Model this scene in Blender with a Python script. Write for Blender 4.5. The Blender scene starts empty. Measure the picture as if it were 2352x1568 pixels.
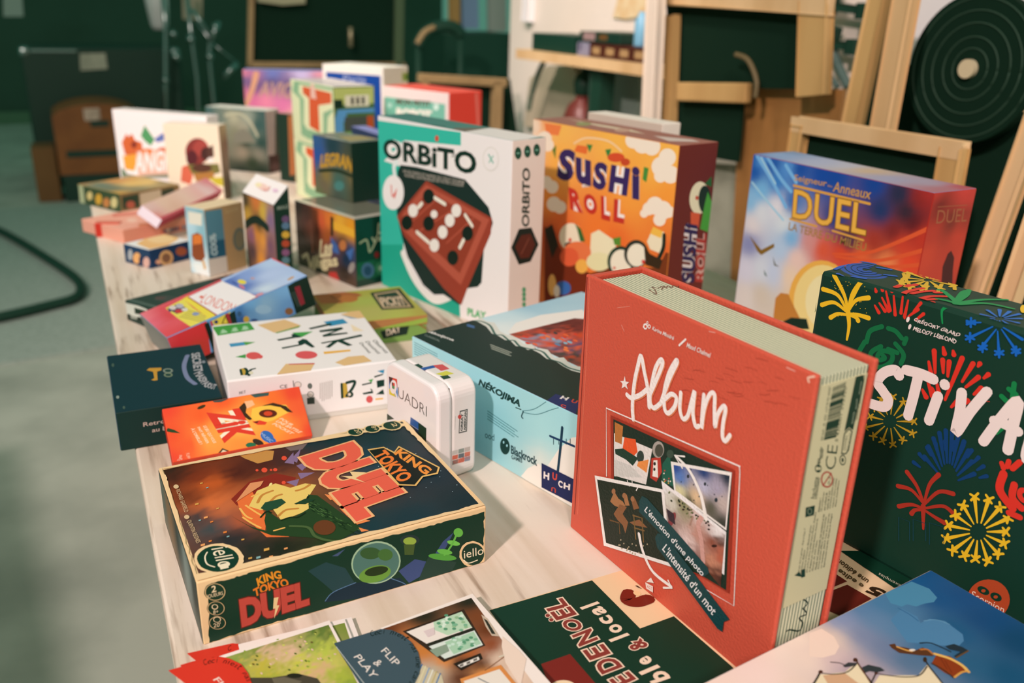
import bpy, bmesh, math, random
from mathutils import Vector, Matrix
from math import radians as R, sin, cos, pi
from mathutils.geometry import tessellate_polygon

SC = bpy.context.scene
COL = SC.collection
rnd = random.Random(7)

# ------------------------------------------------------------------ camera
W, H = 2352, 1568
F_PX, PITCH, ROLL, CAM_Z = 1996.5, R(21.047), R(1.821), 0.4785
fw = Vector((0, cos(PITCH), -sin(PITCH)))
r0 = Vector((1, 0, 0)); u0 = r0.cross(fw)
cr = r0 * cos(ROLL) + u0 * sin(ROLL)
cu = u0 * cos(ROLL) - r0 * sin(ROLL)
CAM = Vector((0, 0, CAM_Z))
cam_data = bpy.data.cameras.new('camera')
cam = bpy.data.objects.new('camera', cam_data); COL.objects.link(cam)
cam.matrix_world = Matrix(((cr.x, cu.x, -fw.x, CAM.x), (cr.y, cu.y, -fw.y, CAM.y), (cr.z, cu.z, -fw.z, CAM.z), (0, 0, 0, 1)))
cam_data.sensor_width = 36; cam_data.lens = F_PX / W * 36
cam_data.clip_start = 0.02; cam_data.clip_end = 60
cam_data.dof.use_dof = True
cam_data.dof.focus_distance = 0.80
cam_data.dof.aperture_fstop = 4.2
SC.camera = cam

# ------------------------------------------------------------------ light
SC.view_settings.view_transform = 'Standard'; SC.view_settings.look = 'None'
SC.view_settings.gamma = 1; SC.view_settings.exposure = 0.1
SC.view_settings.use_curve_mapping = False
world = bpy.data.worlds.new('dim_hall_air'); SC.world = world
world.use_nodes = True
bg = world.node_tree.nodes['Background']
bg.inputs[0].default_value = (0.21, 0.62, 0.44, 1); bg.inputs[1].default_value = 0.33

def area(name, loc, target, size, power, color):
    l = bpy.data.lights.new(name, 'AREA'); l.shape = 'DISK'; l.size = size; l.energy = power; l.color = color
    o = bpy.data.objects.new(name, l); COL.objects.link(o)
    o.location = loc
    o.rotation_euler = (Vector(target) - Vector(loc)).to_track_quat('-Z', 'Y').to_euler()
    return o
area('ceiling_spot_near', (-1.8, -2.4, 3.0), (0.0, 1.0, 0.1), 0.26, 190, (1.0, 0.735, 0.70))
area('ceiling_spot_behind', (0.35, -2.7, 3.2), (0.1, 1.2, 0.1), 0.5, 76, (1.0, 0.735, 0.70))
f_ = area('ceiling_spot_far', (-2.3, 0.3, 3.4), (-0.75, 3.1, 0.0), 0.5, 7.5, (1.0, 0.75, 0.70)); f_.data.spread = R(46)
w_ = area('wall_fill', (-1.0, 1.3, 2.7), (0.12, 3.5, 0.3), 0.4, 9, (1.0, 0.76, 0.68)); w_.data.spread = R(58)  # fill lamp added to brighten the right wall, no fixture there

# ------------------------------------------------------------------ colour
def lin1(x):
    x /= 255.0
    return x / 12.92 if x <= 0.04045 else ((x + 0.055) / 1.055) ** 2.4
LIGHT = (1.04, 0.89, 0.83)
def c(h, k=1.0):
    if not isinstance(h, str): return h
    h = h.lstrip('#')
    v = [lin1(int(h[i * 2:i * 2 + 2], 16)) for i in range(3)]
    return tuple(min(0.9, max(v[i] - 0.008, v[i] * 0.45) * k / LIGHT[i]) for i in range(3)) + (1.0,)
INK = '#183a2c'

# ------------------------------------------------------------------ materials
def mat(name, color=None, rough=0.5, metal=0.0, spec=0.5, noise=None, bump=None, coat=0.0, attr=False, stretch=None):
    m = bpy.data.materials.new(name); m.use_nodes = True
    nt = m.node_tree; b = nt.nodes['Principled BSDF']
    b.inputs['Roughness'].default_value = rough; b.inputs['Metallic'].default_value = metal
    b.inputs['Specular IOR Level'].default_value = spec
    b.inputs['Coat Weight'].default_value = coat
    tc = nt.nodes.new('ShaderNodeTexCoord')
    src = None
    if attr:
        a = nt.nodes.new('ShaderNodeVertexColor'); a.layer_name = 'print'; src = a.outputs['Color']
    else:
        rgb = nt.nodes.new('ShaderNodeRGB'); rgb.outputs[0].default_value = c(color); src = rgb.outputs[0]
    if noise:
        sc, amt, col2 = noise
        n = nt.nodes.new('ShaderNodeTexNoise'); n.inputs['Scale'].default_value = sc; n.inputs['Detail'].default_value = 6
        if stretch:
            mp = nt.nodes.new('ShaderNodeMapping'); mp.inputs['Scale'].default_value = stretch
            nt.links.new(tc.outputs['Object'], mp.inputs['Vector']); nt.links.new(mp.outputs['Vector'], n.inputs['Vector'])
        else: nt.links.new(tc.outputs['Object'], n.inputs['Vector'])
        rp = nt.nodes.new('ShaderNodeMapRange'); rp.inputs[1].default_value = 0.42; rp.inputs[2].default_value = 0.72; rp.inputs[3].default_value = 0; rp.inputs[4].default_value = amt
        nt.links.new(n.outputs['Fac'], rp.inputs[0])
        mx = nt.nodes.new('ShaderNodeMix'); mx.data_type = 'RGBA'
        mx.inputs['B'].default_value = c(col2)
        nt.links.new(rp.outputs[0], mx.inputs['Factor']); nt.links.new(src, mx.inputs['A']); src = mx.outputs['Result']
    nt.links.new(src, b.inputs['Base Color'])
    if bump:
        n = nt.nodes.new('ShaderNodeTexNoise'); n.inputs['Scale'].default_value = bump[0]; n.inputs['Detail'].default_value = 5
        nt.links.new(tc.outputs['Object'], n.inputs['Vector'])
        bp = nt.nodes.new('ShaderNodeBump'); bp.inputs['Strength'].default_value = bump[1]; bp.inputs['Distance'].default_value = 0.002
        nt.links.new(n.outputs['Fac'], bp.inputs['Height']); nt.links.new(bp.outputs['Normal'], b.inputs['Normal'])
    return m
CARD = mat('printed_card', rough=0.5, attr=True, spec=0.25, bump=(900, 0.05))
GLOSS = mat('glossy_printed_card', rough=0.16, attr=True, spec=0.5, bump=(500, 0.03))
LEATHER = mat('red_leatherette', rough=0.5, attr=True, spec=0.4, bump=(420, 0.35))
PAPER = mat('printed_paper', rough=0.45, attr=True, spec=0.25)
TIN = mat('white_lacquered_tin', rough=0.3, attr=True, spec=0.5, coat=0.3)

# ------------------------------------------------------------------ mesh collector
class MB:
    def __init__(self): self.v = []; self.f = []; self.k = []
    def poly(self, pts, col):
        n = len(self.v); self.v += [tuple(p) for p in pts]; self.f.append(list(range(n, n + len(pts))))
        self.k.append(col)
    def bm(self, bm, colf):
        bm.normal_update(); n = len(self.v)
        bm.verts.index_update()
        self.v += [tuple(v.co) for v in bm.verts]
        for f in bm.faces:
            self.f.append([n + v.index for v in f.verts]); self.k.append(colf(f.normal) if callable(colf) else colf)
        bm.free()
    def box(self, lo, hi, col, bev=0.0, seg=2):
        bm = bmesh.new(); bmesh.ops.create_cube(bm, size=1)
        for v in bm.verts: v.co = Vector([lo[i] + (v.co[i] + 0.5) * (hi[i] - lo[i]) for i in range(3)])
        if bev: bmesh.ops.bevel(bm, geom=bm.edges[:], offset=bev, segments=seg, affect='EDGES', profile=0.5)
        self.bm(bm, col); return self
    def beam(self, p, q, w, t, up, col=None, bev=0.004):
        """bar from p to q, w wide across, t thick along up"""
        p = Vector(p); q = Vector(q); d = q - p; L = d.length; x = d.normalized()
        z = Vector(up) - x * Vector(up).dot(x); z.normalize(); y = z.cross(x)
        bm = bmesh.new(); bmesh.ops.create_cube(bm, size=1)
        for v in bm.verts: v.co = p + x * ((v.co.x + .5) * L) + y * (v.co.y * w) + z * (v.co.z * t)
        if bev: bmesh.ops.bevel(bm, geom=bm.edges[:], offset=bev, segments=2, affect='EDGES', profile=0.5)
        self.bm(bm, col); return self
    def tube(self, pts, r, col=None, seg=10, taper=None):
        pts = [Vector(p) for p in pts]; rings = []
        for i, p in enumerate(pts):
            t = (pts[min(i + 1, len(pts) - 1)] - pts[max(i - 1, 0)]).normalized()
            a = Vector((0, 0, 1)) if abs(t.z) < .9 else Vector((1, 0, 0))
            x = t.cross(a).normalized(); y = t.cross(x)
            rr = r if not taper else r * (1 + (taper - 1) * i / (len(pts) - 1))
            n = len(self.v)
            self.v += [tuple(p + x * (rr * cos(2 * pi * k / seg)) + y * (rr * sin(2 * pi * k / seg))) for k in range(seg)]
            rings.append(n)
        for a, b in zip(rings, rings[1:]):
            for k in range(seg):
                self.f.append([a + k, a + (k + 1) % seg, b + (k + 1) % seg, b + k]); self.k.append(col)
        self.f.append([rings[0] + k for k in range(seg)][::-1]); self.k.append(col)
        self.f.append([rings[-1] + k for k in range(seg)]); self.k.append(col)
        return self
    def lathe(self, prof, base=(0, 0, 0), col=None, seg=28):
        bx, by, bz = base; rings = []
        for r, z in prof:
            n = len(self.v)
            self.v += [(bx + r * cos(2 * pi * k / seg), by + r * sin(2 * pi * k / seg), bz + z) for k in range(seg)]; rings.append(n)
        for a, b in zip(rings, rings[1:]):
            for k in range(seg):
                self.f.append([a + k, a + (k + 1) % seg, b + (k + 1) % seg, b + k]); self.k.append(col)
        self.f.append([rings[0] + k for k in range(seg)][::-1]); self.k.append(col)
        self.f.append([rings[-1] + k for k in range(seg)]); self.k.append(col)
        return self
    def build(self, name, material, parent=None, mw=None, smooth=False):
        me = bpy.data.meshes.new(name); me.from_pydata(self.v, [], self.f); me.materials.append(material)
        if any(k is not None for k in self.k):
            at = me.attributes.new('print', 'FLOAT_COLOR', 'CORNER'); buf = []
            for f, k in zip(self.f, self.k):
                if k is None: k = (0.5, 0.5, 0.5, 1)
                if isinstance(k, list):
                    for q in k: buf += q
                else: buf += list(k) * len(f)
            at.data.foreach_set('color', buf)
        if smooth:
            me.polygons.foreach_set('use_smooth', [True] * len(me.polygons))
        o = bpy.data.objects.new(name, me); COL.objects.link(o)
        if mw is not None: o.matrix_world = mw
        if parent: o.parent = parent
        return o

def tag(o, label=None, cat=None, group=None, kind=None):
    if label: o['label'] = label
    if cat: o['category'] = cat
    if group: o['group'] = group
    if kind: o['kind'] = kind
    return o
def empty(name, mw, label, cat, group=None):
    o = bpy.data.objects.new(name, None); COL.objects.link(o); o.matrix_world = mw; o.empty_display_size = 0.03
    return tag(o, label, cat, group)
def place(x, y, z=0, yaw=0, rx=0, ry=0):
    return Matrix.Translation((x, y, z)) @ Matrix.Rotation(R(yaw), 4, 'Z') @ Matrix.Rotation(R(rx), 4, 'X') @ Matrix.Rotation(R(ry), 4, 'Y')

# photo pixel -> ray of the solved camera, and where it meets a plane of the place
def ray(x, y): return fw + cr * ((x - W / 2) / F_PX) - cu * ((y - H / 2) / F_PX)
def hit(x, y, p, n):
    d = ray(x, y); t = (Vector(p) - CAM).dot(n) / d.dot(n); return CAM + d * t
def onz(x, y, z=0): return hit(x, y, (0, 0, z), Vector((0, 0, 1)))

# ------------------------------------------------------------------ lettering
_gl = {}
def glyphs(s, bold=0.0, shear=0.0, sp=1.0):
    key = (s, bold, shear, sp)
    if key in _gl: return _gl[key]
    cu_ = bpy.data.curves.new('t', 'FONT'); cu_.body = s; cu_.offset = bold; cu_.shear = shear; cu_.space_character = sp
    cu_.resolution_u = 3; cu_.fill_mode = 'FRONT'
    o = bpy.data.objects.new('t', cu_); COL.objects.link(o)
    dg = bpy.context.evaluated_depsgraph_get(); me = o.evaluated_get(dg).to_mesh()
    P = [(v.co.x, v.co.y) for v in me.vertices]; T = [tuple(p.vertices) for p in me.polygons]
    o.evaluated_get(dg).to_mesh_clear(); bpy.data.objects.remove(o); bpy.data.curves.remove(cu_)
    if P:
        x0 = min(p[0] for p in P); x1 = max(p[0] for p in P)
        caps = [p[1] for p in P]; y0 = max(min(caps), -0.02 - abs(bold)) if not any(ch in 'gjpqyç,' for ch in s) else min(caps); y1 = max(caps)
    else: x0 = y0 = 0; x1 = y1 = 1
    _gl[key] = (P, T, x0, x1, y0, y1); return _gl[key]

def catmull(pts, n=6):
    if len(pts) < 3: return pts
    q = [pts[0]] + list(pts) + [pts[-1]]; out = []
    for i in range(1, len(q) - 2):
        a, b, d, e = q[i - 1], q[i], q[i + 1], q[i + 2]
        for k in range(n):
            t = k / n
            out.append(tuple(0.5 * (2 * b[j] + (d[j] - a[j]) * t + (2 * a[j] - 5 * b[j] + 4 * d[j] - e[j]) * t * t + (3 * b[j] - a[j] - 3 * d[j] + e[j]) * t ** 3) for j in range(2)))
    out.append(pts[-1]); return out
def ell(cx, cy, rx, ry, n=28, rot=0, wob=0):
    out = []
    for k in range(n):
        a = 2 * pi * k / n; s = 1 + wob * (rnd.random() - .5)
        x, y = rx * s * cos(a), ry * s * sin(a)
        out.append((cx + x * cos(rot) - y * sin(rot), cy + x * sin(rot) + y * cos(rot)))
    return out
def clip(pts, w, h):
    for ax, lim, sg in ((0, 0, 1), (0, w, -1), (1, 0, 1), (1, h, -1)):
        if not pts: return pts
        out = []
        for i in range(len(pts)):
            a, b = pts[i - 1], pts[i]; da = sg * (a[ax] - lim); db = sg * (b[ax] - lim)
            if (da < 0) != (db < 0):
                t = da / (da - db); out.append((a[0] + (b[0] - a[0]) * t, a[1] + (b[1] - a[1]) * t))
            if db >= 0: out.append(b)
        pts = out
    return pts

STEP = 7e-6
def clipc(pts, C):
    """cut a shape to the convex outline C (anticlockwise)"""
    for i in range(len(C)):
        a, b = C[i - 1], C[i]; ex, ey = b[0] - a[0], b[1] - a[1]
        if not pts: return pts
        out = []; sd = lambda p: ex * (p[1] - a[1]) - ey * (p[0] - a[0])
        for j in range(len(pts)):
            p, q = pts[j - 1], pts[j]; da, db = sd(p), sd(q)
            if (da < 0) != (db < 0):
                t = da / (da - db); out.append((p[0] + (q[0] - p[0]) * t, p[1] + (q[1] - p[1]) * t))
            if db >= 0: out.append(q)
        pts = out
    return pts
class Face:
    """one printed side: flat ink shapes a hair above the card, collected into the box's own mesh.
    Shapes are written in photo pixels (of a crop: origin ox, oy and scale s) and carried onto the side's plane."""
    def __init__(self, mb, mw, o, U, V, N, w, h, margin=0.0008):
        self.mb, self.mw, self.o, self.U, self.V, self.N, self.w, self.h = mb, mw, Vector(o), Vector(U), Vector(V), Vector(N), w, h
        inv = mw.inverted(); self.co = inv @ CAM; self.rot = inv.to_3x3(); self.k = 1; self.ws = 1.0; self.m = margin; self.cl = None
        self.crop(0, 0, 1)
    def crop(self, ox, oy, s): self.ox, self.oy, self.s = ox, oy, s; return self
    def uv(self, p):
        d = self.rot @ ray(self.ox + p[0] * self.s, self.oy + p[1] * self.s)
        t = (self.o - self.co).dot(self.N) / d.dot(self.N); q = self.co + d * t - self.o
        return (q.dot(self.U), q.dot(self.V))
    def put(self, polys, cols, inc=0.0):
        off0 = STEP * self.k + (rnd.random() * 2e-6 if inc else 0); self.k += 1 + int(len(polys) * inc / STEP)
        w, h, m = self.w, self.h, self.m
        if self.cl and not isinstance(cols, list): polys = [p for p in (clipc(p, self.cl) for p in polys) if len(p) > 2]
        for i, P in enumerate(polys):
            col = cols[i] if isinstance(cols, list) else cols
            inside = all(m <= p[0] <= w - m and m <= p[1] <= h - m for p in P)
            if not inside:
                if self.cl: pass
                elif isinstance(col, list): P = [(min(max(p[0], m), w - m), min(max(p[1], m), h - m)) for p in P]
                else:
                    P = [(p[0] + m, p[1] + m) for p in clip([(p[0] - m, p[1] - m) for p in P], w - 2 * m, h - 2 * m)]
                    if len(P) < 3: continue
            off = self.N * (off0 + i * inc)
            self.mb.poly([self.o + self.U * p[0] + self.V * p[1] + off for p in P], col)
    def polyuv(self, P, col):
        if len(P) > 4:
            T = tessellate_polygon([[Vector((p[0], p[1], 0)) for p in P]])
            self.put([[P[i] for i in t] for t in T], c(col))
        else: self.put([P], c(col))
        return self
    def poly(self, pts, col, jag=0, n=6):
        P = [self.uv(p) for p in pts]
        if jag:
            Q = []
            for i in range(len(P)):
                a, b = P[i], P[(i + 1) % len(P)]
                for k in range(n):
                    t = k / n; Q.append((a[0] + (b[0] - a[0]) * t + (rnd.random() - .5) * jag, a[1] + (b[1] - a[1]) * t + (rnd.random() - .5) * jag))
            P = Q
        self.polyuv(P, col); return self
    def fill(self, col, m=0.0): self.put([[(m, m), (self.w - m, m), (self.w - m, self.h - m), (m, self.h - m)]], c(col)); return self
    def ell(self, cx, cy, rx, ry, col, rot=0, wob=0, n=28): return self.poly(ell(cx, cy, rx, ry, n, rot, wob), col)
    def stroke(self, pts, wd, col, taper=None, raw=False, w0=None):
        P = catmull(pts) if not raw else pts
        a = self.uv(P[0]); b = self.uv((P[0][0] + 10, P[0][1])); d = self.uv((P[0][0], P[0][1] + 10))
        sc = (math.hypot(b[0] - a[0], b[1] - a[1]) + math.hypot(d[0] - a[0], d[1] - a[1])) / 20
        return self.strokeuv([self.uv(p) for p in P], wd * sc, col, taper, None if w0 is None else w0 * sc)
    def strokeuv(self, Q, wd, col, taper=None, w0=None):
        L = []; Rr = []; polys = []; N = len(Q)
        wid = []
        for i in range(N):
            t = i / max(1, N - 1); w_ = wd
            if taper is not None: w_ = wd * (1 + (taper - 1) * t)
            if w0 is not None: w_ = w0 + (wd - w0) * t
            wid.append(w_ / 2 * self.ws)
        for i, q in enumerate(Q):
            a, b = Q[max(i - 1, 0)], Q[min(i + 1, N - 1)]; dx, dy = b[0] - a[0], b[1] - a[1]; l = math.hypot(dx, dy) or 1
            nx, ny = -dy / l * wid[i], dx / l * wid[i]; L.append((q[0] + nx, q[1] + ny)); Rr.append((q[0] - nx, q[1] - ny))
        for i in range(N - 1): polys.append([L[i], Rr[i], Rr[i + 1], L[i + 1]])
        for i in (0, N - 1): polys.append(ell(Q[i][0], Q[i][1], wid[i], wid[i], 10))
        self.put(polys, c(col), 1e-6); return self
    def strokes(self, lst, wd, col, **k):
        for s in lst: self.stroke(s, wd, col, **k); self.k -= .8
        self.k += 1; return self
    def text(self, s, bl, br, tl, col, bold=0.0, shear=0.0, sp=1.0, out=None, ow=0.03, warp=None):
        bl, br, tl = self.uv(bl), self.uv(br), self.uv(tl)
        P, T, x0, x1, y0, y1 = glyphs(s, bold, shear, sp)
        if not P: return self
        def go(bo, cc):
            p2, t2 = glyphs(s, bo, shear, sp)[:2]; Q = []
            for x, y in p2:
                a, b = (x - x0) / (x1 - x0), (y - y0) / (y1 - y0)
                if warp: a, b = warp(a, b)
                Q.append((bl[0] + (br[0] - bl[0]) * a + (tl[0] - bl[0]) * b, bl[1] + (br[1] - bl[1]) * a + (tl[1] - bl[1]) * b))
            self.put([[Q[i] for i in t] for t in t2], c(cc))
        if out: go(bold + ow, out)
        go(bold, col); return self
    def paint(self, pts, n=24, quad=None, power=2.4, jit=0.0, inset=0.0):
        """soft printed picture: colours named at points, blended over a grid"""
        K = [(self.uv(p[:2]), c(p[2])) for p in pts]
        if quad: q = [self.uv(p) for p in quad]
        else: i_ = inset; q = [(i_, i_), (self.w - i_, i_), (self.w - i_, self.h - i_), (i_, self.h - i_)]
        def at(a, b): return tuple((q[0][j] * (1 - a) + q[1][j] * a) * (1 - b) + (q[3][j] * (1 - a) + q[2][j] * a) * b for j in range(2))
        g = {}; cc = {}; e2 = (0.03 * max(math.hypot(q[1][0] - q[0][0], q[1][1] - q[0][1]), math.hypot(q[3][0] - q[0][0], q[3][1] - q[0][1]))) ** 2
        for i in range(n + 1):
            for j in range(n + 1):
                p = at(i / n, j / n); g[i, j] = p
                px_ = p
                if jit: px_ = (p[0] + rnd.gauss(0, jit), p[1] + rnd.gauss(0, jit))
                sw = 0; acc = [0, 0, 0]
                for (u, v), k in K:
                    w_ = 1 / ((u - px_[0]) ** 2 + (v - px_[1]) ** 2 + e2) ** (power / 2 + .3); sw += w_
                    for t in range(3): acc[t] += w_ * k[t]
                cc[i, j] = (acc[0] / sw, acc[1] / sw, acc[2] / sw, 1.0)
        polys = []; cols = []
        for i in range(n):
            for j in range(n):
                ids = ((i, j), (i + 1, j), (i + 1, j + 1), (i, j + 1))
                polys.append([g[k] for k in ids]); cols.append([cc[k] for k in ids])
        self.put(polys, cols); return self
    def lines(self, a, b, d, n, col, wd=2.0, ragged=0.2):
        """n thin lines of small print from a to b, stepping towards d"""
        for i in range(n):
            t = i / max(1, n - 1); sx, sy = a[0] + (d[0] - a[0]) * t, a[1] + (d[1] - a[1]) * t
            e = 1 - ragged * rnd.random(); ex, ey = sx + (b[0] - a[0]) * e, sy + (b[1] - a[1]) * e
            x = 0.0
            while x < 1:
                l = min(1 - x, 0.05 + 0.1 * rnd.random())
                self.stroke([(sx + (ex - sx) * x, sy + (ey - sy) * x), (sx + (ex - sx) * (x + l * .8), sy + (ey - sy) * (x + l * .8))], wd, col); self.k -= .8
                x += l
        self.k += 1; return self
    def burst(self, cx, cy, r0_, r1_, n, wd, col, taper=2.5, squash=1.0, star=False, a0=0.0):
        for k in range(n):
            a = a0 + 2 * pi * k / n; e = 0.85 + 0.3 * rnd.random()
            p = (cx + r0_ * cos(a), cy + r0_ * sin(a) * squash); q = (cx + r1_ * e * cos(a), cy + r1_ * e * sin(a) * squash)
            self.stroke([p, q], wd, col, w0=wd * .35); self.k -= .8
            if star:
                for da in (-.9, .9):
                    self.stroke([(q[0] + r1_ * .16 * cos(a + da), q[1] + r1_ * .16 * sin(a + da)), (q[0] - r1_ * .16 * cos(a + da), q[1] - r1_ * .16 * sin(a + da))], wd * .6, col); self.k -= .8
        self.k += 1; return self

class Box:
    """a game box: rounded card body and its printed sides in one mesh"""
    def __init__(self, mw, w, d, h, cols, bev=0.0012):
        self.mw, self.w, self.d, self.h = mw, w, d, h; self.mb = MB()
        cf = {k: c(v) for k, v in cols.items()}; de = cf.get('all', (0.3, 0.3, 0.3, 1))
        def pick(n):
            a = max(range(3), key=lambda i: abs(n[i])); s = n[a] > 0
            return cf.get({(0, 1): 'right', (0, 0): 'left', (1, 0): 'front', (1, 1): 'back', (2, 1): 'top', (2, 0): 'bottom'}[(a, int(s))], de)
        self.pick = pick
        self.mb.box((0, 0, 0), (w, d, h), pick, bev)
    def front(self): return Face(self.mb, self.mw, (0, 0, 0), (1, 0, 0), (0, 0, 1), (0, -1, 0), self.w, self.h)
    def top(self): return Face(self.mb, self.mw, (0, 0, self.h), (1, 0, 0), (0, 1, 0), (0, 0, 1), self.w, self.d)
    def right(self): return Face(self.mb, self.mw, (self.w, 0, 0), (0, 1, 0), (0, 0, 1), (1, 0, 0), self.d, self.h)
    def left(self): return Face(self.mb, self.mw, (0, self.d, 0), (0, -1, 0), (0, 0, 1), (-1, 0, 0), self.d, self.h)
    def done(self, name, label, cat='board game box', group='board games on the table', material=None):
        o = self.mb.build(name, material or CARD, None, self.mw); return tag(o, label, cat, group)
    def part(self, name, parent, material=None): return self.mb.build(name, material or CARD, parent)

# ================================================================== the setting
A_DIR = Vector((-0.451, 0.892, 0)).normalized(); B_DIR = Vector((A_DIR.y, -A_DIR.x, 0)); UP = Vector((0, 0, 1))
T0 = Vector((-0.252, 0.533, 0)); FLOOR = -0.74
def pt(along, across, z=0.0): return T0 + A_DIR * along + B_DIR * across + UP * z
def onw(x, y, across): return hit(x, y, pt(0, across), B_DIR)          # on an upright plane along the table
def ona(x, y, along): return hit(x, y, pt(along, 0), A_DIR)            # on an upright plane across the hall
def tofloor(p, q):
    t = (FLOOR - p.z) / (q.z - p.z); return p + (q - p) * t
YAW_T = math.degrees(math.atan2(B_DIR.y, B_DIR.x))
def wpart(mb, name, material, parent=None, smooth=False):
    """mesh given in world coordinates, origin moved to its base or to its parent's"""
    if parent is not None: inv = parent.matrix_world.inverted(); mb.v = [tuple(inv @ Vector(p)) for p in mb.v]; return mb.build(name, material, parent, smooth=smooth)
    xs = [[p[i] for p in mb.v] for i in range(3)]
    o = Vector(((min(xs[0]) + max(xs[0])) / 2, (min(xs[1]) + max(xs[1])) / 2, min(xs[2])))
    mb.v = [tuple(Vector(p) - o) for p in mb.v]
    return mb.build(name, material, None, Matrix.Translation(o), smooth)
def slab(mb, P, thick, n, col=None):
    """a flat polygon P given a thickness along n"""
    n = Vector(n).normalized() * thick; Q = [Vector(p) + n for p in P]; m = len(P)
    mb.poly(P, col); mb.poly(Q[::-1], col)
    for i in range(m): mb.poly([P[i], Q[i], Q[(i + 1) % m], P[(i + 1) % m]][::-1], col)
    return mb

CONC = mat('grey_concrete', '#b4b3a2', 0.75, noise=(3.5, 0.75, '#8c8e80'), bump=(60, 0.25))
CREAM = mat('cream_wall_paint', '#f2dccb', 0.7, noise=(2.0, 0.25, '#d8c4ae'))
DARKW = mat('dark_hall_wall', '#31503f', 0.85, noise=(1.5, 0.6, '#24402f'))
BLACKP = mat('black_paint', '#1e3c2f', 0.55, spec=0.35)
BLACKM = mat('matt_black_cloth', '#1b2f25', 0.9, spec=0.1)
PINE = mat('pale_pine', '#cda066', 0.55, noise=(9, 0.7, '#a87844'), stretch=(1, 1, 0.12))
PINEL = mat('light_pine', '#e2b888', 0.55, noise=(9, 0.6, '#c49460'), stretch=(1, 1, 0.12))
PLY = mat('brown_plywood', '#a87440', 0.6, noise=(7, 0.8, '#7c4e26'), stretch=(1, 1, 0.2))
CHROME = mat('chrome_tube', '#a4a8a0', 0.25, 1.0)
RUGM = mat('grey_carpet', '#a4a99c', 0.95, noise=(60, 0.7, '#888f82'), spec=0.1)
WHITEP = mat('white_painted_wood', '#ecd4c0', 0.5, noise=(4, 0.3, '#dcc0a8'))
GREYP = mat('grey_sheet_metal', '#8a9488', 0.5, noise=(3, 0.6, '#76806c'))

floor = MB(); slab(floor, [pt(-3, -4.5, FLOOR), pt(-3, 4, FLOOR), pt(9.6, 4, FLOOR), pt(9.6, -4.5, FLOOR)][::-1], -0.1, UP)
tag(wpart(floor, 'floor', CONC), kind='structure')
WX = 1.85
wend = onw(1170, 120, WX); s_end = (wend - T0).dot(A_DIR)
w = MB(); slab(w, [pt(-2.5, WX, FLOOR), pt(s_end, WX, FLOOR), pt(s_end, WX, 2.2), pt(-2.5, WX, 2.2)], 0.25, B_DIR)
tag(wpart(w, 'wall_right', CREAM), kind='structure')
w = MB(); slab(w, [pt(9.4, -4.5, FLOOR), pt(9.4, 4, FLOOR), pt(9.4, 4, 2.2), pt(9.4, -4.5, 2.2)], 0.2, A_DIR)
tag(wpart(w, 'wall_back', DARKW), kind='structure')
w = MB(); w.beam(pt(9.37, -4.5, FLOOR + .06), pt(9.37, 4, FLOOR + .06), 0.04, 0.12, UP)
tag(wpart(w, 'baseboard_back', mat('green_skirting', '#3f6a4a', 0.6)), kind='structure')
# grey carpet on the concrete beyond the near floor
rug = MB(); e0 = onz(-260, 884, FLOOR); e1 = onz(330, 788, FLOOR); ed = (e1 - e0).normalized(); en = Vector((-ed.y, ed.x, 0))
slab(rug, [e0 - ed * .6, e1 + ed * .5, e1 + ed * .5 + en * 2.6, e0 - ed * .6 + en * 2.6][::-1], 0.012, UP)
o = wpart(rug, 'carpet', RUGM); tag(o, 'large grey carpet lying on the concrete floor left of the table', 'carpet')

# ------------------------------------------------------------------ the table
def wood_mat():
    m = mat('whitewashed_planks', '#ead3bf', 0.5, noise=(26, 0.75, '#c9ab8c'), stretch=(1, 0.06, 1), bump=(90, .12))
    nt = m.node_tree; b = nt.nodes['Principled BSDF']; src = b.inputs['Base Color'].links[0].from_socket
    tc = nt.nodes.new('ShaderNodeTexCoord'); mp = nt.nodes.new('ShaderNodeMapping'); mp.inputs['Scale'].default_value = (1, .07, 1)
    n1 = nt.nodes.new('ShaderNodeTexNoise'); n1.inputs['Scale'].default_value = 90; n1.inputs['Detail'].default_value = 4
    n2 = nt.nodes.new('ShaderNodeTexNoise'); n2.inputs['Scale'].default_value = 4.5; n2.inputs['Detail'].default_value = 3
    nt.links.new(tc.outputs['Object'], mp.inputs[0]); nt.links.new(mp.outputs[0], n1.inputs['Vector']); nt.links.new(tc.outputs['Object'], n2.inputs['Vector'])
    r1 = nt.nodes.new('ShaderNodeMapRange'); r1.inputs[1].default_value = .52; r1.inputs[2].default_value = .68
    r2 = nt.nodes.new('ShaderNodeMapRange'); r2.inputs[1].default_value = .46; r2.inputs[2].default_value = .6; r2.inputs[4].default_value = .85
    mu = nt.nodes.new('ShaderNodeMath'); mu.operation = 'MULTIPLY'
    nt.links.new(n1.outputs['Fac'], r1.inputs[0]); nt.links.new(n2.outputs['Fac'], r2.inputs[0]); nt.links.new(r1.outputs[0], mu.inputs[0]); nt.links.new(r2.outputs[0], mu.inputs[1])
    mx = nt.nodes.new('ShaderNodeMix'); mx.data_type = 'RGBA'; mx.inputs['B'].default_value = c('#8a6a50')
    nt.links.new(mu.outputs[0], mx.inputs['Factor']); nt.links.new(src, mx.inputs['A']); nt.links.new(mx.outputs['Result'], b.inputs['Base Color'])
    return m
WOOD = wood_mat()
TW, TL0, TL1 = 1.09, -0.65, 2.0
table = empty('display_table', Matrix.Translation((T0.x, T0.y, FLOOR)) @ Matrix.Rotation(R(YAW_T), 4, 'Z'), 'long whitewashed wooden table covered with game boxes, in front', 'table')
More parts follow.
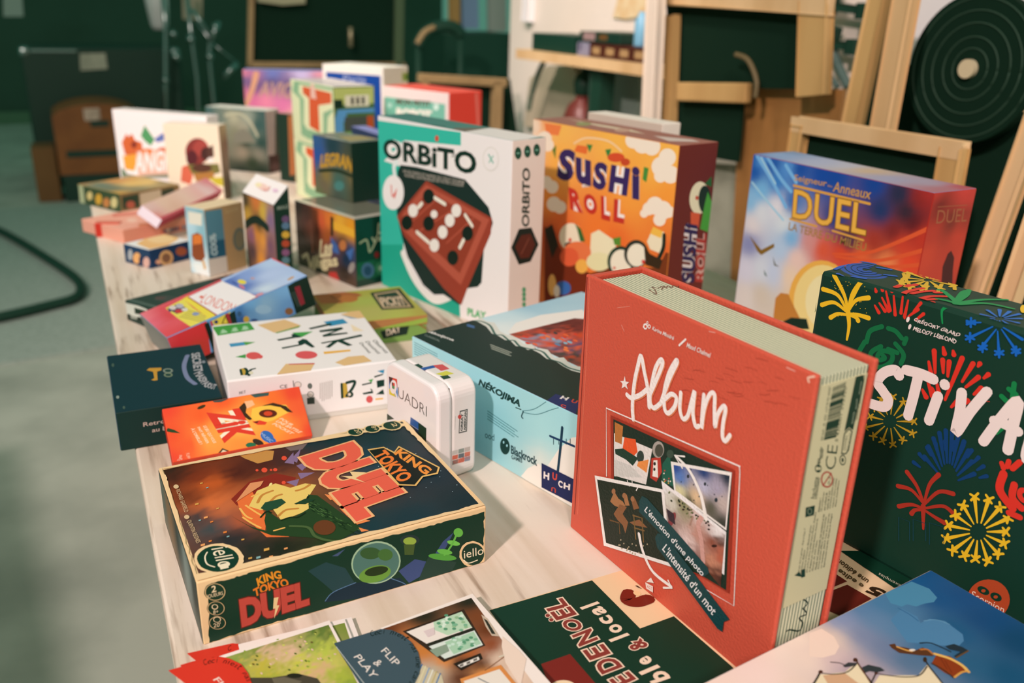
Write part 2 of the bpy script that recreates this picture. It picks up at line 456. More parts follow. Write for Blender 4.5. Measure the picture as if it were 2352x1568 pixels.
mb = MB(); mb.box((0, TL0, -FLOOR - .03), (TW, TL1, -FLOOR), None, .003); mb.build('tabletop', WOOD, table)
mb = MB(); mb.box((.05, TL0 + .1, -FLOOR - .11), (TW - .05, TL1 - .1, -FLOOR - .03), None, .003); mb.build('apron', PINE, table)
for x in (.07, TW - .13):
    for y in (TL0 + .12, TL1 - .18):
        mb = MB(); mb.box((x, y, 0), (x + .06, y + .06, -FLOOR - .11), None, .004); mb.build('leg', PINE, table)
table2 = empty('display_table', Matrix.Translation((T0.x, T0.y, FLOOR)) @ Matrix.Rotation(R(YAW_T), 4, 'Z'), 'second wooden table, behind the first one, under the back row of boxes', 'table')
mb = MB(); mb.box((.26, 2.01, -FLOOR - .03), (TW, 2.85, -FLOOR), None, .003); mb.build('tabletop', WOOD, table2)
for x in (.32, TW - .13):
    for y in (2.1, 2.7):
        mb = MB(); mb.box((x, y, .0125), (x + .06, y + .06, -FLOOR - .03), None, .004); mb.build('leg', PINE, table2)

# ================================================================== the game boxes
GRP = 'board game boxes on the table'
def K(*a): return list(a)

# ---- flat box with two fighting monsters (nearest, on the left)
b = Box(place(-0.2365, 0.5528, 0, 29.3), .2501, .1948, .0594, dict(all='#efc795', left='#3a4038', right='#efc795'))
f = b.top().crop(340, 950, 800 / 2349)
f.paint([(100, 380, '#2a241c'), (200, 420, '#40241a'), (330, 420, '#7a3018'), (420, 470, '#c85a28'), (600, 400, '#4a2018'), (750, 330, '#50241c'), (900, 300, '#4a2a28'), (1100, 180, '#22343a'), (1300, 160, '#1a3436'), (1600, 160, '#1c3438'), (1500, 300, '#22424e'), (1900, 400, '#1c2f38'), (2150, 590, '#1a2e34'), (1800, 700, '#20363e'), (1500, 760, '#223a40'),
         (300, 560, '#6a301c'), (420, 600, '#e07038'), (500, 640, '#c86a40'), (350, 700, '#33383c'), (450, 760, '#30484c'), (560, 840, '#242c30'), (700, 900, '#2a2c28'), (900, 900, '#24281e'), (1200, 880, '#2c3a22'), (620, 720, '#b0583a'), (800, 560, '#d86a34'), (950, 620, '#3c4020')], 34, inset=.004, jit=.002)
f.poly([(600, 270), (700, 240), (850, 250), (840, 310), (740, 335), (650, 300)], '#c88a48').poly([(900, 210), (1000, 180), (1100, 170), (1040, 240), (960, 250)], '#7a6460')
f.poly([(560, 575), (680, 460), (860, 400), (1000, 430), (980, 470), (800, 490), (690, 570), (600, 620)], '#8a2c22')
f.poly([(600, 590), (700, 520), (770, 640), (800, 700), (790, 790), (965, 795), (950, 830), (800, 832), (700, 740), (640, 700)], '#e8703a')
for q in ([(960, 310), (1030, 235), (1005, 330)], [(1000, 350), (1105, 310), (1040, 385)], [(1010, 400), (1125, 395), (1030, 440)], [(920, 330), (980, 260), (985, 340)], [(930, 460), (1020, 440), (1000, 490)], [(1050, 300), (1095, 300), (1060, 370)]): f.poly(q, '#8a6c8c')
f.strokes([[(720, 610), (740, 560), (800, 520), (830, 470)], [(780, 620), (830, 580), (870, 520)], [(850, 600), (900, 550), (980, 530)], [(960, 560), (1020, 530), (1060, 490)], [(900, 650), (960, 610), (1040, 600)]], 12, '#f4dc90')
for x, y, r in ((785, 380, 20), (918, 300, 18), (858, 378, 14), (735, 382, 10), (915, 465, 14), (830, 380, 9)): f.ell(x, y, r, r * .8, '#e85038')
f.poly([(680, 625), (735, 520), (860, 470), (960, 500), (1060, 470), (1135, 480), (1080, 565), (1085, 650), (900, 722), (840, 640), (760, 650)], '#eac46a')
f.poly([(560, 690), (700, 770), (830, 820), (1000, 830), (1300, 850), (1440, 770), (1250, 630), (1140, 550), (1080, 545), (1085, 640), (1000, 690), (890, 715), (800, 650), (785, 720), (800, 790), (690, 760)], '#2c4226', )
f.strokes([[(740, 600), (770, 550), (840, 520)], [(820, 600), (860, 560), (900, 545)], [(1000, 520), (1050, 505), (1090, 480)], [(880, 690), (930, 650), (1010, 640)]], 14, '#c8843c')
f.strokes([[(640, 700), (700, 740), (760, 770)], [(660, 620), (720, 660), (770, 690)], [(620, 640), (660, 690), (700, 710)], [(700, 560), (740, 540)], [(850, 790), (920, 770)]], 10, '#f4b45c')
for k in range(90):
    t = rnd.random(); x, y = 1080 + 340 * t, 570 + 210 * t + rnd.random() * 70 * (1 - t * .3)
    f.stroke([(x, y), (x + 16, y + 5 + 5 * rnd.random())], 5, rnd.choice(['#3c5a30', '#1e2e1c', '#4c6a3c', '#22361f'])); f.k -= .8
f.strokes([[(760, 700), (800, 660), (830, 670)], [(900, 720), (960, 700), (1010, 700), (1060, 670)], [(1000, 610), (1060, 590), (1080, 560)]], 9, '#1c2a1a')
f.poly([(760, 640), (790, 600), (900, 575), (930, 600), (870, 640), (800, 660)], '#2a4a34').poly([(985, 610), (1060, 575), (1130, 580), (1060, 612)], '#26402c')
f.ell(1190, 770, 75, 50, '#6a3c24').stroke([(960, 760), (1080, 770), (1130, 830), (1240, 860), (1380, 850)], 16, '#4c6038')
f.poly([(690, 470), (780, 455), (760, 490), (590, 600)], '#e09060')
for q in ([(1190, 545), (1330, 565), (1230, 585)], [(1240, 580), (1400, 585), (1280, 620)], [(1290, 640), (1420, 660), (1340, 690)], [(1340, 690), (1500, 725), (1410, 750)], [(1420, 770), (1490, 790), (1440, 800)]): f.poly(q, '#ee8a50')
for q in [(360, 470, 9), (400, 500, 8), (470, 640, 9), (330, 610, 12), (390, 700, 13), (430, 730, 10), (350, 720, 8), (370, 885, 14), (420, 860, 10), (800, 915, 18), (745, 970, 14), (690, 975, 12), (830, 965, 13), (520, 800, 12), (540, 830, 9), (640, 850, 10), (930, 910, 12)]: f.poly([(q[0] - q[2], q[1]), (q[0] + q[2], q[1] - q[2] * .5), (q[0] + q[2], q[1] + q[2] * .4), (q[0] - q[2], q[1] + q[2] * .9)], rnd.choice(['#e8803a', '#8ab0b0', '#d8a050', '#f0a060']))
for k in range(26): f.ell(1500 + rnd.random() * 600, 230 + rnd.random() * 350, 3, 2.5, '#b8c8d0', n=6)
D4 = ((1020, 300), (1400, 735), (1380, 190))
f.text('DUEL', *D4, '#e8604a', bold=.06, out='#f0b078', ow=.035, sp=.98)
f.poly([(1360, 395), (1470, 400), (1400, 440), (1470, 470), (1300, 425), (1380, 425)], '#f0c890')
f.poly([(1480, 245), (1590, 228), (1660, 262), (1690, 222), (1968, 365), (1955, 410), (1855, 432), (1808, 492), (1690, 488), (1610, 400)], '#e8b468')
f.poly([(1490, 252), (1588, 235), (1660, 272), (1694, 232), (1955, 368), (1945, 402), (1848, 424), (1798, 484), (1696, 480), (1622, 398)], '#1a2018')
f.text('KING', (1655, 275), (1872, 420), (1705, 238), '#f0903c', bold=.04).text('TOKYO', (1510, 285), (1700, 475), (1600, 245), '#f07a34', bold=.04)
f.text('RICHARD GARFIELD', (188, 520), (248, 672), (214, 512), '#d8b488').text('QUENTIN REGNES', (262, 728), (328, 880), (290, 720), '#d8b488')
f.ell(190, 497, 18, 14, '#d8b488').ell(262, 702, 18, 14, '#d8b488')
for q in ([(90, 355), (1760, 62), (1752, 82), (1000, 215), (100, 380)], [(88, 360), (135, 460), (260, 880), (330, 1090), (300, 1110), (64, 370)], [(2262, 600), (2282, 620), (330, 1140), (300, 1095), (1000, 935), (1500, 800), (2100, 650)], [(1740, 60), (2290, 615), (2250, 605), (1900, 260), (1722, 85)]): f.poly(q, '#efc795', jag=.0016, n=12)
f.ell(478, 985, 168, 105, '#efc795', wob=.06, n=40).ell(472, 985, 140, 88, INK, wob=.03)
f.text('iello', (425, 918), (478, 1050), (545, 898), '#efd9b8').stroke([(400, 940), (385, 975), (400, 1020), (450, 1040)], 7, '#efd9b8').poly([(480, 1025), (540, 1010), (545, 1045), (490, 1058)], '#efd9b8')
for x, y, rx, ry, t in ((1397, 128, 57, 27, '20'), (1512, 107, 56, 27, '8+'), (1645, 84, 70, 34, '2')):
    f.ell(x, y, rx, ry, '#e6c48e', wob=.06, n=36).ell(x, y, rx * .84, ry * .82, INK, wob=.03).text(t, (x - 10, y - 14), (x + 14, y + 12), (x + 20, y - 20), '#e6c48e')
f = b.front().crop(340, 950, 800 / 2349)
f.poly([(410, 1150), (700, 1070), (1300, 905), (1900, 755), (2268, 662), (2262, 935), (2252, 1010), (1900, 1140), (1300, 1290), (800, 1420), (412, 1545)], INK, jag=.0014, n=14)
f.poly([(1080, 1060), (1200, 1000), (1330, 1040), (1400, 1150), (1250, 1200), (1180, 1140)], '#2a4648').poly([(1690, 1060), (1800, 980), (1900, 1000), (1990, 860), (2060, 800), (2010, 900), (1900, 1060), (1760, 1140)], '#41507a').poly([(1240, 960), (1330, 910), (1280, 960)], '#4a5878')
f.poly([(1190, 1270), (1250, 1200), (1400, 1140), (1700, 1105), (1760, 1165), (1500, 1235)], '#16303c').stroke([(1195, 1262), (1250, 1202), (1400, 1138)], 6, '#5a7898').stroke([(1640, 1110), (1720, 1140), (1750, 1165)], 5, '#5a7898')
f.ell(1537, 1002, 168, 142, '#a8c09c', rot=-.25).ell(1537, 1004, 158, 132, '#54786c', rot=-.25).ell(1530, 1080, 110, 55, '#6f9a40', rot=-.25).ell(1500, 940, 70, 40, '#3c5c34').ell(1600, 950, 50, 40, '#4a7038').ell(1540, 1060, 80, 30, '#2a3a20', rot=-.2)
f.ell(1765, 850, 66, 36, '#2c3c38').ell(1765, 858, 44, 26, '#9ab048').poly([(1725, 880), (1800, 880), (1790, 950), (1730, 950)], '#4a5c30')
f.poly([(1815, 1140), (1890, 960), (2080, 1000), (2050, 1060), (1900, 1110)], '#2a4238').ell(1985, 965, 95, 22, '#58a040', rot=.1).ell(2000, 930, 52, 18, '#6cb84c', rot=.15).ell(2060, 870, 44, 16, '#78c454', rot=.2).stroke([(2000, 950), (2050, 880), (2085, 800)], 14, '#6cb84c').ell(2092, 800, 32, 30, '#6cb84c', rot=.4)
f.text('KING', (742, 1165), (905, 1112), (728, 1110), '#e8902c', bold=.04, warp=lambda a, q: (a, q + .25 * (1 - (2 * a - 1) ** 2))).text('TOKYO', (718, 1238), (952, 1165), (706, 1182), '#e87c2c', bold=.04, warp=lambda a, q: (a, q + .25 * (1 - (2 * a - 1) ** 2)))
f.text('DUEL', (632, 1442), (1090, 1288), (612, 1252), '#c44c40', bold=.06, out='#6a2a22', ow=.03, warp=lambda a, q: (a, q * (1 - .1 * a)))
f.poly([(848, 1240), (880, 1235), (868, 1290), (885, 1290), (850, 1380), (858, 1310), (843, 1315)], '#f0c890')
for x, y, rx, ry in ((452, 1200, 74, 62), (458, 1310, 62, 50), (468, 1408, 60, 47)): f.ell(x, y, rx, ry, '#1a382c', wob=.05, n=30).ell(x, y, rx * .93, ry * .93, '#e8c08a').ell(x, y, rx * .86, ry * .87, INK)
f.text('2', (428, 1205), (460, 1198), (426, 1160), '#efd2a8', bold=.02).text('JOUEURS', (398, 1244), (506, 1218), (395, 1220), '#efd2a8').text('8+', (440, 1350), (475, 1342), (438, 1325), '#efd2a8').text("20'", (442, 1440), (490, 1432), (440, 1412), '#efd2a8')
f.ell(450, 1300, 22, 18, '#efd2a8').ell(450, 1299, 16, 13, INK).ell(465, 1385, 26, 20, '#efd2a8').ell(465, 1386, 21, 16, INK)
f.ell(2190, 945, 92, 88, '#efc795', wob=.05).ell(2190, 945, 76, 74, INK).text('iello', (2130, 975), (2262, 945), (2128, 920), '#efd9b8').stroke([(2128, 985), (2160, 1005), (2220, 985)], 7, '#efd9b8')
f = b.left().crop(340, 950, 800 / 2349)
f.paint([(90, 500, '#60685c'), (150, 700, '#8a6848'), (200, 850, '#303c38'), (260, 1050, '#889088'), (320, 1250, '#2c3430'), (360, 1480, '#52584c')], 10, inset=.003)
b.done('board_game_box', 'flat game box with big red letters and a fiery monster cover, nearest the camera', group=GRP)

# ---- red album-like box
AW, AD, AH = .2556, .0632, .2606
am = place(.0631, .7380, 0, -57.8)
al = empty('board_game_box', am, 'red leather-look game box like a photo album, standing upright', 'board game box', GRP)
mb = MB(); RED = '#cc5440'
mb.box((0, 0, 0), (AW, .0045, AH), c(RED), .0016, 3); mb.box((0, AD - .0045, 0), (AW, AD, AH), c(RED), .0016, 3); mb.box((0, .001, .0002), (.007, AD - .001, AH - .0005), c('#c24a38'), .0016, 3)
f = Face(mb, am, (0, 0, 0), (1, 0, 0), (0, 0, 1), (0, -1, 0), AW, AH).crop(1300, 590, 750 / 2352)
f.stroke([(152, 150), (128, 700), (100, 1200), (62, 1850)], 9, '#8a2f26').stroke([(172, 150), (148, 700), (120, 1200), (84, 1850)], 7, '#d86850')
f.stroke([(1750, 900), (1745, 870), (1790, 860)], 14, '#e8b8a0').stroke([(1590, 795), (1650, 822)], 6, '#e8a898').stroke([(400, 490), (420, 535)], 4, '#e09080').stroke([(1030, 535), (1075, 545)], 4, '#e8a898').stroke([(370, 365), (460, 355)], 3, '#dc8472')
for k in range(34):
    x, y = 800 + rnd.random() * 850, 600 + rnd.random() * 560
    f.stroke([(x, y), (x + 20 + 30 * rnd.random(), y + 14 * rnd.random()), (x + 60 + 30 * rnd.random(), y + 30 * rnd.random())], 2, '#a44032'); f.k -= .8
f.k += 1
f.text('Karine Minidré', (624, 524), (778, 598), (632, 498), '#f0dcd4', bold=.01).text('Maud Chalmel', (872, 648), (1040, 724), (880, 615), '#f0dcd4', bold=.01).stroke([(820, 635), (866, 592)], 12, '#f0dcd4')
for x, y, r in ((577, 500, 17), (604, 500, 12), (590, 472, 8)): f.ell(x, y, r * .95, r * 1.3, '#f0dcd4', wob=.35, n=18).ell(x, y, r * .5, r * .65, RED)
f.poly([(428, 855), (434, 895), (460, 900), (440, 918), (450, 952), (428, 932), (405, 945), (412, 912), (395, 892), (420, 892)], '#f0dcd4')
ALB = ([(490, 1165), (485, 1060), (500, 900), (528, 770), (548, 712), (572, 830), (598, 960), (606, 1078)], [(446, 990), (478, 1012), (540, 992), (592, 950)], [(606, 1000), (655, 890), (702, 770), (690, 738), (652, 800), (622, 930), (612, 1035), (640, 1085), (690, 1050)],
       [(690, 1050), (755, 870), (806, 762), (798, 748), (748, 840), (716, 970), (718, 1088), (745, 1122), (790, 1075), (802, 1010), (765, 985), (722, 1020)], [(835, 975), (828, 1090), (850, 1162), (885, 1140), (912, 1040), (935, 965), (922, 1110), (940, 1212), (965, 1215)], [(1002, 990), (990, 1120), (985, 1230), (1005, 1090), (1042, 990), (1078, 985), (1078, 1100), (1082, 1220), (1102, 1130), (1142, 1072), (1158, 1095), (1140, 1200), (1136, 1290), (1156, 1322), (1190, 1280)])
f.strokes([[(x + 5, y + 9) for x, y in s] for s in ALB], 28, '#e07850'); f.strokes(ALB, 27, '#f2dfd8')
f.stroke([(300, 1575), (298, 1085), (1262, 1505)], 7, '#f0dcd4', raw=True)
f.crop(1300, 1000, 750 / 2352)
f.stroke([(1258, 215), (1262, 260), (1218, 1222), (1010, 1100)], 7, '#f0dcd4', raw=True)
f.poly([(330, -150), (1225, 245), (1185, 1135), (980, 1010), (340, 760)], '#9c3426').poly([(350, -121), (1205, 265), (1163, 1110), (980, 1000), (355, 750)], '#1a3028')
f.poly([(355, -20), (630, 95), (585, 350), (355, 285)], '#e4d4cc').poly([(360, -100), (420, -70), (410, 60), (362, 40)], '#b87038').poly([(430, 10), (510, 25), (525, 115), (490, 152), (415, 100)], '#e4562c').poly([(362, 95), (420, 90), (530, 160), (490, 215), (440, 170), (365, 130)], '#1e3c30').ell(545, 150, 26, 45, '#34403a').poly([(530, 185), (605, 170), (590, 265), (520, 215)], '#e88a48')
f.poly([(358, 170), (470, 210), (560, 300), (356, 290)], '#cfc4bc')
f.poly([(625, 160), (690, 150), (700, 260), (660, 330), (615, 300)], '#b83a30').poly([(640, 175), (668, 175), (672, 300), (632, 290)], '#ecdcd0').ell(648, 200, 9, 13, '#222222').ell(646, 240, 8, 12, '#222222').ell(674, 98, 42, 60, '#a89a90').ell(680, 105, 30, 46, '#4c4a40').poly([(705, 200), (755, 130), (795, 370), (700, 330)], '#1e5a48').ell(760, 130, 25, 30, '#3c4c40')
for k in range(9): f.ell(715 + rnd.random() * 65, 190 + rnd.random() * 150, 5, 6, rnd.choice(['#c84038', '#e0d0c0', '#d8a040']), n=8)
f.poly([(765, 183), (1205, 262), (1165, 680), (790, 400)], '#efe0d8')
f.paint([(800, 230, '#2a4c90'), (1000, 260, '#1e3c70'), (1180, 290, '#1a2c3c'), (830, 300, '#5878b4'), (1000, 360, '#b8b0c4'), (1100, 380, '#a89aac'), (830, 400, '#d8c898'), (950, 440, '#e0b890'), (1140, 480, '#c0a8a0'), (900, 480, '#4c4c34'), (1050, 520, '#5a5648'), (1140, 640, '#3a3c34')], 16, quad=[(800, 390), (1158, 660), (1190, 285), (785, 208)])
for x, y, r in ((890, 290, 12), (1012, 345, 12), (1092, 460, 15), (930, 350, 6), (840, 330, 5), (1030, 355, 5), (1135, 435, 5), (970, 435, 6), (932, 462, 5), (1080, 420, 5), (910, 240, 6)): f.ell(x, y, r * .8, r * 1.1, '#2a343c', n=12)
f.poly([(698, 320), (1165, 690), (1150, 1000), (745, 640)], '#efe0dc')
f.paint([(720, 360, '#e8dcd8'), (760, 460, '#d0c4b4'), (860, 520, '#8c8460'), (960, 580, '#d8b8b0'), (1100, 680, '#efe0dc'), (780, 620, '#a08078'), (880, 760, '#e0c0b8'), (960, 700, '#c08878'), (1060, 760, '#8a4a38'), (1130, 760, '#5a3428'), (1060, 900, '#c88468'), (1130, 860, '#b86048'), (930, 850, '#9a7068'), (1040, 1000, '#5a2c20'), (1120, 1020, '#38201a')], 16, quad=[(745, 625), (1125, 1085), (1158, 712), (702, 345)], jit=.0015)
for k in range(26):
    x = 720 + rnd.random() * 330; f.ell(x, 350 + (x - 700) * .78 + rnd.random() * 70, 10, 7, rnd.choice(['#2c3424', '#6c7048', '#3c2c2c']), rot=rnd.random() * 3, n=8)
f.stroke([(985, 590), (965, 640), (985, 740), (1000, 900)], 34, '#d0988c').stroke([(905, 640), (925, 580)], 12, '#a88070').ell(775, 600, 22, 55, '#8a3c40', rot=.4).poly([(735, 520), (790, 560), (800, 640), (750, 600)], '#3a2c34').ell(1080, 790, 20, 10, '#38201a')
f.poly([(218, 283), (718, 385), (770, 940), (284, 788)], '#efe0d8').poly([(236, 312), (700, 405), (748, 908), (300, 768)], '#1a2a22')
for q in ([(330, 470), (360, 400), (390, 450), (420, 470), (440, 500), (410, 520), (360, 500)], [(355, 560), (400, 490), (450, 510), (420, 560), (460, 620), (440, 700), (420, 640), (380, 600)], [(425, 430), (450, 420), (470, 500), (440, 500)], [(480, 450), (510, 450), (540, 520), (500, 530)], [(470, 620), (540, 600), (600, 660), (500, 640)]): f.poly(q, rnd.choice(['#a87048', '#8a5838', '#b88a5c']))
f.stroke([(330, 605), (395, 625), (400, 700)], 8, '#6a4a2c', raw=True).stroke([(495, 570), (560, 590), (570, 760)], 9, '#7a5a34', raw=True).stroke([(500, 570), (515, 740)], 9, '#7a5a34', raw=True).stroke([(505, 660), (575, 680)], 8, '#7a5a34', raw=True)
for q in (([(355, 398)]), ([(432, 428)]), ([(492, 452)])): f.ell(q[0][0], q[0][1], 14, 20, '#a06a48')
for k in range(22): f.ell(390 + rnd.random() * 290, 740 + rnd.random() * 110, 5, 6, '#a89478', n=8)
f.poly([(540, 470), (562, 430), (600, 450), (1035, 945), (1045, 985), (1005, 1012), (540, 545)], '#134244').text("L'émotion d'une photo", (570, 545), (985, 1018), (598, 505), '#e6dcd8', bold=.015)
f.poly([(655, 730), (675, 698), (725, 712), (1192, 1318), (1150, 1335), (1140, 1408), (1105, 1385), (670, 800)], '#134244').text("L'intensité d'un mot", (705, 815), (1068, 1290), (738, 772), '#e6dcd8', bold=.015)
f.stroke([(1022, 592), (985, 420), (905, 250), (805, 142)], 30, '#f2e2da', taper=.5).stroke([(868, 146), (796, 138), (852, 228)], 11, '#f2e2da', raw=True)
f.stroke([(540, 705), (568, 830), (640, 975), (772, 1082)], 22, '#f2e2da', taper=.8).stroke([(716, 1090), (778, 1090), (750, 1038)], 11, '#f2e2da', raw=True)
f.stroke([(470, 360), (455, 318)], 5, '#f2e2da').stroke([(492, 352), (490, 315)], 5, '#f2e2da').stroke([(520, 390), (535, 365)], 6, '#f2e2da')
f.poly([(585, 1050), (640, 1080), (640, 1125), (592, 1095)], '#f0dcd0').ell(622, 1040, 24, 32, '#f0dcd0', n=3, rot=-1.4).text('ACT', (598, 1088), (634, 1108), (598, 1068), RED)
mb.build('cover', LEATHER, al)
pb = MB(); PAGE = '#cfc6a6'; GAP = '#4a6456'
pb.box((.009, .006, .0015), (AW - .003, AD - .006, AH - .004), c(GAP), .0008)
x1, z1 = AW - .003, AH - .004; n = 14
for i in range(n):
    y = .0072 + (AD - .0144) * (i + .5) / n
    pb.box((.0105, y - .0011, .002), (x1 + .0003, y + .0011, z1 + .0003), c(PAGE), .0003)
f = Face(pb, am, (0, 0, z1 + .0003), (1, 0, 0), (0, 1, 0), (0, 0, 1), AW, AD).crop(1300, 590, 750 / 2352)
f.stroke([(600, 235), (650, 270), (640, 235), (620, 215), (660, 225), (690, 210)], 5, '#7a5a48').stroke([(690, 235), (705, 210), (720, 225), (735, 208), (760, 222), (775, 205), (800, 215), (830, 200)], 5, '#7a5a48')
f = Face(pb, am, (x1 + .0003, 0, 0), (0, 1, 0), (0, 0, 1), (1, 0, 0), AD, AH).crop(1780, 820, 270 / 632)
f.stroke([(60, 1475), (80, 1465), (130, 1470), (150, 1430), (130, 1400), (170, 1380), (150, 1350)], 6, '#1c342a').stroke([(150, 1350), (175, 1320), (140, 1290), (185, 1285), (120, 1262), (185, 1240), (195, 1212)], 6, '#1c342a').stroke([(140, 1300), (100, 1270), (150, 1262)], 6, '#1c342a')
pb.build('page_block', CARD, al)
lb = MB(); LX = x1 + .0009
lz0, lz1 = .072, AH - .010; ly0, ly1 = .0085, AD - .0075
lb.box((x1, ly0, lz0), (LX, ly1, lz1), c('#cdbf98'))
f = Face(lb, am, (LX, ly0, lz0), (0, 1, 0), (0, 0, 1), (1, 0, 0), ly1 - ly0, lz1 - lz0, margin=.0002).crop(1780, 820, 270 / 632)
for k in range(44):
    t = k / 44; w_ = rnd.choice([2, 2, 4, 6]); a = (312 - 48 * t, 166 + 282 * t); q = (382 - 56 * t, 136 + 312 * t - 15 * t)
    f.stroke([a, q], w_, INK, raw=True); f.k -= .8
f.k += 1
f.text('5 430001 592320', (337, 456), (387, 160), (322, 452), INK).text('REF ALB1 - FR - EDD - LOT FK P01 202407', (258, 448), (302, 160), (246, 446), '#3a4a3c').text('CE', (322, 605), (338, 475), (268, 600), INK, bold=-.01).text('eco', (236, 590), (243, 545), (224, 588), INK, bold=.02).text('friendly', (247, 575), (258, 482), (232, 572), INK, bold=.02).text('game', (258, 545), (264, 496), (248, 545), INK, bold=.02)
f.ell(232, 598, 18, 22, INK).ell(226, 598, 8, 10, '#cdbf98').ell(240, 598, 6, 9, '#cdbf98').text('hachette', (215, 760), (236, 645), (190, 758), INK).text('BOARDGAMES BENELUX', (224, 762), (242, 650), (216, 760), INK)
f.ell(279, 657, 33, 44, '#a83c34').ell(279, 657, 26, 36, '#cdbf98').stroke([(300, 625), (258, 688)], 8, '#a83c34').text('0-3', (295, 685), (300, 645), (282, 680), INK)
f.poly([(165, 808), (214, 796), (208, 848), (162, 860)], INK).ell(186, 828, 13, 18, '#7a8068').ell(186, 828, 9, 13, INK)
f.poly([(372, 400), (436, 98), (474, 96), (478, 130), (418, 392), (398, 375)], INK).poly([(355, 520), (370, 410), (398, 380), (416, 398), (396, 500), (380, 522)], INK).poly([(360, 514), (374, 414), (398, 388), (410, 402), (391, 496), (378, 515)], '#cdbf98')
f.text('DONNEZ', (378, 500), (389, 420), (366, 498), INK).text('RECYCLEZ', (395, 500), (412, 408), (384, 498), INK).text('DECHETERIE', (455, 200), (468, 130), (448, 198), '#a8ac90').text('MAGASIN', (438, 280), (444, 225), (430, 278), '#a8ac90').text('ASSOCIATION', (418, 360), (430, 295), (408, 358), '#a8ac90').text('Adresses sur quefairedemesdechets.fr', (442, 340), (486, 98), (432, 336), INK)
f.ell(363, 552, 17, 28, INK).ell(363, 552, 13, 22, '#cdbf98').ell(362, 552, 7, 14, INK, n=5)
LN = ['Edité par Act in games - Rue à l\'eau 7', '5440 Dinez, Belgique', 'Distribué en France par Blackrock games', 'ZA Le Pré de Serra, 63960 Veyre-Monton. Distribué', 'en Belgique par Hachette Benelux, Avenue de', "l'Energie 30, 4432 Alleur", 'Visuels non contractuels. Les couleurs et les', 'formes peuvent différer de celles montrées', "sur l'emballage. 2024 © Tous droits réservés", 'Reproduction interdite. Fabriqué en Pologne']
for i, s in enumerate(LN):
    x0_, y0_ = 128 + i * 15.5, 1175 - i * 5.2; L = len(s) / 48
    f.text(s, (x0_, y0_), (x0_ + 48 * L, y0_ - 320 * L), (x0_ - 10, y0_ - 2), '#3a463a'); f.k -= .8
f.k += 1
for i, s in enumerate(['Attention !', 'Ne convient pas', 'aux enfants de', 'moins de 3 ans.', 'Certaines petites pièces', "risquent d'être avalées", "Risque d'étouffement."]):
    x0_, y0_ = 238 + i * 15.2, 833 - i * 5; L = len(s) / 22
    f.text(s, (x0_, y0_), (x0_ + 20 * L, y0_ - 150 * L), (x0_ - 10, y0_ - 2), '#3a463a'); f.k -= .8
f.k += 1
f.ell(126, 1168, 16, 24, INK, n=3, rot=-1.4).poly([(140, 1185), (160, 1178), (160, 1135), (142, 1142)], INK)
o = lb.build('sticker', CARD, al); o['label'] = 'beige printed barcode sticker'

# ---- black box with fireworks
b = Box(place(.2860, .7836, 0, -54.1), .3000, .0693, .2579, dict(all='#1a3a2e'), .004)
f = b.front().crop(1850, 590, 502 / 1211); f.ws = 1.3
YE, RE, GR, BL = '#e8b62c', '#d8382c', '#1f8a4c', '#1c58a0'
def palm(f, arms, stem, wd, col):
    for s in arms: f.stroke(s, wd, col, w0=wd * .5); f.k -= .8
    f.stroke(stem, wd * 1.1, col, taper=.4)
palm(f, ([(235, 300), (215, 210), (160, 102)], [(235, 290), (262, 200), (308, 138)], [(238, 300), (280, 240), (350, 226)], [(230, 300), (180, 212), (98, 178)], [(230, 305), (160, 252), (92, 265)], [(230, 320), (180, 315), (140, 335)], [(240, 315), (290, 320), (350, 338)], [(240, 320), (280, 335), (292, 352)], [(230, 290), (300, 150), (305, 140)]), [(236, 300), (242, 380), (230, 458)], 20, YE)
for k in range(40): f.ell(140 + rnd.random() * 210, 130 + rnd.random() * 200, 2.5, 2.5, YE, n=6); f.k -= .8
f.k += 1
for s in ([(410, 255), (442, 300)], [(425, 225), (462, 300)], [(447, 190), (470, 295)], [(490, 215), (498, 320)], [(385, 268), (408, 308)], [(540, 220), (530, 310)], [(570, 240), (550, 330)], [(600, 300), (640, 255)], [(570, 330), (625, 290)], [(610, 350), (655, 315)], [(550, 340), (552, 318)], [(420, 160), (428, 185)], [(388, 175), (392, 190)], [(470, 175), (480, 190)]): f.stroke(s, 15, RE, w0=8); f.k -= .8
f.k += 1
f.stroke([(760, 368), (756, 310), (768, 285), (830, 255)], 16, GR, w0=6)
for s in ([(840, 265), (960, 290), (1100, 330)], [(850, 262), (1000, 270), (1150, 300)]): f.stroke(s, 14, GR); f.k -= .8
for s in ([(430, 545), (440, 560), (410, 570), (402, 545), (430, 520), (480, 535), (475, 580), (420, 610), (370, 590), (365, 530), (420, 495)], [(340, 470), (360, 410), (425, 385)], [(460, 395), (500, 410), (535, 450)], [(300, 520), (330, 470)], [(560, 450), (548, 480)], [(500, 480), (545, 540), (530, 590)], [(460, 510), (510, 530)], [(330, 560), (320, 620)]): f.stroke(s, 20, '#1c6a40'); f.k -= .8
f.k += 1
f.burst(770, 800, 90, 240, 1, 2, RE)
for s in ([(775, 790), (870, 560)], [(720, 640), (715, 520)], [(765, 640), (762, 570)], [(790, 660), (798, 580)], [(685, 580), (700, 660)], [(870, 690), (930, 590)], [(890, 720), (960, 665)], [(650, 735), (670, 775)], [(680, 690), (705, 770)], [(810, 830), (850, 790)], [(730, 700), (742, 760)], [(935, 760), (975, 725)], [(990, 670), (1015, 650)], [(765, 500), (772, 535)], [(820, 520), (824, 540)], [(958, 605), (968, 590)], [(740, 790), (700, 730)], [(860, 830), (900, 795)]): f.stroke(s, 22, RE, w0=12); f.k -= .8
f.k += 1
f.burst(470, 910, 40, 130, 13, 11, '#b8902c', star=True)  # dimmer yellow: the album box's shadow is mixed into this ink
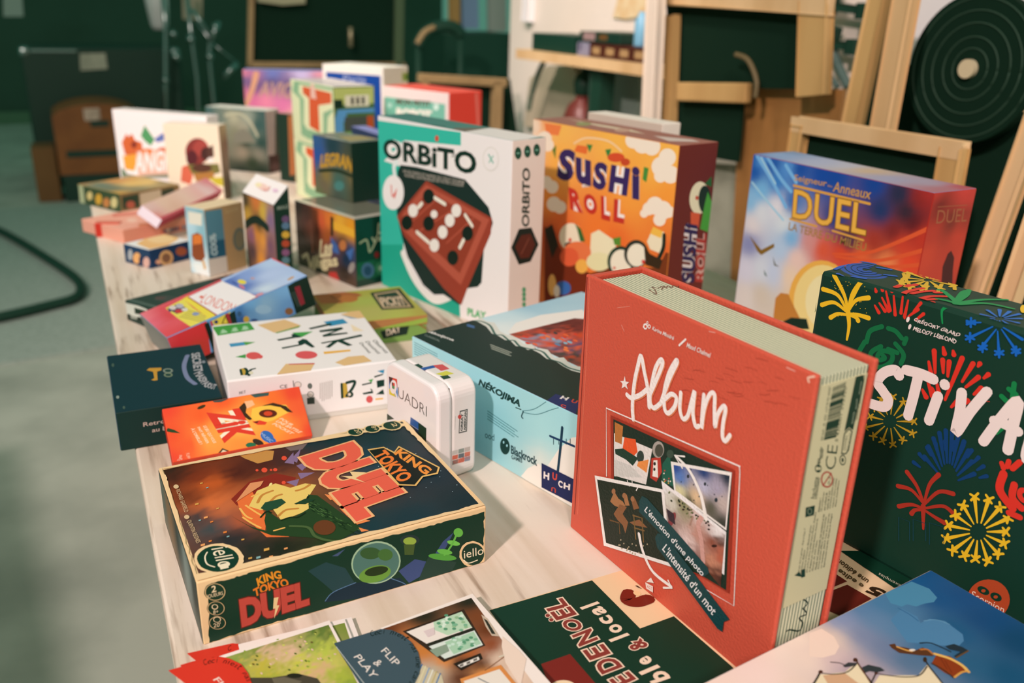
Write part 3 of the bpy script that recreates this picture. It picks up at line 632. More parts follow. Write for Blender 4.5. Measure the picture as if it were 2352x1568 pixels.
for k in range(11):
    a = -2.6 + k * .24; f.stroke([(790 + 60 * cos(a), 1260 + 120 * sin(a)), (790 + 150 * cos(a), 1260 + 300 * sin(a))], 20, '#153f6c', w0=8); f.k -= .8
    f.stroke([(790 + 180 * cos(a), 1260 + 190 * sin(a)), (790 + 220 * cos(a), 1260 + 240 * sin(a))], 18, '#153f6c', w0=10); f.k -= .8
f.k += 1
palm(f, ([(660, 1370), (620, 1270), (565, 1190)], [(660, 1360), (690, 1260), (740, 1205)], [(660, 1370), (590, 1290), (515, 1268)], [(660, 1370), (740, 1300), (820, 1310)], [(650, 1390), (590, 1370), (520, 1380)], [(670, 1390), (770, 1380), (840, 1440)], [(660, 1400), (720, 1440), (770, 1470)], [(650, 1400), (610, 1400), (590, 1420)]), [(655, 1380), (655, 1440), (655, 1505)], 20, '#a8362a')  # duller red, with the album box's shadow painted into it
f.burst(960, 1520, 50, 170, 15, 17, YE, star=True)
f.stroke([(1240, 1300), (1200, 1290), (1190, 1320), (1220, 1350), (1290, 1330), (1300, 1260)], 22, RE).stroke([(1100, 1200), (1080, 1290), (1150, 1390)], 34, RE).stroke([(1160, 1260), (1150, 1330), (1200, 1390)], 30, RE).stroke([(1090, 1140), (1100, 1170)], 20, RE).stroke([(1130, 1130), (1120, 1160)], 22, RE).stroke([(1190, 1135), (1150, 1170)], 26, RE).stroke([(1130, 1415), (1190, 1440)], 26, RE)
for s in ([(900, 362), (975, 362)], [(905, 450), (1040, 385)], [(970, 510), (1060, 400)], [(1075, 540), (1068, 410)], [(1180, 530), (1090, 400)], [(1205, 455), (1100, 390)]): f.stroke(s, 14, '#1f62b4', taper=.4); f.k -= .8
for x, y in ((920, 362), (915, 445), (985, 500), (1077, 530), (1170, 520)):
    for a in (.4, 1.6, 2.7): f.stroke([(x - 25 * cos(a), y - 25 * sin(a)), (x + 25 * cos(a), y + 25 * sin(a))], 10, '#1f62b4'); f.k -= .8
f.k += 1
for s in ([(1130, 730), (1170, 760)], [(1090, 770), (1120, 800)], [(1160, 700), (1150, 780)], [(1060, 970), (1110, 930)]): f.stroke(s, 22, '#1c7a44'); f.k -= .8
f.k += 1
for x0_, y0_, w_, h_ in ((520, 1440, 60, 130), (600, 1450, 70, 120), (690, 1470, 80, 120)): f.stroke([(x0_, y0_ + h_), (x0_, y0_), (x0_ + w_, y0_ + 25), (x0_ + w_, y0_ + h_)], 3, '#1e4450', raw=True)
FE = ([(522, 655), (500, 625), (440, 640), (402, 690), (432, 740), (462, 790), (440, 828), (368, 812)], [(562, 625), (640, 645), (712, 676)], [(628, 660), (602, 770), (572, 878)], [(738, 770), (688, 905)], [(775, 703), (776, 708)], [(870, 750), (858, 860), (838, 970), (920, 850), (1010, 745)], [(990, 1020), (1080, 900), (1180, 795), (1155, 930), (1125, 1068)], [(1050, 905), (1110, 925), (1180, 965)])
f.strokes(FE, 44, '#ead4ca'); f.stroke([(1260, 860), (1250, 1000), (1230, 1120), (1330, 1150)], 46, '#ead4ca')
f.text('GRÉGORY GRARD', (602, 354), (856, 442), (612, 332), '#ead4ca', bold=.02, warp=lambda a, q: (a, q + .12 * sin(a * 40))).text('MELODY LEBLOND', (598, 405), (836, 478), (607, 384), '#ead4ca', bold=.02, warp=lambda a, q: (a, q + .12 * sin(a * 37)))
f.ell(572, 345, 9, 16, '#ead4ca', rot=.3).ell(582, 385, 8, 15, '#ead4ca', rot=.3)
f.ell(1018, 1895, 118, 112, '#b44a2c').text('Scorpion', (915, 1895), (1095, 1985), (930, 1845), '#efd0b8').ell(990, 1845, 36, 20, INK, rot=.5).ell(1060, 1880, 34, 22, INK, rot=.5).ell(990, 1846, 12, 9, '#b44a2c').ell(1058, 1880, 12, 9, '#b44a2c')
f = b.top().crop(1850, 590, 502 / 1211)
for rx, ry in ((130, 42), (95, 30), (62, 20), (30, 10)):
    P = ell(330, 72, rx, ry, 26, .15); f.stroke(P[2:22], 11, '#27509c'); f.k -= .8
for s in ([(165, 70), (230, 40)], [(180, 95), (225, 120)], [(440, 100), (500, 108)], [(260, 110), (330, 122)], [(400, 60), (470, 72)]): f.stroke(s, 10, '#2a5cb0'); f.k -= .8
f.k += 1
f.burst(680, 130, 30, 150, 11, 14, '#d8a832', squash=.32, star=True)
for s in ([(540, 215), (560, 195), (650, 175)], [(590, 205), (640, 195), (710, 190)], [(630, 235), (700, 220), (790, 222)], [(660, 262), (705, 252)], [(500, 170), (525, 160)], [(600, 160), (612, 155)], [(640, 240), (720, 236)], [(560, 165), (580, 158)], [(720, 200), (748, 200)]): f.stroke(s, 13, RE); f.k -= .8
for s in ([(830, 262), (870, 200), (910, 190)], [(840, 255), (760, 190), (735, 186)], [(850, 258), (980, 240), (1115, 240)], [(850, 265), (1000, 260), (1150, 290)], [(835, 250), (890, 215), (905, 185)], [(820, 255), (780, 245), (730, 235)]): f.stroke(s, 15, GR, taper=.7); f.k -= .8
f.k += 1
f.burst(1075, 345, 30, 130, 12, 10, '#2a6ab8', squash=.4).ell(1205, 292, 16, 22, YE)
f = b.left().crop(1850, 590, 502 / 1211)
for s in ([(100, 120), (80, 240)], [(72, 300), (60, 380)], [(90, 330), (95, 380)], [(60, 200), (50, 300)]): f.stroke(s, 14, '#1c6a40'); f.k -= .8
b.done('board_game_box', 'black game box covered in coloured fireworks, standing behind the red album box', group=GRP)

# ---- tall blue and red box (gold DUEL title)
b = Box(place(.3426, 1.2827, 0, -60.4), .3000, .0795, .2892, dict(all='#a83028', left='#3a78b8', top='#8c90b4', right='#b02e28'))
f = b.front().crop(1650, 320, 702 / 2352)
f.paint([(265, 130, '#1c5cac'), (330, 150, '#5c9cd8'), (420, 180, '#2458a4'), (540, 220, '#5a94d0'), (620, 230, '#1c4c9c'), (800, 280, '#1c4c9c'), (280, 250, '#1e58a8'), (330, 400, '#78b8e0'), (450, 330, '#3a80c4'), (450, 520, '#e8e0e6'), (330, 560, '#e0e0ec'), (250, 480, '#8cc0e4'), (560, 480, '#3870b4'), (900, 300, '#1a4a98'), (900, 600, '#1c4484'), (1200, 350, '#1a4690'), (1250, 550, '#1e3a66'), (1400, 420, '#26324a'), (1550, 460, '#8a2c2a'), (1600, 420, '#b03430'), (1450, 560, '#2a2c38'),
         (1500, 650, '#5a2228'), (1350, 720, '#7a2a2a'), (1200, 790, '#a83a2c'), (1000, 780, '#2a3048'), (500, 640, '#dce0ec'), (560, 760, '#7cb4dc'), (480, 850, '#b8cce4'), (700, 790, '#d89088'), (800, 850, '#e05838'), (950, 870, '#e04c2c'), (1100, 900, '#e86438'), (1400, 800, '#d44430'), (1450, 950, '#e84c30'), (1300, 960, '#f08850'), (1560, 750, '#c83c2c'), (260, 650, '#e8dcd8'), (240, 800, '#8c90b8'), (210, 1000, '#dcd8e4'), (330, 1000, '#d8dcea'), (420, 1020, '#c8d0e4'), (600, 920, '#f0c8b8'), (560, 1050, '#f0d0b0'), (200, 1200, '#e4d8cc'), (330, 1200, '#d8c8b4'), (600, 1300, '#f0c878')], 44, power=3.0)
f.strokes([[(880, 880), (1200, 860), (1760, 620)], [(900, 900), (1250, 930), (1760, 800)], [(1000, 910), (1300, 980), (1760, 940)]], 14, '#e25a34', taper=2.2)
f.ell(790, 1240, 250, 310, '#f0b050').ell(800, 1250, 220, 285, '#f4d488').ell(820, 1250, 150, 210, '#f4e0a8')
f.poly([(300, 860), (240, 740), (330, 850), (430, 800), (430, 830), (330, 890)], '#8a6830').poly([(420, 900), (440, 960), (470, 980), (430, 970)], '#6a6a58').poly([(350, 1000), (370, 1040), (375, 1060), (355, 1040)], '#6a8078')
f.poly([(420, 1400), (440, 1220), (480, 1180), (540, 1190), (570, 1260), (640, 1400)], '#c8823c').poly([(500, 1400), (560, 1370), (680, 1380), (700, 1460), (480, 1460)], '#20342a')
GO = '#eeb04a'
f.strokes([[(300, 130), (420, 330), (520, 520)], [(380, 140), (480, 300), (560, 400)], [(520, 200), (600, 330)]], 26, '#7cb4e0')
f.strokes([[(330, 140), (440, 340)], [(260, 330), (380, 480), (500, 620)]], 14, '#a8d0ec')
f.text('Seigneur', (580, 330), (830, 378), (588, 268), '#d0984c', bold=.01).text('des', (840, 362), (876, 370), (842, 345), '#d0984c').text('Anneaux', (880, 400), (1168, 462), (895, 325), '#d0984c', bold=.01)
f.stroke([(582, 355), (1166, 496)], 16, '#e0a048', raw=True).stroke([(552, 612), (755, 668)], 14, '#e0a048', raw=True).stroke([(878, 702), (1116, 776)], 14, '#e0a048', raw=True)
f.text('DUEL', (568, 602), (1132, 742), (585, 382), GO, bold=.012, out='#8a5a20', ow=.025)
f.text('LA TERRE DU MILIEU', (540, 694), (1132, 862), (548, 636), '#b88848', out='#3a3420', ow=.01).text('POUR', (790, 694), (860, 708), (792, 676), '#b88848')
f = b.right().crop(1650, 320, 702 / 2352)
f.paint([(1680, 420, '#c03830'), (1900, 400, '#d04038'), (1950, 450, '#c43c34'), (1700, 520, '#6a2420'), (1800, 620, '#6c2c24'), (1900, 600, '#8a3228'), (1650, 700, '#b83a2c'), (1850, 720, '#c8402e'), (1900, 900, '#cc4430'), (1600, 900, '#cc4630'), (1700, 1000, '#c04030'), (1850, 1080, '#b83c2c')], 20)
f.text('DUEL', (1675, 650), (1908, 632), (1690, 545), '#a05a3c').stroke([(1690, 520), (1915, 505)], 4, '#a05a3c', raw=True)
f.poly([(1715, 1110), (1725, 980), (1765, 880), (1792, 855), (1815, 910), (1805, 1000), (1800, 1120)], '#4a1c1a')
f = b.top().crop(1650, 320, 702 / 2352)
f.paint([(260, 110, '#4c7ab8'), (450, 120, '#8aa4c8'), (570, 95, '#7890b0'), (800, 180, '#a8acc4'), (1150, 240, '#c8a888'), (1000, 210, '#b8b4c0'), (1300, 300, '#a09cb4'), (1600, 330, '#a898a8'), (1900, 370, '#b85058'), (1750, 390, '#b07078')], 16)
b.done('board_game_box', 'blue and red game box with gold title letters, standing behind the fireworks box', group=GRP)

# ---- orange sushi box
b = Box(place(.0233, 1.4692, 0, -52.1), .3232, .0815, .3073, dict(all='#7a3028', front='#f4963c', top='#9a5a4c', right='#6c2c24', left='#c05030'))
f = b.front().crop(840, 240, 840 / 2352)
f.paint([(1100, 120, '#f8e0c8'), (1140, 110, '#f4a058'), (1250, 150, '#fcb858'), (1600, 230, '#fcb450'), (1980, 280, '#fcb450'), (1250, 350, '#fbb04c'), (1850, 400, '#fbac48'), (1700, 560, '#f89c40'), (1950, 600, '#f8983c'), (1200, 600, '#f0903c'), (1250, 750, '#e46a34'), (1500, 800, '#f07a34'), (1900, 800, '#f08038'), (1600, 900, '#ec6a30'), (1200, 850, '#b84c2c'), (1950, 950, '#e86830')], 24)
f.poly([(1150, 120), (1260, 135), (1240, 200), (1160, 190)], '#f08048')
CL = '#f6dfc8'
for cx_, cy_, r in ((1780, 250, 62), (1840, 270, 55), (1720, 230, 50), (1800, 215, 46), (1900, 400, 62), (1940, 340, 55), (1960, 450, 55), (1895, 460, 40), (1860, 650, 55), (1910, 680, 58), (1820, 670, 40), (1890, 740, 40), (1790, 700, 26), (1950, 690, 36), (1210, 640, 46), (1250, 660, 40), (1200, 530, 40), (1160, 500, 40), (1150, 220, 46), (1170, 260, 40)): f.ell(cx_, cy_, r, r * 1.05, CL); f.k -= .8
f.k += 1
f.stroke([(1340, 250), (1420, 215), (1560, 235), (1645, 300)], 10, '#f4c898').poly([(1340, 300), (1360, 260), (1430, 270), (1420, 320)], '#e87038').poly([(1420, 255), (1460, 260), (1440, 310)], '#3c8040').poly([(1540, 290), (1580, 285), (1560, 350)], '#3c8040').ell(1610, 340, 55, 30, '#d85030').ell(1670, 370, 30, 24, '#c84a2c').poly([(1790, 400), (1820, 410), (1805, 500), (1780, 480)], '#4a8a3c').poly([(1200, 290), (1225, 260), (1220, 350)], '#5a7a34')
LET = [('S', (1225, 478), (1330, 500), (1250, 278)), ('u', (1352, 500), (1450, 530), (1350, 335)), ('S', (1455, 535), (1540, 560), (1475, 360)), ('H', (1560, 560), (1680, 590), (1580, 385)), ('i', (1712, 605), (1762, 615), (1712, 395))]
LET2 = [('R', (1315, 672), (1400, 700), (1302, 530)), ('O', (1405, 690), (1490, 720), (1400, 562)), ('L', (1515, 735), (1572, 752), (1512, 585)), ('L', (1592, 752), (1662, 768), (1598, 605))]
for s, p, q, t in LET + LET2:
    f.text(s, p, q, t, '#f6e6dc', bold=.15); f.k -= .8
f.k += 1
for s, p, q, t in LET: f.text(s, p, q, t, '#3a2c5c', bold=.05)
for s, p, q, t in LET2: f.text(s, p, q, t, '#c6382c', bold=.05)
f.poly([(1150, 780), (1210, 850), (1300, 1000), (1450, 1090), (1500, 1300), (1150, 1300)], '#74301e').poly([(1430, 1090), (1560, 1050), (1880, 1050), (1930, 950), (1970, 960), (1950, 1200), (1500, 1250)], '#7a3a20')
f.ell(1320, 850, 75, 88, '#f0dfc0').poly([(1345, 765), (1385, 800), (1412, 880), (1380, 880), (1360, 800)], '#3c6a34').ell(1315, 870, 10, 12, '#d84830').ell(1310, 905, 30, 22, '#34403a').poly([(1450, 830), (1500, 805), (1610, 880), (1610, 960), (1500, 1060), (1440, 1000)], '#efe0b8')
f.ell(1360, 950, 90, 70, '#e87848').ell(1310, 980, 60, 60, '#e0603c').ell(1390, 1040, 40, 45, '#f0b050').ell(1500, 1010, 80, 60, '#e8dca8')
f.ell(1640, 1010, 85, 100, INK).ell(1642, 1016, 68, 84, '#f2e2c8').ell(1740, 960, 78, 90, '#30342c').ell(1744, 968, 62, 74, '#f2e2c8').ell(1786, 1010, 11, 13, '#d83c34').ell(1600, 1050, 8, 9, '#d84a34').poly([(1810, 880), (1850, 790), (1920, 820), (1900, 960), (1830, 930)], '#f2dcb8').poly([(1830, 830), (1850, 785), (1912, 815), (1900, 860)], '#f4b84c').stroke([(1920, 840), (1915, 920), (1885, 990)], 26, '#222c24').poly([(1790, 900), (1830, 960), (1910, 1000), (1890, 1060), (1800, 1030)], '#3c2c1c').poly([(1590, 860), (1640, 850), (1640, 910), (1600, 900)], '#5a8a34').poly([(1150, 800), (1200, 770), (1240, 900), (1200, 990)], '#2c2a22')
f.ell(1270, 1180, 50, 45, '#3c68a8').ell(1200, 1160, 26, 70, '#e8b060').ell(1230, 1200, 20, 40, '#e8dcc8')
f = b.right().crop(840, 240, 840 / 2352)
f.ell(2145, 600, 62, 105, '#eadab4', rot=.1).ell(2180, 610, 40, 90, '#1e3024').poly([(2180, 640), (2200, 560), (2230, 640), (2200, 820), (2150, 800)], '#4c9a3a').poly([(2180, 510), (2225, 460), (2225, 530)], '#2c6030').poly([(2090, 690), (2150, 700), (2140, 790), (2090, 770)], '#d85a38').ell(2130, 600, 10, 14, '#c84a34')
f.text('SUSHi', (2112, 1150), (2135, 775), (2030, 1140), '#e6d4cc', bold=.13).text('SUSHi', (2112, 1150), (2135, 775), (2030, 1140), '#33284e', bold=.04)
f.text('ROLL', (2180, 1145), (2192, 830), (2118, 1138), '#d8a898', bold=.1).text('ROLL', (2180, 1145), (2192, 830), (2118, 1138), '#b03a30', bold=.03)
f = b.top().crop(840, 240, 840 / 2352)
f.poly([(1300, 95), (1700, 160), (1800, 190), (1500, 140)], '#d8c0a0').poly([(1850, 200), (2100, 225), (2150, 240), (1950, 235)], '#d0b8ac').ell(1400, 125, 50, 12, '#8a8c50').ell(1650, 165, 50, 12, '#c09078')
b.done('board_game_box', 'orange game box with purple and red title letters and dark red side', group=GRP)

# ---- teal and white box with wooden tray picture
b = Box(place(-.2399, 1.5098, 0, -47.0), .3398, .0675, .3001, dict(all='#f0e0d8', front='#f2e4de', top='#54847a', right='#ecd2c6', left='#3cb49c'))
f = b.front().crop(840, 240, 840 / 2352)
TE = '#3cb8a0'
f.poly([(60, 100), (612, 178), (612, 264), (250, 230), (100, 380), (60, 420)], TE).poly([(60, 400), (110, 360), (230, 400), (250, 700), (240, 960), (300, 1130), (390, 1245), (470, 1275), (600, 1210), (610, 1400), (60, 1180)], '#2aa488')
f.poly([(60, 400), (110, 360), (230, 400), (250, 700), (240, 900), (60, 900)], TE)
f.stroke([(240, 960), (300, 1100), (370, 1200), (440, 1255), (510, 1245), (600, 1195)], 36, '#f2e6dc')
f.poly([(225, 388), (330, 402), (640, 482), (790, 660), (818, 760), (800, 830), (762, 900), (745, 1145), (720, 1172), (650, 1182), (630, 1200), (605, 1290), (500, 1220), (440, 1222), (370, 1160), (270, 980), (235, 860), (200, 700), (205, 430)], '#23332e')
f.poly([(388, 492), (400, 495), (812, 730), (805, 830), (655, 1180), (615, 1290), (500, 1180), (245, 840), (200, 720)], '#9c4232')
f.poly([(388, 515), (795, 740), (612, 1160), (225, 790), (240, 700)], '#b85844').poly([(392, 550), (745, 755), (605, 1085), (270, 770)], '#96402f').stroke([(285, 760), (470, 590), (440, 560)], 8, '#b45440').stroke([(520, 890), (690, 735)], 8, '#b45440').stroke([(350, 810), (560, 680)], 8, '#b45440')
for x, y in ((405, 590), (405, 765), (655, 828), (560, 985), (265, 760)): f.ell(x, y, 36, 48, '#1c2a24')
for x, y in ((305, 682), (583, 682), (541, 745), (495, 820), (442, 905), (440, 705)): f.ell(x, y, 31 if x != 440 else 22, 42 if x != 440 else 26, '#f2e4d8')
for s in ([(445, 600), (510, 640)], [(330, 820), (405, 885)], [(640, 710), (685, 780)], [(630, 870), (605, 920)], [(340, 660), (362, 635)]): f.stroke(s, 20, '#f2e4d0'); f.k -= .8
f.k += 1
for s, p, q, t in [('ORBiTO', (115, 345), (712, 455), (112, 215))]:
    f.text(s, p, q, t, '#f4e6de', bold=.14, sp=1.05).text(s, p, q, t, '#1a332a', bold=.035, sp=1.05)
f.ell(458, 218, 12, 20, '#d8503c')
f.text('UN JEU SIMPLE ET RAPIDE OÙ TOUT TOURNE', (240, 435), (636, 510), (240, 412), '#c8b8a8').text('ALIGNEZ QUATRE BILLES DE VOTRE COULEUR', (250, 462), (630, 530), (250, 442), '#c8b8a8')
f.stroke([(190, 470), (182, 400), (200, 370)], 26, '#e8f0ea').ell(178, 565, 68, 112, '#f6e8e4').stroke([(165, 520), (172, 590), (195, 560), (185, 600)], 8, '#e05c50').stroke([(185, 580), (200, 545)], 6, '#e05c50')
f.ell(805, 350, 52, 78, '#e0d4c8').ell(805, 350, 47, 72, '#f2e4de').stroke([(792, 322), (820, 375)], 8, '#4aa890').stroke([(820, 330), (795, 372)], 7, '#7ab8a0')
f.text('PLAY', (655, 1355), (775, 1385), (655, 1305), '#5ab070', bold=.04)
f = b.right().crop(840, 240, 840 / 2352)
for x, y in ((980, 313), (1040, 302), (1100, 292)): f.ell(x, y, 22, 40, '#1e4c3c').stroke([(x - 8, y), (x + 8, y)], 6, '#8ac0a8')
f.text('ORBiTO', (1052, 788), (1058, 410), (1003, 785), '#1e342c', bold=.03)
f.poly([(985, 800), (1065, 790), (1112, 900), (1060, 1010), (985, 1030), (935, 920)], '#1e2a26').poly([(1000, 840), (1060, 830), (1090, 900), (1050, 985), (995, 990), (960, 915)], '#5c2c24').stroke([(1000, 960), (1050, 860)], 6, '#8a4a3c')
for y in (1190, 1220, 1250, 1285): f.ell(1018, y, 12, 16, '#4a9a6c')
f = b.top().crop(840, 240, 840 / 2352)
f.poly([(560, 150), (800, 150), (810, 190), (600, 190)], '#7a6a5c').poly([(600, 180), (800, 150), (1200, 190), (950, 240)], '#efe0d8').stroke([(300, 120), (500, 140)], 8, '#3a6058')
b.done('board_game_box', 'teal and white game box with a wooden marble tray and big black title', group=GRP)

# ---- light blue box on its side with black printed lid
nd = .295
b = Box(place(-.1210, .9793, 0, -47.5), .2850, nd, .1043, dict(all='#8cbcc0', front='#9cccd0', left='#a8d0d0', top='#a8ccd2'))
f = b.front().crop(860, 680, 500 / 1633)
f.paint([(300, 400, '#b0d8da'), (600, 520, '#a4d2d6'), (900, 700, '#a0d0d4'), (1400, 900, '#a4d2d4'), (800, 900, '#8cc0c6'), (1000, 1000, '#94c8cc'), (800, 1150, '#86bac0'), (1000, 1250, '#98c6c8'), (1300, 1000, '#a8d4d4'), (1250, 1300, '#d8d8cc')], 10)  # darker teal at lower left paints in the tin's shadow
f.poly([(1100, 1350), (1150, 1290), (1230, 1255), (1280, 1300), (1380, 1150), (1480, 1060), (1600, 1050), (1600, 1650), (1300, 1500)], '#e8dccf')
f.text('NÉKOJIMA', (778, 665), (1092, 835), (795, 610), '#1e3c38', bold=.05).stroke([(1060, 835), (1100, 850)], 6, '#1e3c38')
f.lines((300, 345), (500, 450), (300, 430), 6, '#6a9ca0', 5).lines((850, 860), (1085, 1020), (850, 920), 4, '#4c8488', 5)
f.ell(980, 1125, 36, 62, '#1e3c38', rot=-.1).ell(970, 1095, 6, 10, '#9cccd0').ell(995, 1120, 6, 10, '#9cccd0').text('Blackrock', (1025, 1180), (1222, 1275), (1025, 1115), '#28464a', bold=.03).text('GAMES', (1028, 1218), (1110, 1250), (1028, 1188), '#28464a', bold=.02).text('ood', (830, 1060), (900, 1085), (830, 1010), '#3c6468')
f.stroke([(1410, 985), (1395, 1150), (1375, 1330)], 20, '#1c3a4c').stroke([(1318, 1048), (1500, 1125)], 14, '#1c3a5c').stroke([(1110, 860), (1200, 845), (1290, 790)], 4, '#5c8c90').stroke([(1115, 870), (1220, 885), (1330, 850), (1400, 830)], 4, '#5c8c90').stroke([(1118, 865), (1105, 900), (1115, 915)], 8, '#2c4c50')
for x in (1345, 1385, 1440, 1470): f.stroke([(x, 1070), (x, 1110)], 5, '#2c4c58')
f.poly([(1255, 1250), (1510, 1378), (1500, 1560), (1255, 1432)], '#1e2850').text('H', (1270, 1365), (1312, 1380), (1272, 1312), '#e8d8d0', bold=.04).text('U', (1335, 1370), (1370, 1385), (1338, 1318), '#c84838', bold=.04).text('C', (1380, 1425), (1412, 1440), (1382, 1375), '#e8d8d0', bold=.04).text('H', (1420, 1440), (1468, 1455), (1423, 1395), '#e8d8d0', bold=.04).text('U', (1365, 1440), (1330, 1425), (1362, 1475), '#b04438', bold=.04)
f = b.top().crop(860, 680, 500 / 1633)
f.paint([(900, 170, '#c8dce0'), (1200, 60, '#9cc0d0'), (1500, 30, '#a8c8d4'), (1000, 250, '#e8e4de'), (1400, 60, '#b0ccd6')], 8)
f.poly([(1000, 270), (1060, 200), (1250, 140), (1560, 100), (1700, 300), (1560, 520), (1250, 350)], '#efe2d8')
f.paint([(1050, 290, '#e0552c'), (1100, 280, '#3c3434'), (1250, 270, '#d8482c'), (1300, 240, '#3a3030'), (1450, 200, '#5a2828'), (1500, 300, '#d04828'), (1350, 320, '#e05430'), (1400, 370, '#e85c34'), (1250, 330, '#7aa0b8'), (1500, 380, '#34486c'), (1450, 440, '#1c3838'), (1550, 480, '#c84a2c'), (1350, 430, '#3a4440'), (1550, 250, '#6a2c2c')], 18, quad=[(1010, 285), (1600, 560), (1700, 180), (1500, 165)], jit=.012)
for k in range(26): f.ell(1080 + rnd.random() * 440, 270 + rnd.random() * 170, 14 + 14 * rnd.random(), 8, rnd.choice(['#e8643c', '#d8402c', '#5a80a0', '#2c3c40', '#88b0c0', '#f07a44']), rot=.3, n=9)
W1 = [(725, 178), (780, 195), (840, 230), (880, 280), (930, 300), (980, 330), (1020, 335), (1060, 375), (1120, 385), (1150, 405), (1180, 400), (1240, 430), (1290, 470), (1360, 490), (1420, 530), (1480, 560), (1560, 580)]
f.poly([(720, 170)] + [(x + 60, y - 18 + 14 * sin(x * .05)) for x, y in W1] + [(1640, 620)] + W1[::-1], '#dcd4c8').stroke([(x + 28, y + 8 * sin(x * .08)) for x, y in W1], 9, '#3c6458')
f.poly([(270, 290)] + W1 + [(1620, 900), (1500, 905), (900, 600)], '#22342f')
f.text('nékojima', (385, 272), (590, 345), (400, 252), '#e0d4cc', bold=.03).text('CLASSICAL', (375, 298), (490, 345), (380, 285), '#8c948c')
f.lines((870, 365), (1040, 430), (880, 395), 3, '#a8a898', 6).lines((700, 215), (750, 230), (700, 225), 2, '#4a6c98', 10)
f.poly([(1280, 795), (1360, 735), (1540, 800), (1500, 912)], '#26305c').text('H', (1388, 770), (1440, 785), (1412, 748), '#e8d8d0', bold=.04).text('U', (1470, 795), (1510, 810), (1490, 772), '#c84838', bold=.04).text('C', (1395, 830), (1435, 845), (1400, 808), '#c84838', bold=.04)
b.done('board_game_box', 'light blue game box with black lid strip, lying beside the red album box', group=GRP)

# ---- white box with black hand-cut letters (lid over a base)
im = place(-.3282, .9173, 0, 23.2); IW, ID, IH = .2028, .1974, .0653
ib = empty('board_game_box', im, 'white game box with black cut-paper letters and coloured shapes, lying flat', 'board game box', GRP)
mb = MB(); mb.box((.001, .001, 0), (IW - .001, ID - .001, .012), c('#d8ccc0'), .001); mb.build('base', CARD, ib)
mb = MB(); mb.box((0, 0, .006), (IW, ID, IH), c('#f4e6e0'), .002)
f = Face(mb, im, (0, 0, IH), (1, 0, 0), (0, 1, 0), (0, 0, 1), IW, ID).crop(240, 700, 700 / 2352)
f.poly([(830, 170), (1120, 135), (1160, 190), (875, 238)], '#4c9a44')
for x, y in ((920, 205), (1005, 190), (1085, 178)): f.ell(x, y, 22, 16, '#a8cca0', wob=.5).poly([(x - 30, y + 12), (x + 30, y + 2), (x + 30, y + 8), (x - 30, y + 18)], '#a8cca0')
TAN = '#e6b880'
f.poly([(1180, 155), (1390, 112), (1515, 158), (1310, 215)], TAN).poly([(1315, 215), (1515, 158), (1500, 175), (1330, 220)], '#7a9a4c').poly([(1820, 75), (1960, 32), (2010, 60), (2030, 95), (1960, 105)], TAN).poly([(1825, 78), (1960, 106), (1900, 104)], '#7a94a8')
f.poly([(1690, 130), (1840, 108), (1880, 140), (1740, 165)], '#3c8cb0').poly([(1445, 215), (1610, 205), (1520, 250)], '#4ca04c').poly([(960, 300), (1085, 285), (1090, 310), (975, 325)], '#4c94b8').poly([(1070, 285), (1165, 287), (1090, 312)], '#5aa04c').poly([(1010, 402), (1090, 380), (1090, 412)], '#4c9a4c').ell(1150, 392, 58, 28, '#e05a58').ell(1200, 400, 22, 15, '#e05a58').ell(1558, 386, 85, 31, '#e05a5c').poly([(1690, 362), (1895, 345), (1900, 358), (1695, 380)], '#f0b048')
f.poly([(1325, 545), (1400, 455), (1620, 455), (1590, 510)], TAN).poly([(1420, 455), (1620, 448), (1622, 458), (1425, 462)], '#d05a58').poly([(1780, 445), (1880, 400), (2000, 390), (2065, 435), (1850, 470)], TAN)
f.poly([(1900, 150), (2000, 200), (1920, 205)], '#f4d8b4')
I2 = '#1c3a30'
for q in ([(1575, 180), (1745, 140), (1755, 155), (1590, 190)], [(1655, 198), (1830, 172), (1845, 185), (1740, 225), (1870, 212), (1880, 222), (1690, 248), (1680, 235), (1780, 200), (1665, 212)], [(1668, 292), (1800, 268), (1980, 228), (1992, 242), (1840, 275), (1915, 310), (1880, 318), (1800, 285), (1735, 332), (1705, 326), (1760, 285), (1680, 300)],
          [(1328, 268), (1450, 245), (1440, 232), (1460, 222), (1520, 245), (1510, 252), (1470, 255), (1345, 278)], [(1365, 330), (1500, 305), (1490, 285), (1530, 262), (1560, 268), (1625, 325), (1600, 330), (1545, 300), (1520, 312), (1375, 340)]): f.poly(q, I2)
for i, (s, p, q, t) in enumerate([('Observez', (2065, 275), (2170, 375), (2095, 268)), ('Dessinez', (2010, 285), (2110, 380), (2040, 280)), ('Devinez', (1965, 295), (2040, 375), (1990, 290))]): f.text(s, p, q, t, '#3c4a40')
f.poly([(1045, 495), (1090, 485), (1105, 540), (1050, 545)], '#c8a040').stroke([(1050, 500), (1060, 540)], 10, I2).stroke([(1085, 490), (1100, 510), (1095, 540)], 12, I2).stroke([(1115, 545), (1125, 505), (1160, 492)], 12, I2).ell(1130, 525, 18, 12, '#e8d8b8')
f = Face(mb, im, (0, 0, .006), (1, 0, 0), (0, 0, 1), (0, -1, 0), IW, IH - .006).crop(240, 700, 700 / 2352)
for q in ([(2080, 550), (2150, 530), (2150, 540), (2085, 562)], [(2100, 585), (2160, 575), (2160, 625), (2105, 640)], [(1985, 612), (2060, 595), (2065, 605), (1990, 622)], [(1990, 680), (2060, 665), (2050, 645), (2065, 650), (2075, 680), (2000, 692)], [(2095, 690), (2150, 650), (2160, 690)]): f.poly(q, I2)
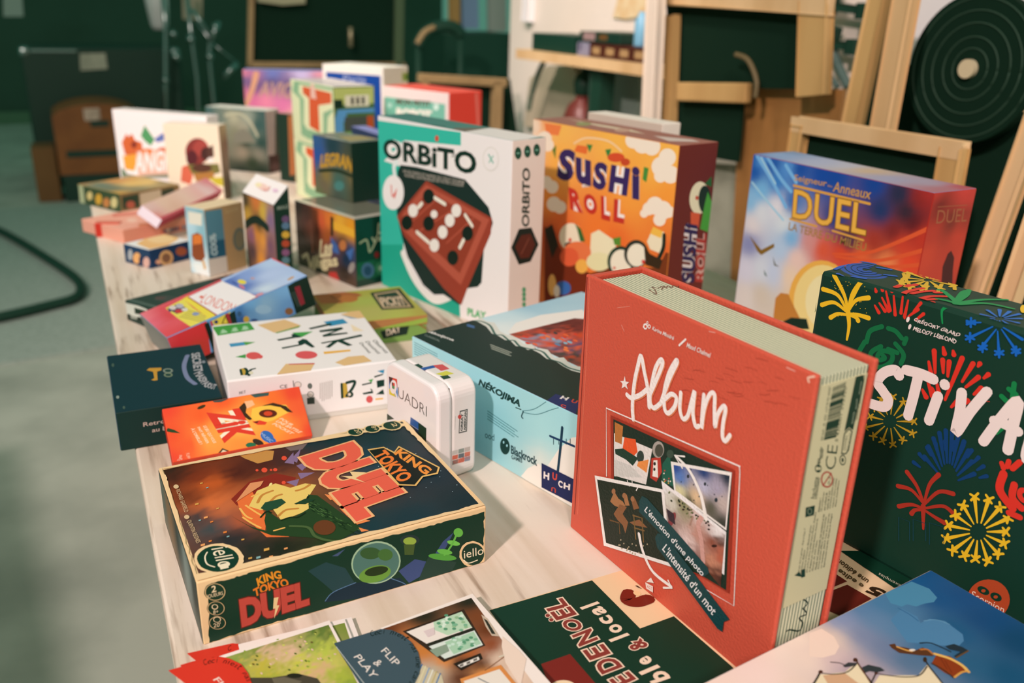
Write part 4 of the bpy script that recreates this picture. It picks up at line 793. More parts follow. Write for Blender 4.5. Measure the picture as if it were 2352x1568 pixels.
f.poly([(2035, 580), (2075, 570), (2060, 600)], '#4ca04c').poly([(2105, 510), (2160, 498), (2155, 530)], '#3c8cb0').ell(2045, 728, 26, 28, '#d85a58').poly([(2090, 722), (2150, 716), (2150, 728), (2092, 734)], '#f0b048')
f.poly([(1820, 605), (1870, 598), (1880, 715), (1825, 718)], '#c8a040').stroke([(1830, 610), (1835, 715)], 18, I2).stroke([(1870, 600), (1930, 590), (1915, 640), (1870, 700)], 22, I2).ell(1895, 690, 26, 24, I2).ell(1890, 690, 12, 12, '#e8d4c0')
f.lines((1665, 605), (1665, 752), (1755, 583), 7, '#b8aca4', 5).ell(1585, 625, 18, 22, '#6a7068').ell(1590, 690, 26, 25, '#8c8c84').ell(1590, 690, 20, 19, '#e4d6cc').poly([(1562, 718), (1620, 712), (1622, 762), (1565, 766)], '#3c4840').ell(1492, 615, 28, 25, '#9c948c').ell(1492, 615, 23, 20, '#ead8cc').text('CE', (1355, 645), (1412, 640), (1352, 618), '#4c544c').stroke([(1455, 585), (1462, 640)], 5, '#5c6058').text('INK IT', (1040, 690), (1090, 680), (1038, 668), '#6c7068')
mb.build('lid', CARD, ib)

# ---- dark blue box at the table's edge
b = Box(place(-.4348, .8610, 0, 26.8), .1140, .1804, .0480, dict(all='#1c3432', top='#22393f', left='#2c4460', front='#1a3430'), .0015)
f = b.top().crop(240, 700, 700 / 2352)
f.fill('#20363c', .001)
f.stroke([(640, 390), (615, 470), (640, 560), (700, 610)], 18, '#7c809c').stroke([(655, 400), (635, 480), (665, 560), (720, 600)], 4, '#22383e')
def arc(pts, n=14):
    return catmull(pts, n)
for s, p, q, t in (('SECRET', (668, 375), (690, 520), (735, 365)), ('MAIS', (688, 530), (735, 595), (745, 505)), ('PAS', (738, 602), (780, 640), (785, 570)), ('OUT', (790, 640), (850, 655), (810, 600))): f.text(s, p, q, t, '#b0a8a8', bold=.03)
f.poly([(325, 505), (345, 488), (440, 485), (438, 505), (405, 515), (410, 580), (385, 585), (360, 580), (385, 565), (375, 515)], '#c89038').ell(490, 508, 38, 18, '#8a9080').ell(490, 508, 26, 11, '#24403c').ell(492, 540, 34, 17, '#80886c').ell(492, 540, 24, 10, '#24403c').ell(65, 465, 10, 14, '#4c5c50').ell(102, 712, 12, 12, '#8c9488').ell(150, 792, 10, 12, '#4c5c50').ell(765, 440, 14, 10, '#8c8c90')
f = b.front().crop(240, 700, 700 / 2352)
f.text('Retrouvez la sortie', (300, 940), (860, 840), (298, 908), '#c8a89a', bold=.01).text('au bout du couloir', (368, 984), (860, 895), (366, 952), '#c8a89a', bold=.01)
b.done('board_game_box', 'dark navy game box overhanging the left table edge', group=GRP)

# ---- slim red-orange box
b = Box(place(-.3643, .8275, 0, 28.4, 40), .1525, .0651, .0160, dict(all='#e2482c', left='#c83c28'), .0012)
f = b.top().crop(240, 700, 700 / 2352)
f.paint([(470, 800, '#e24630'), (500, 1000, '#e4502e'), (520, 1200, '#e04430'), (900, 740, '#e8582c'), (1450, 680, '#e04830'), (1500, 800, '#e65a34'), (1600, 980, '#e04430'), (750, 850, '#e85a2c'), (900, 920, '#f09c44'), (1050, 940, '#f4ae4c'), (1250, 850, '#f4a840'), (1350, 950, '#f09038'), (800, 1040, '#f09a44'), (1050, 1080, '#ee8a3c'), (650, 1080, '#e65a30'), (1450, 1000, '#ec7a38'), (1300, 740, '#ea6a30')], 20)
f.poly([(1040, 790), (1075, 755), (1100, 770), (1090, 830), (1140, 880), (1120, 890), (1060, 850)], '#3c2c1c').poly([(1080, 745), (1140, 735), (1160, 770), (1100, 800)], '#eeb080').poly([(1140, 800), (1250, 770), (1400, 770), (1440, 820), (1300, 890), (1190, 920), (1130, 870)], '#f2b848').ell(1262, 838, 70, 32, '#5a2818').ell(1262, 838, 34, 18, '#c84428').poly([(1210, 780), (1300, 755), (1400, 780), (1455, 830), (1410, 825), (1360, 790), (1280, 775)], '#3c2c20').poly([(1140, 900), (1200, 890), (1255, 905), (1240, 925), (1180, 925)], '#d8402c').poly([(1145, 905), (1190, 895), (1180, 912)], '#3c3020')
ZK = ((770, 812), (918, 1068), (1010, 792))
f.text('ZiK', (785, 830), (925, 1068), (1035, 785), '#f0ddc0', bold=.13).text('ZiK', (785, 830), (925, 1068), (1035, 785), '#d43c2c', bold=.045)
for s, p, q, t in (('LE JEU QUI VOUS', (760, 935), (840, 1068), (785, 930)), ('FAIT RÉVISER', (715, 945), (790, 1072), (740, 938)), ('À L\'OREILLE !', (665, 955), (735, 1078), (695, 948)), ('POUR', (1345, 880), (1440, 935), (1372, 872)), ('UNE BATTLE', (1315, 900), (1500, 990), (1345, 890)), ('POCKET', (1290, 920), (1440, 1000), (1318, 910))): f.text(s, p, q, t, '#f0c8a4', bold=.03)
f.ell(1255, 1015, 55, 40, '#3464a8', rot=.6).ell(1285, 1045, 40, 26, '#3464a8', rot=.3).text('MUSIC', (1200, 1000), (1285, 1065), (1220, 985), '#a8b8d0').ell(1185, 1060, 45, 22, '#3a2c24', rot=.4).ell(1130, 1082, 40, 20, '#2c6a48').poly([(860, 1165), (910, 1105), (960, 1125), (920, 1155)], '#4c3428').poly([(880, 1160), (915, 1118), (945, 1130)], '#e0c8a8').ell(748, 788, 34, 12, '#3c3420', rot=-.4).poly([(470, 975), (490, 950), (540, 965), (585, 990), (520, 985)], '#2c4428')
f.text('FLIP', (590, 1185), (560, 1225), (590, 1160), '#f0c0a0')
f.text('FLIPPER', (575, 1160), (582, 1235), (598, 1158), '#f0b89a').text('FLIPPER', (630, 1145), (640, 1210), (655, 1142), '#f0b89a')
f.poly([(820, 735), (850, 752), (900, 750), (950, 728), (960, 700), (900, 715)], '#3c4c48').poly([(1120, 690), (1270, 675), (1265, 700), (1160, 715)], '#3c5450')
b.done('card_game_box', 'slim orange-red game box with white outlined title, leaning behind the monster box', group=GRP)

# ---- white tin with rounded corners
qm = place(-.1382, .8798, 0, -50.5); QW, QD, QH, QR = .1020, .0499, .1158, .017
def rrect(w, h, r, n=7):
    P = []
    for cx_, cz_, a0 in ((w - r, r, -pi / 2), (w - r, h - r, 0), (r, h - r, pi / 2), (r, r, pi)):
        for k in range(n + 1): P.append((cx_ + r * cos(a0 + pi / 2 * k / n), cz_ + r * sin(a0 + pi / 2 * k / n)))
    return P
def tin(mb, P, y0, y1, col, bev):
    bm = bmesh.new(); lo = [bm.verts.new((p[0], y0, p[1])) for p in P]; hi = [bm.verts.new((p[0], y1, p[1])) for p in P]; n = len(P)
    bm.faces.new(lo); bm.faces.new(hi[::-1])
    for i in range(n): bm.faces.new((lo[i], hi[i], hi[(i + 1) % n], lo[(i + 1) % n]))
    bmesh.ops.recalc_face_normals(bm, faces=bm.faces[:])
    ed = [e for e in bm.edges if abs(e.verts[0].co.y - e.verts[1].co.y) < 1e-6]
    bmesh.ops.bevel(bm, geom=ed, offset=bev, segments=3, affect='EDGES', profile=.5)
    mb.bm(bm, col)
qt = empty('game_tin', qm, 'white rounded metal game tin with a coloured Q letter, standing on its edge', 'game tin', GRP)
WT = c('#f2e4df')
mb = MB(); tin(mb, rrect(QW, QH, QR), 0, QD * .36, WT, .0035)
f = Face(mb, qm, (0, 0, 0), (1, 0, 0), (0, 0, 1), (0, -1, 0), QW, QH).crop(860, 680, 500 / 1633)
f.poly([(108, 602), (170, 622), (178, 765), (112, 735)], '#3c8cc8').poly([(108, 602), (170, 622), (172, 690), (150, 640)], '#d84438').poly([(110, 690), (112, 735), (160, 757), (150, 730)], '#e0c838').poly([(108, 602), (140, 612), (115, 660)], '#2a2a2a').ell(142, 680, 26, 52, '#f2e4df').poly([(130, 645), (150, 652), (152, 700), (133, 690)], '#3c8a58').poly([(140, 648), (153, 652), (153, 675), (141, 672)], '#d84438').poly([(130, 645), (140, 648), (141, 672), (131, 668)], '#2a2a2a').stroke([(150, 705), (170, 760)], 14, '#f2e4df')
f.text('UADRI', (178, 755), (392, 905), (178, 680), '#22302c', bold=-.012)
f.poly([(95, 880), (150, 920), (95, 930)], INK).poly([(272, 905), (330, 945), (330, 1000), (268, 960)], '#2c5c9c').poly([(330, 945), (390, 990), (388, 1110), (330, 1040)], INK).poly([(268, 962), (330, 1002), (330, 1040), (270, 985)], '#1c3a5c')
mb.build('lid', TIN, qt, smooth=False)
mb = MB(); tin(mb, [(p[0] + .0008, p[1] + .0008) for p in rrect(QW - .0016, QH - .0016, QR - .0008)], QD * .36 + .0006, QD, c('#eedfd8'), .003)
mb.box((.006, QD * .34, .006), (QW - .006, QD * .38, QH - .006), c('#7a746c'))
f = Face(mb, qm, (0, 0, QH - .0008), (1, 0, 0), (0, 1, 0), (0, 0, 1), QW, QD).crop(860, 680, 500 / 1633)
f.poly([(283, 518), (330, 506), (368, 530), (318, 545)], INK).poly([(318, 545), (440, 518), (460, 535), (345, 560)], '#2c54a0').poly([(440, 518), (510, 510), (565, 545), (500, 560), (460, 535)], '#d84c50').poly([(460, 582), (540, 560), (598, 580), (520, 600)], '#dcd048').poly([(490, 600), (550, 592), (575, 612), (520, 625)], INK)
f = Face(mb, qm, (QW - .0008, 0, 0), (0, 1, 0), (0, 0, 1), (1, 0, 0), QD, QH).crop(860, 680, 500 / 1633)
f.poly([(640, 860), (700, 845), (694, 1015), (632, 1030)], '#3a4440').poly([(646, 868), (694, 856), (688, 1008), (638, 1020)], '#e8dad2').text('GREAT', (662, 1010), (668, 880), (645, 1012), '#3a4440', bold=.05).text('AMERICAN', (686, 1005), (692, 862), (668, 1008), '#3a4440', bold=.05).ell(640, 905, 14, 16, '#c84840').stroke([(603, 1000), (607, 900)], 3, '#b8aca4')
for r in range(3):
    for k in range(3):
        x, y = 585 + k * 46, 1160 + r * 36 - k * 12; f.poly([(x, y), (x + 42, y - 10), (x + 40, y + 22), (x - 2, y + 32)], ['#c8bcb4', '#8c948c', '#c0b0a8', '#d06048', '#5c6870', '#d0705c', '#6c7874', '#d86a54', '#8890a0'][r * 3 + k])
f.text('PAUSE CASSE-TÊTE', (590, 1265), (715, 1218), (590, 1225), '#c05a48', bold=.02)
mb.build('base', TIN, qt)

# ---- colourful box leaning on the green one
b = Box(place(-.4552, 1.0947, .0022, 38.3, -1, -14.4), .2154, .1239, .0487, dict(all='#6a9cc8', left='#8a8880', bottom='#303c38', right='#1c2c28'), .002)
f = b.top().crop(270, 580, 480 / 2352)
f.paint([(270, 745, '#ec8088'), (520, 650, '#dc5058'), (400, 800, '#e87080'), (540, 940, '#e05258'), (800, 840, '#d84a50'), (690, 780, '#e05a60'), (600, 700, '#d8484c')], 8)
f.poly([(540, 625), (740, 520), (850, 620), (1060, 760), (850, 850), (680, 740)], '#e8d45a').poly([(555, 632), (690, 570), (800, 640), (670, 690)], '#5a4c58').ell(620, 620, 40, 24, '#d8c8c0').ell(700, 600, 44, 26, '#b8b0b8').ell(690, 660, 44, 22, '#c83c40').ell(755, 640, 36, 18, '#d8d0c8').ell(590, 650, 18, 16, '#34466c')
f.lines((700, 720), (1000, 790), (800, 650), 5, '#b8a850', 8).ell(880, 690, 40, 18, '#8a94b8')
f.poly([(735, 520), (800, 485), (1120, 720), (1060, 765)], '#ecd44c').poly([(785, 500), (1195, 305), (1570, 505), (1130, 722)], '#a83c3c').poly([(800, 495), (1205, 308), (1565, 498), (1140, 712)], '#f4e6e4')
f.text('LONDON', (925, 560), (1285, 690), (985, 460), '#e06048', shear=.25, sp=.95, bold=-.01).ell(945, 500, 24, 14, '#e06048')
f.poly([(1205, 335), (1150, 300), (1730, 40), (1740, 95), (2190, 240), (2140, 275), (1600, 505)], '#a8b8dc')
f.paint([(1240, 335, '#5c74b4'), (1400, 400, '#6078b8'), (1560, 480, '#6c88c0'), (1450, 260, '#8ca0d0'), (1740, 120, '#b8c8ec'), (1700, 250, '#b8c4e4'), (1650, 420, '#d0d8f0'), (2100, 262, '#a8bce4'), (1900, 320, '#bcc8e8')], 10, quad=[(1190, 325), (1600, 505), (2150, 258), (1730, 70)])
f.ell(1400, 330, 50, 24, '#e8d04c', rot=.2).ell(1520, 290, 26, 12, '#c09aa0').ell(1950, 290, 44, 12, '#c89870', rot=-.5).ell(1400, 385, 40, 16, '#d07888', rot=.6).ell(1600, 470, 46, 14, '#d89098', rot=-.3).ell(1320, 345, 40, 12, '#4c5ca0', rot=.5)
f = b.front().crop(270, 580, 480 / 2352)
f.paint([(560, 1000, '#e04c50'), (700, 980, '#dc3c40'), (900, 900, '#d83c3c'), (900, 1050, '#c84438'), (700, 1100, '#c8383c')], 6, quad=[(540, 970), (545, 1300), (1060, 1200), (1000, 770)])
f.poly([(975, 805), (1025, 780), (1150, 1130), (1090, 1150)], '#1c2c24').poly([(1040, 775), (1060, 765), (1130, 1000), (1110, 1010)], '#c83c34').poly([(1060, 770), (1270, 665), (1260, 800), (1120, 860)], '#e8d04a').ell(1110, 780, 22, 20, '#2c3c6c').poly([(1170, 800), (1215, 700), (1260, 800)], '#3c3428').poly([(1185, 795), (1215, 725), (1245, 795)], '#e8d04a').poly([(1210, 690), (1250, 680), (1300, 800), (1260, 810)], '#a8383c').poly([(1255, 690), (1320, 650), (1350, 800), (1290, 810)], '#22342c')
f.paint([(1350, 650, '#4c7cb0'), (1500, 560, '#74a8d0'), (1900, 400, '#7cacd4'), (1650, 600, '#8cb0c8'), (1500, 720, '#6c98bc'), (1950, 600, '#6c98c4'), (2000, 700, '#5c88b4'), (1400, 760, '#34588c')], 10, quad=[(1320, 630), (1350, 830), (2040, 720), (1925, 355)])
f.ell(1930, 660, 46, 40, '#8a6040').ell(1450, 750, 34, 36, '#c8a040').ell(1370, 690, 26, 30, '#3c5c7c').ell(1640, 640, 90, 50, '#98b8cc').ell(1540, 760, 40, 14, '#2c4474')
f.poly([(1912, 375), (2140, 240), (2250, 640), (2020, 720)], '#1e3028').poly([(1990, 390), (2050, 370), (2110, 570), (2060, 600)], '#8c3038').lines((1960, 450), (2040, 620), (1985, 440), 2, '#4c5c54', 8)
b.done('board_game_box', 'long colourful game box with red, yellow, white and blue cover, one end propped up', group=GRP)

# ---- black flat box under it
b = Box(place(-.5274, 1.2243, 0, 52.8), .2000, .1000, .0330, dict(all='#24382f', top='#34443c', left='#30423a'), .0012)
f = b.top().crop(270, 580, 480 / 2352)
f.poly([(110, 535), (150, 520), (560, 630), (540, 650)], '#56645a').lines((420, 520), (620, 560), (520, 480), 4, '#5c5450', 8).ell(480, 510, 60, 16, '#5c4844').ell(880, 430, 60, 18, '#5c4c4c').ell(1110, 300, 70, 20, '#6c3c34').ell(1210, 260, 50, 16, '#7a5040').poly([(700, 420), (900, 360), (980, 380), (760, 450)], '#2c3c34')
f = b.left().crop(270, 580, 480 / 2352)
f.poly([(70, 560), (330, 620), (335, 720), (250, 735), (90, 690)], '#d8d4c4').poly([(188, 618), (320, 655), (318, 710), (195, 685)], '#2c3c30').poly([(70, 690), (250, 740), (250, 760), (80, 720)], '#a8a898').ell(125, 722, 24, 34, '#22302a').ell(240, 755, 22, 34, '#22302a').ell(62, 580, 10, 20, '#e0dccc')
b.done('board_game_box', 'black flat game box with a white van picture, under the leaning colourful box', group=GRP)

# ---- green box with lid and base
gm = place(-.2616, 1.1848, 0, 23.8); GW, GD, GH = .1450, .1482, .0395
gb = empty('board_game_box', gm, 'green game box with brown lid edge and dark title plate', 'board game box', GRP)
mb = MB(); mb.box((.0015, .0015, 0), (GW - .0015, GD - .0015, .030), c('#7c9c50'), .001)
f = Face(mb, gm, (0, .0015, 0), (1, 0, 0), (0, 0, 1), (0, -1, 0), GW, GH).crop(240, 560, 800 / 2349)
f.poly([(1860, 590), (2060, 535), (2040, 610), (1880, 640)], '#24342c').text('DAY', (1900, 622), (2000, 592), (1898, 578), '#d8c0a8', bold=.03).ell(1885, 545, 18, 16, '#d86038').stroke([(2100, 530), (2170, 570)], 10, '#8a5c34')
mb.build('base', CARD, gb)
mb = MB(); mb.box((0, 0, .024), (GW, GD, GH), lambda n: c('#b4b850') if n.z > .7 else c('#b0764a'), .0015)
f = Face(mb, gm, (0, 0, GH), (1, 0, 0), (0, 1, 0), (0, 0, 1), GW, GD).crop(240, 560, 800 / 2349)
f.paint([(1420, 330, '#a8683c'), (1600, 300, '#a4b048'), (1700, 340, '#b0a84c'), (1980, 280, '#b4b844'), (1500, 360, '#a06438'), (2150, 470, '#b4a850'), (1800, 460, '#b8b060'), (1750, 380, '#acb458'), (2000, 480, '#b8b858')], 12)
f.poly([(1430, 330), (1560, 320), (1700, 330), (1740, 345), (1600, 400), (1460, 400)], '#a8643c').ell(1640, 370, 70, 24, '#b4703c').ell(1560, 350, 40, 20, '#8a5430')
f.poly([(1790, 330), (1990, 298), (2095, 432), (1870, 445)], '#2c3a2c').poly([(1815, 338), (1975, 312), (2070, 424), (1880, 434)], '#c8a880').poly([(1830, 344), (1965, 322), (2052, 416), (1888, 424)], '#30402f').text('PICKIT', (1880, 420), (2040, 412), (1850, 360), '#d8b898', bold=.04)
f = Face(mb, gm, (0, 0, .024), (1, 0, 0), (0, 0, 1), (0, -1, 0), GW, GH - .024).crop(240, 560, 800 / 2349)
f.poly([(1700, 560), (2200, 460), (2200, 485), (1700, 590)], '#b47c4c').poly([(1700, 600), (2200, 490), (2200, 520), (1700, 640)], '#96b04c')
mb.build('lid', CARD, gb)

# ---- dark box with neon title and the black-lidded box on it
b = Box(place(-.2807, 1.4848, 0, 44.8), .1035, .1973, .1255, dict(all='#1a3a2e', top='#c8b8a8', left='#3a2c28'), .0012)
f = b.left().crop(550, 400, 600 / 2352)
f.paint([(520, 300, '#2a2c2c'), (600, 350, '#5a3030'), (740, 420, '#d8603c'), (800, 420, '#e8803c'), (900, 440, '#f0b040'), (1000, 500, '#f0a030'), (560, 600, '#3c2c24'), (640, 480, '#a8604c'), (700, 520, '#5a2c24'), (800, 560, '#a85a2c'), (930, 640, '#5a3c28'), (850, 640, '#2c4468'), (1000, 700, '#2c4c74'), (960, 760, '#20384c'), (640, 700, '#3c2c24'), (700, 860, '#24382c'), (620, 950, '#3a5c38'), (700, 1000, '#3c6a3c'), (950, 900, '#2c241c'), (1000, 1000, '#4c3424'), (560, 900, '#24382c')], 22)
f.poly([(840, 420), (1030, 500), (1040, 570), (850, 500)], '#f2b440').poly([(820, 380), (845, 390), (845, 560), (822, 550)], '#22302a').ell(930, 640, 32, 48, '#c07848').poly([(820, 560), (880, 640), (900, 720), (840, 700)], '#4c6ca4').poly([(960, 700), (1030, 660), (1000, 780)], '#4c70a8').ell(1010, 840, 26, 50, '#9c9088', rot=.3).stroke([(640, 420), (660, 700)], 14, '#b86c54')
f.text('Las', (715, 755), (830, 745), (728, 590), '#dccb9c', bold=.04).text('Vegas', (620, 880), (895, 860), (600, 745), '#dccb9c', bold=.04).stroke([(572, 745), (612, 722), (630, 800), (655, 910), (700, 740)], 22, '#dccb9c').ell(705, 975, 38, 58, '#b83c38').poly([(810, 880), (870, 880), (930, 1030), (780, 1050)], '#c03430')
for x, y in ((848, 950), (825, 1000), (885, 1000), (855, 1035)): f.ell(x, y, 14, 16, '#e8a8a0')
f = b.front().crop(550, 400, 600 / 2352)
f.text('Las', (1240, 545), (1345, 520), (1248, 440), '#a8a884', bold=.03).text('Vegas', (1180, 650), (1400, 570), (1185, 570), '#a8a884', bold=.03).stroke([(1085, 620), (1140, 590), (1160, 640), (1175, 700), (1230, 600)], 16, '#a8a884').ell(1330, 695, 36, 40, '#a03434').ell(1235, 725, 20, 28, '#7c2c2c').poly([(1060, 800), (1450, 720), (1450, 880), (1060, 960)], '#24583c').ell(1155, 865, 58, 70, '#4c6480').ell(1265, 845, 44, 56, '#3a7450').ell(1380, 825, 50, 58, '#3a7450').ell(1155, 870, 34, 44, '#30445c').ell(1270, 845, 18, 24, '#8cac8c').ell(1380, 830, 18, 24, '#8cac8c')
f = b.top().crop(550, 400, 600 / 2352)
f.poly([(500, 210), (1040, 380), (1400, 320), (1200, 170), (800, 100)], '#787464').poly([(490, 150), (500, 235), (1030, 412), (1040, 395), (530, 220), (520, 160)], '#efdcc0')
b.done('board_game_box', 'dark game box with neon style lettering and red dice, standing upright', group=GRP, material=GLOSS)
b = Box(place(-.3060, 1.6120, .1257, 45.5), .0700, .1280, .1120, dict(all='#1c362e', top='#8c9088', left='#4c4c38'), .0012)
f = b.left().crop(500, 120, 650 / 2352)
f.paint([(815, 750, '#3c5c8c'), (830, 850, '#34549c'), (950, 780, '#2c4048'), (1150, 850, '#28403c'), (1150, 940, '#6a5428'), (900, 1020, '#8a7440'), (1000, 1100, '#40685c'), (880, 1100, '#6a6048'), (1150, 1050, '#7a6a44'), (850, 1180, '#5c6c44'), (1150, 1180, '#4c4c38'), (1000, 1190, '#4c5448')], 14)
f.text('LEGRAND', (850, 960), (1170, 1030), (858, 850), '#c89434', bold=.05, warp=lambda a, q: (a, q + .35 * sin(pi * a))).stroke([(845, 985), (1000, 985), (1180, 1060)], 18, '#24301f').ell(1010, 1110, 40, 40, '#4c8078')
f = b.top().crop(500, 120, 650 / 2352)
f.poly([(815, 735), (900, 700), (1050, 735), (950, 765)], '#d8d4d0').poly([(1000, 700), (1250, 690), (1320, 720), (1100, 740)], '#c0a878')
b.done('board_game_box', 'small box with arched orange title, on top of the neon lettered box', group=GRP, material=GLOSS)

# ---- tall black box with a white sloping top card
ZT = .150
pB, pA = onz(628, 471, ZT), onz(557, 441, ZT); ey_ = (pA - pB).normalized(); TDd = (pA - pB).length
pC, pD = hit(660, 428, pB, ey_), hit(588, 405, pA, ey_)
ex_ = Vector((ey_.y, -ey_.x, 0)); TWd = (pC - pB).dot(ex_); THh = ZT; zC, zD = pC.z + .001, pD.z + .001
tmw = Matrix(((ex_.x, ey_.x, 0, pB.x), (ex_.y, ey_.y, 0, pB.y), (0, 0, 1, 0), (0, 0, 0, 1)))
tb = empty('card_game_box', tmw, 'tall black game box with a white sloping card on top', 'card game box', GRP)
mb = MB(); BK = c('#1a362c'); zC = zD = max(zC, zD); TWb = TWd * 1.05
q_ = [(0, 0, 0), (TWb, 0, 0), (TWb, TDd, 0), (0, TDd, 0), (0, 0, ZT), (TWb, 0, zC), (TWb, TDd, zC), (0, TDd, ZT)]
for a in ((3, 2, 1, 0), (4, 5, 6, 7), (0, 1, 5, 4), (1, 2, 6, 5), (2, 3, 7, 6), (3, 0, 4, 7)): mb.poly([q_[k] for k in a], BK)
f = Face(mb, tmw, (0, TDd, 0), (0, -1, 0), (0, 0, 1), (-1, 0, 0), TDd, THh).crop(160, 220, 600 / 2352)
f.paint([(1580, 950, '#3c3428'), (1600, 1060, '#c89a40'), (1680, 950, '#d8783c'), (1740, 1050, '#d8b048'), (1800, 1120, '#8a6c8c'), (1700, 1150, '#22342a'), (1640, 1250, '#8a5a70'), (1690, 1250, '#d88a3c'), (1740, 1300, '#e89a44'), (1800, 1350, '#7c5468'), (1650, 1400, '#4c3c40'), (1730, 1480, '#e09038'), (1600, 1450, '#3c3430'), (1800, 1500, '#6c4c5c')], 16)
f.stroke([(1590, 1160), (1640, 1120), (1700, 1120), (1780, 1190)], 40, '#22332a')
f = Face(mb, tmw, (0, 0, 0), (1, 0, 0), (0, 0, 1), (0, -1, 0), TWd, THh).crop(160, 220, 600 / 2352)
f.text('MAGIE', (1870, 1030), (2005, 1005), (1868, 995), '#8c9484', bold=.02)
for y, cc in ((1110, '#6c5070'), (1170, '#5c7890'), (1250, '#d8a840'), (1330, '#b84c34'), (1410, '#8a5878'), (1480, '#5c7c84'), (1545, '#c89434')): f.ell(1945, y, 36, 32, cc)
mb.build('carton', CARD, tb)
cd = MB(); sl = Vector((TWb, 0, zC - ZT)); sn = Vector((-(zC - ZT), 0, TWb)).normalized()
slab(cd, [Vector((0, 0, ZT)) + sn * .0005, Vector((0, 0, ZT)) + sl + sn * .0005, Vector((0, TDd, ZT)) + sl + sn * .0005, Vector((0, TDd, ZT)) + sn * .0005][::-1], -.0015, tuple(sn), c('#f6e8ee'))
f = Face(cd, tmw, Vector((0, 0, ZT)) + sn * .0020, sl.normalized(), (0, 1, 0), sn, sl.length, TDd).crop(160, 220, 600 / 2352)
f.ell(1740, 820, 60, 30, '#f0c8b8', rot=.4).ell(1700, 800, 30, 20, '#f0dcb0').ell(1850, 850, 26, 16, '#e8c0d0').stroke([(1745, 840), (1775, 850), (1800, 820)], 10, '#e8a098')
cd.build('top_card', CARD, tb)

# ---- pale box with an ice lolly
b = Box(place(-.5569, 1.5236, 0, 59.4), .0889, .0511, .1249, dict(all='#c8a070', top='#efd0a8', left='#a8ccd8', front='#b89468'), .0012)
f = b.left().crop(160, 220, 600 / 2352)
f.paint([(1060, 1020, '#98b8bc'), (1200, 1040, '#88b0b4'), (1080, 1150, '#b8d4dc'), (1200, 1250, '#8cb8c0'), (1060, 1400, '#9cc8d8'), (1150, 1560, '#e8eef0'), (1200, 1640, '#f0ecea'), (1100, 1640, '#a0cadc')], 8)
f.poly([(1065, 1040), (1190, 1060), (1190, 1170), (1075, 1150)], '#e4dcc8').poly([(1100, 1250), (1150, 1230), (1195, 1260), (1220, 1450), (1190, 1490), (1130, 1480), (1100, 1440)], '#8c4a2c').poly([(1110, 1250), (1190, 1250), (1190, 1330), (1110, 1340)], '#d87838').poly([(1190, 1480), (1210, 1480), (1230, 1560), (1210, 1560)], '#d8a868')
f = b.front().crop(160, 220, 600 / 2352)
f.poly([(1215, 1040), (1370, 1015), (1410, 1440), (1250, 1470)], '#5c8ea0').poly([(1240, 1470), (1412, 1440), (1430, 1640), (1260, 1680)], '#d8ccc0').text('COOL', (1320, 1435), (1300, 1240), (1275, 1435), '#c8d8d8', bold=.06).poly([(1250, 1310), (1395, 1290), (1410, 1440), (1262, 1470)], '#2c6078').text('COOL', (1335, 1435), (1315, 1240), (1275, 1440), '#b8d0d4', bold=.06)
f.ell(1530, 1290, 60, 105, '#6c7468').ell(1530, 1290, 40, 80, '#887c60').text('GLACES', (1400, 1060), (1520, 1030), (1398, 1030), '#d0b080')
b.done('card_game_box', 'small upright box with an ice lolly picture and tan side', group=GRP)

# ---- little blue and white box
b = Box(place(-.6804, 1.5617, 0, 58.4), .0927, .0766, .0366, dict(all='#20406a', top='#f0e8ec', left='#28405c', front='#1c3a5c'), .0012)
f = b.top().crop(160, 220, 600 / 2352)
f.poly([(600, 1330), (720, 1260), (960, 1230), (980, 1290), (880, 1350), (720, 1380)], '#f0b878').ell(820, 1290, 120, 36, '#f4c890')
f = b.left().crop(160, 220, 600 / 2352)
f.ell(545, 1430, 22, 50, '#a8a8a8').ell(605, 1460, 34, 50, '#e8a868').ell(690, 1500, 30, 50, '#d8a898').ell(640, 1480, 16, 40, '#28304c')
f = b.front().crop(160, 220, 600 / 2352)
f.ell(870, 1460, 62, 70, '#e0a870').ell(870, 1460, 40, 44, '#8a6048').ell(800, 1495, 26, 22, '#e0a080').ell(1005, 1400, 50, 40, '#a8583c')
b.done('card_game_box', 'small blue box with a white and orange top, near the table edge', group=GRP)

# ---- coral flat box and the things around it
b = Box(place(-.805, 1.735, 0, 56), .205, .150, .0280, dict(all='#e89478', top='#f0a890', left='#e8a088'), .0012)
f = b.top().crop(160, 220, 600 / 2352)
f.poly([(620, 1150), (760, 1140), (760, 1190), (620, 1200)], '#d07850').ell(560, 1120, 50, 20, '#f4c0a8').poly([(380, 1060), (700, 1040), (700, 1060), (390, 1090)], '#e07c68')
f = b.front().crop(160, 220, 600 / 2352)
for k in range(9): f.ell(830 + k * 28, 1225 - k * 6, 12, 18, rnd.choice(['#4c4c68', '#d86c50', '#f0d8c8', '#7c8c98']))
b.done('board_game_box', 'coral pink flat game box among the small boxes', group=GRP)
b = Box(place(-.882, 1.776, 0, 8), .050, .022, .030, dict(all='#c83c30', top='#d8705c'), .0015)
f = b.front().crop(160, 220, 600 / 2352); f.fill('#c83a2e', .001).poly([(310, 1150), (470, 1145), (475, 1210), (315, 1220)], '#d85040')
b.done('card_game_box', 'tiny red box at the left table edge', group=GRP)
b = Box(place(-.7382, 1.7446, .031, 85.5, 36.2, 0), .3138, .0489, .0227, dict(all='#b8384c', top='#e8a8a0', left='#f0dce4'), .0012)
f = b.top().crop(160, 220, 600 / 2352)
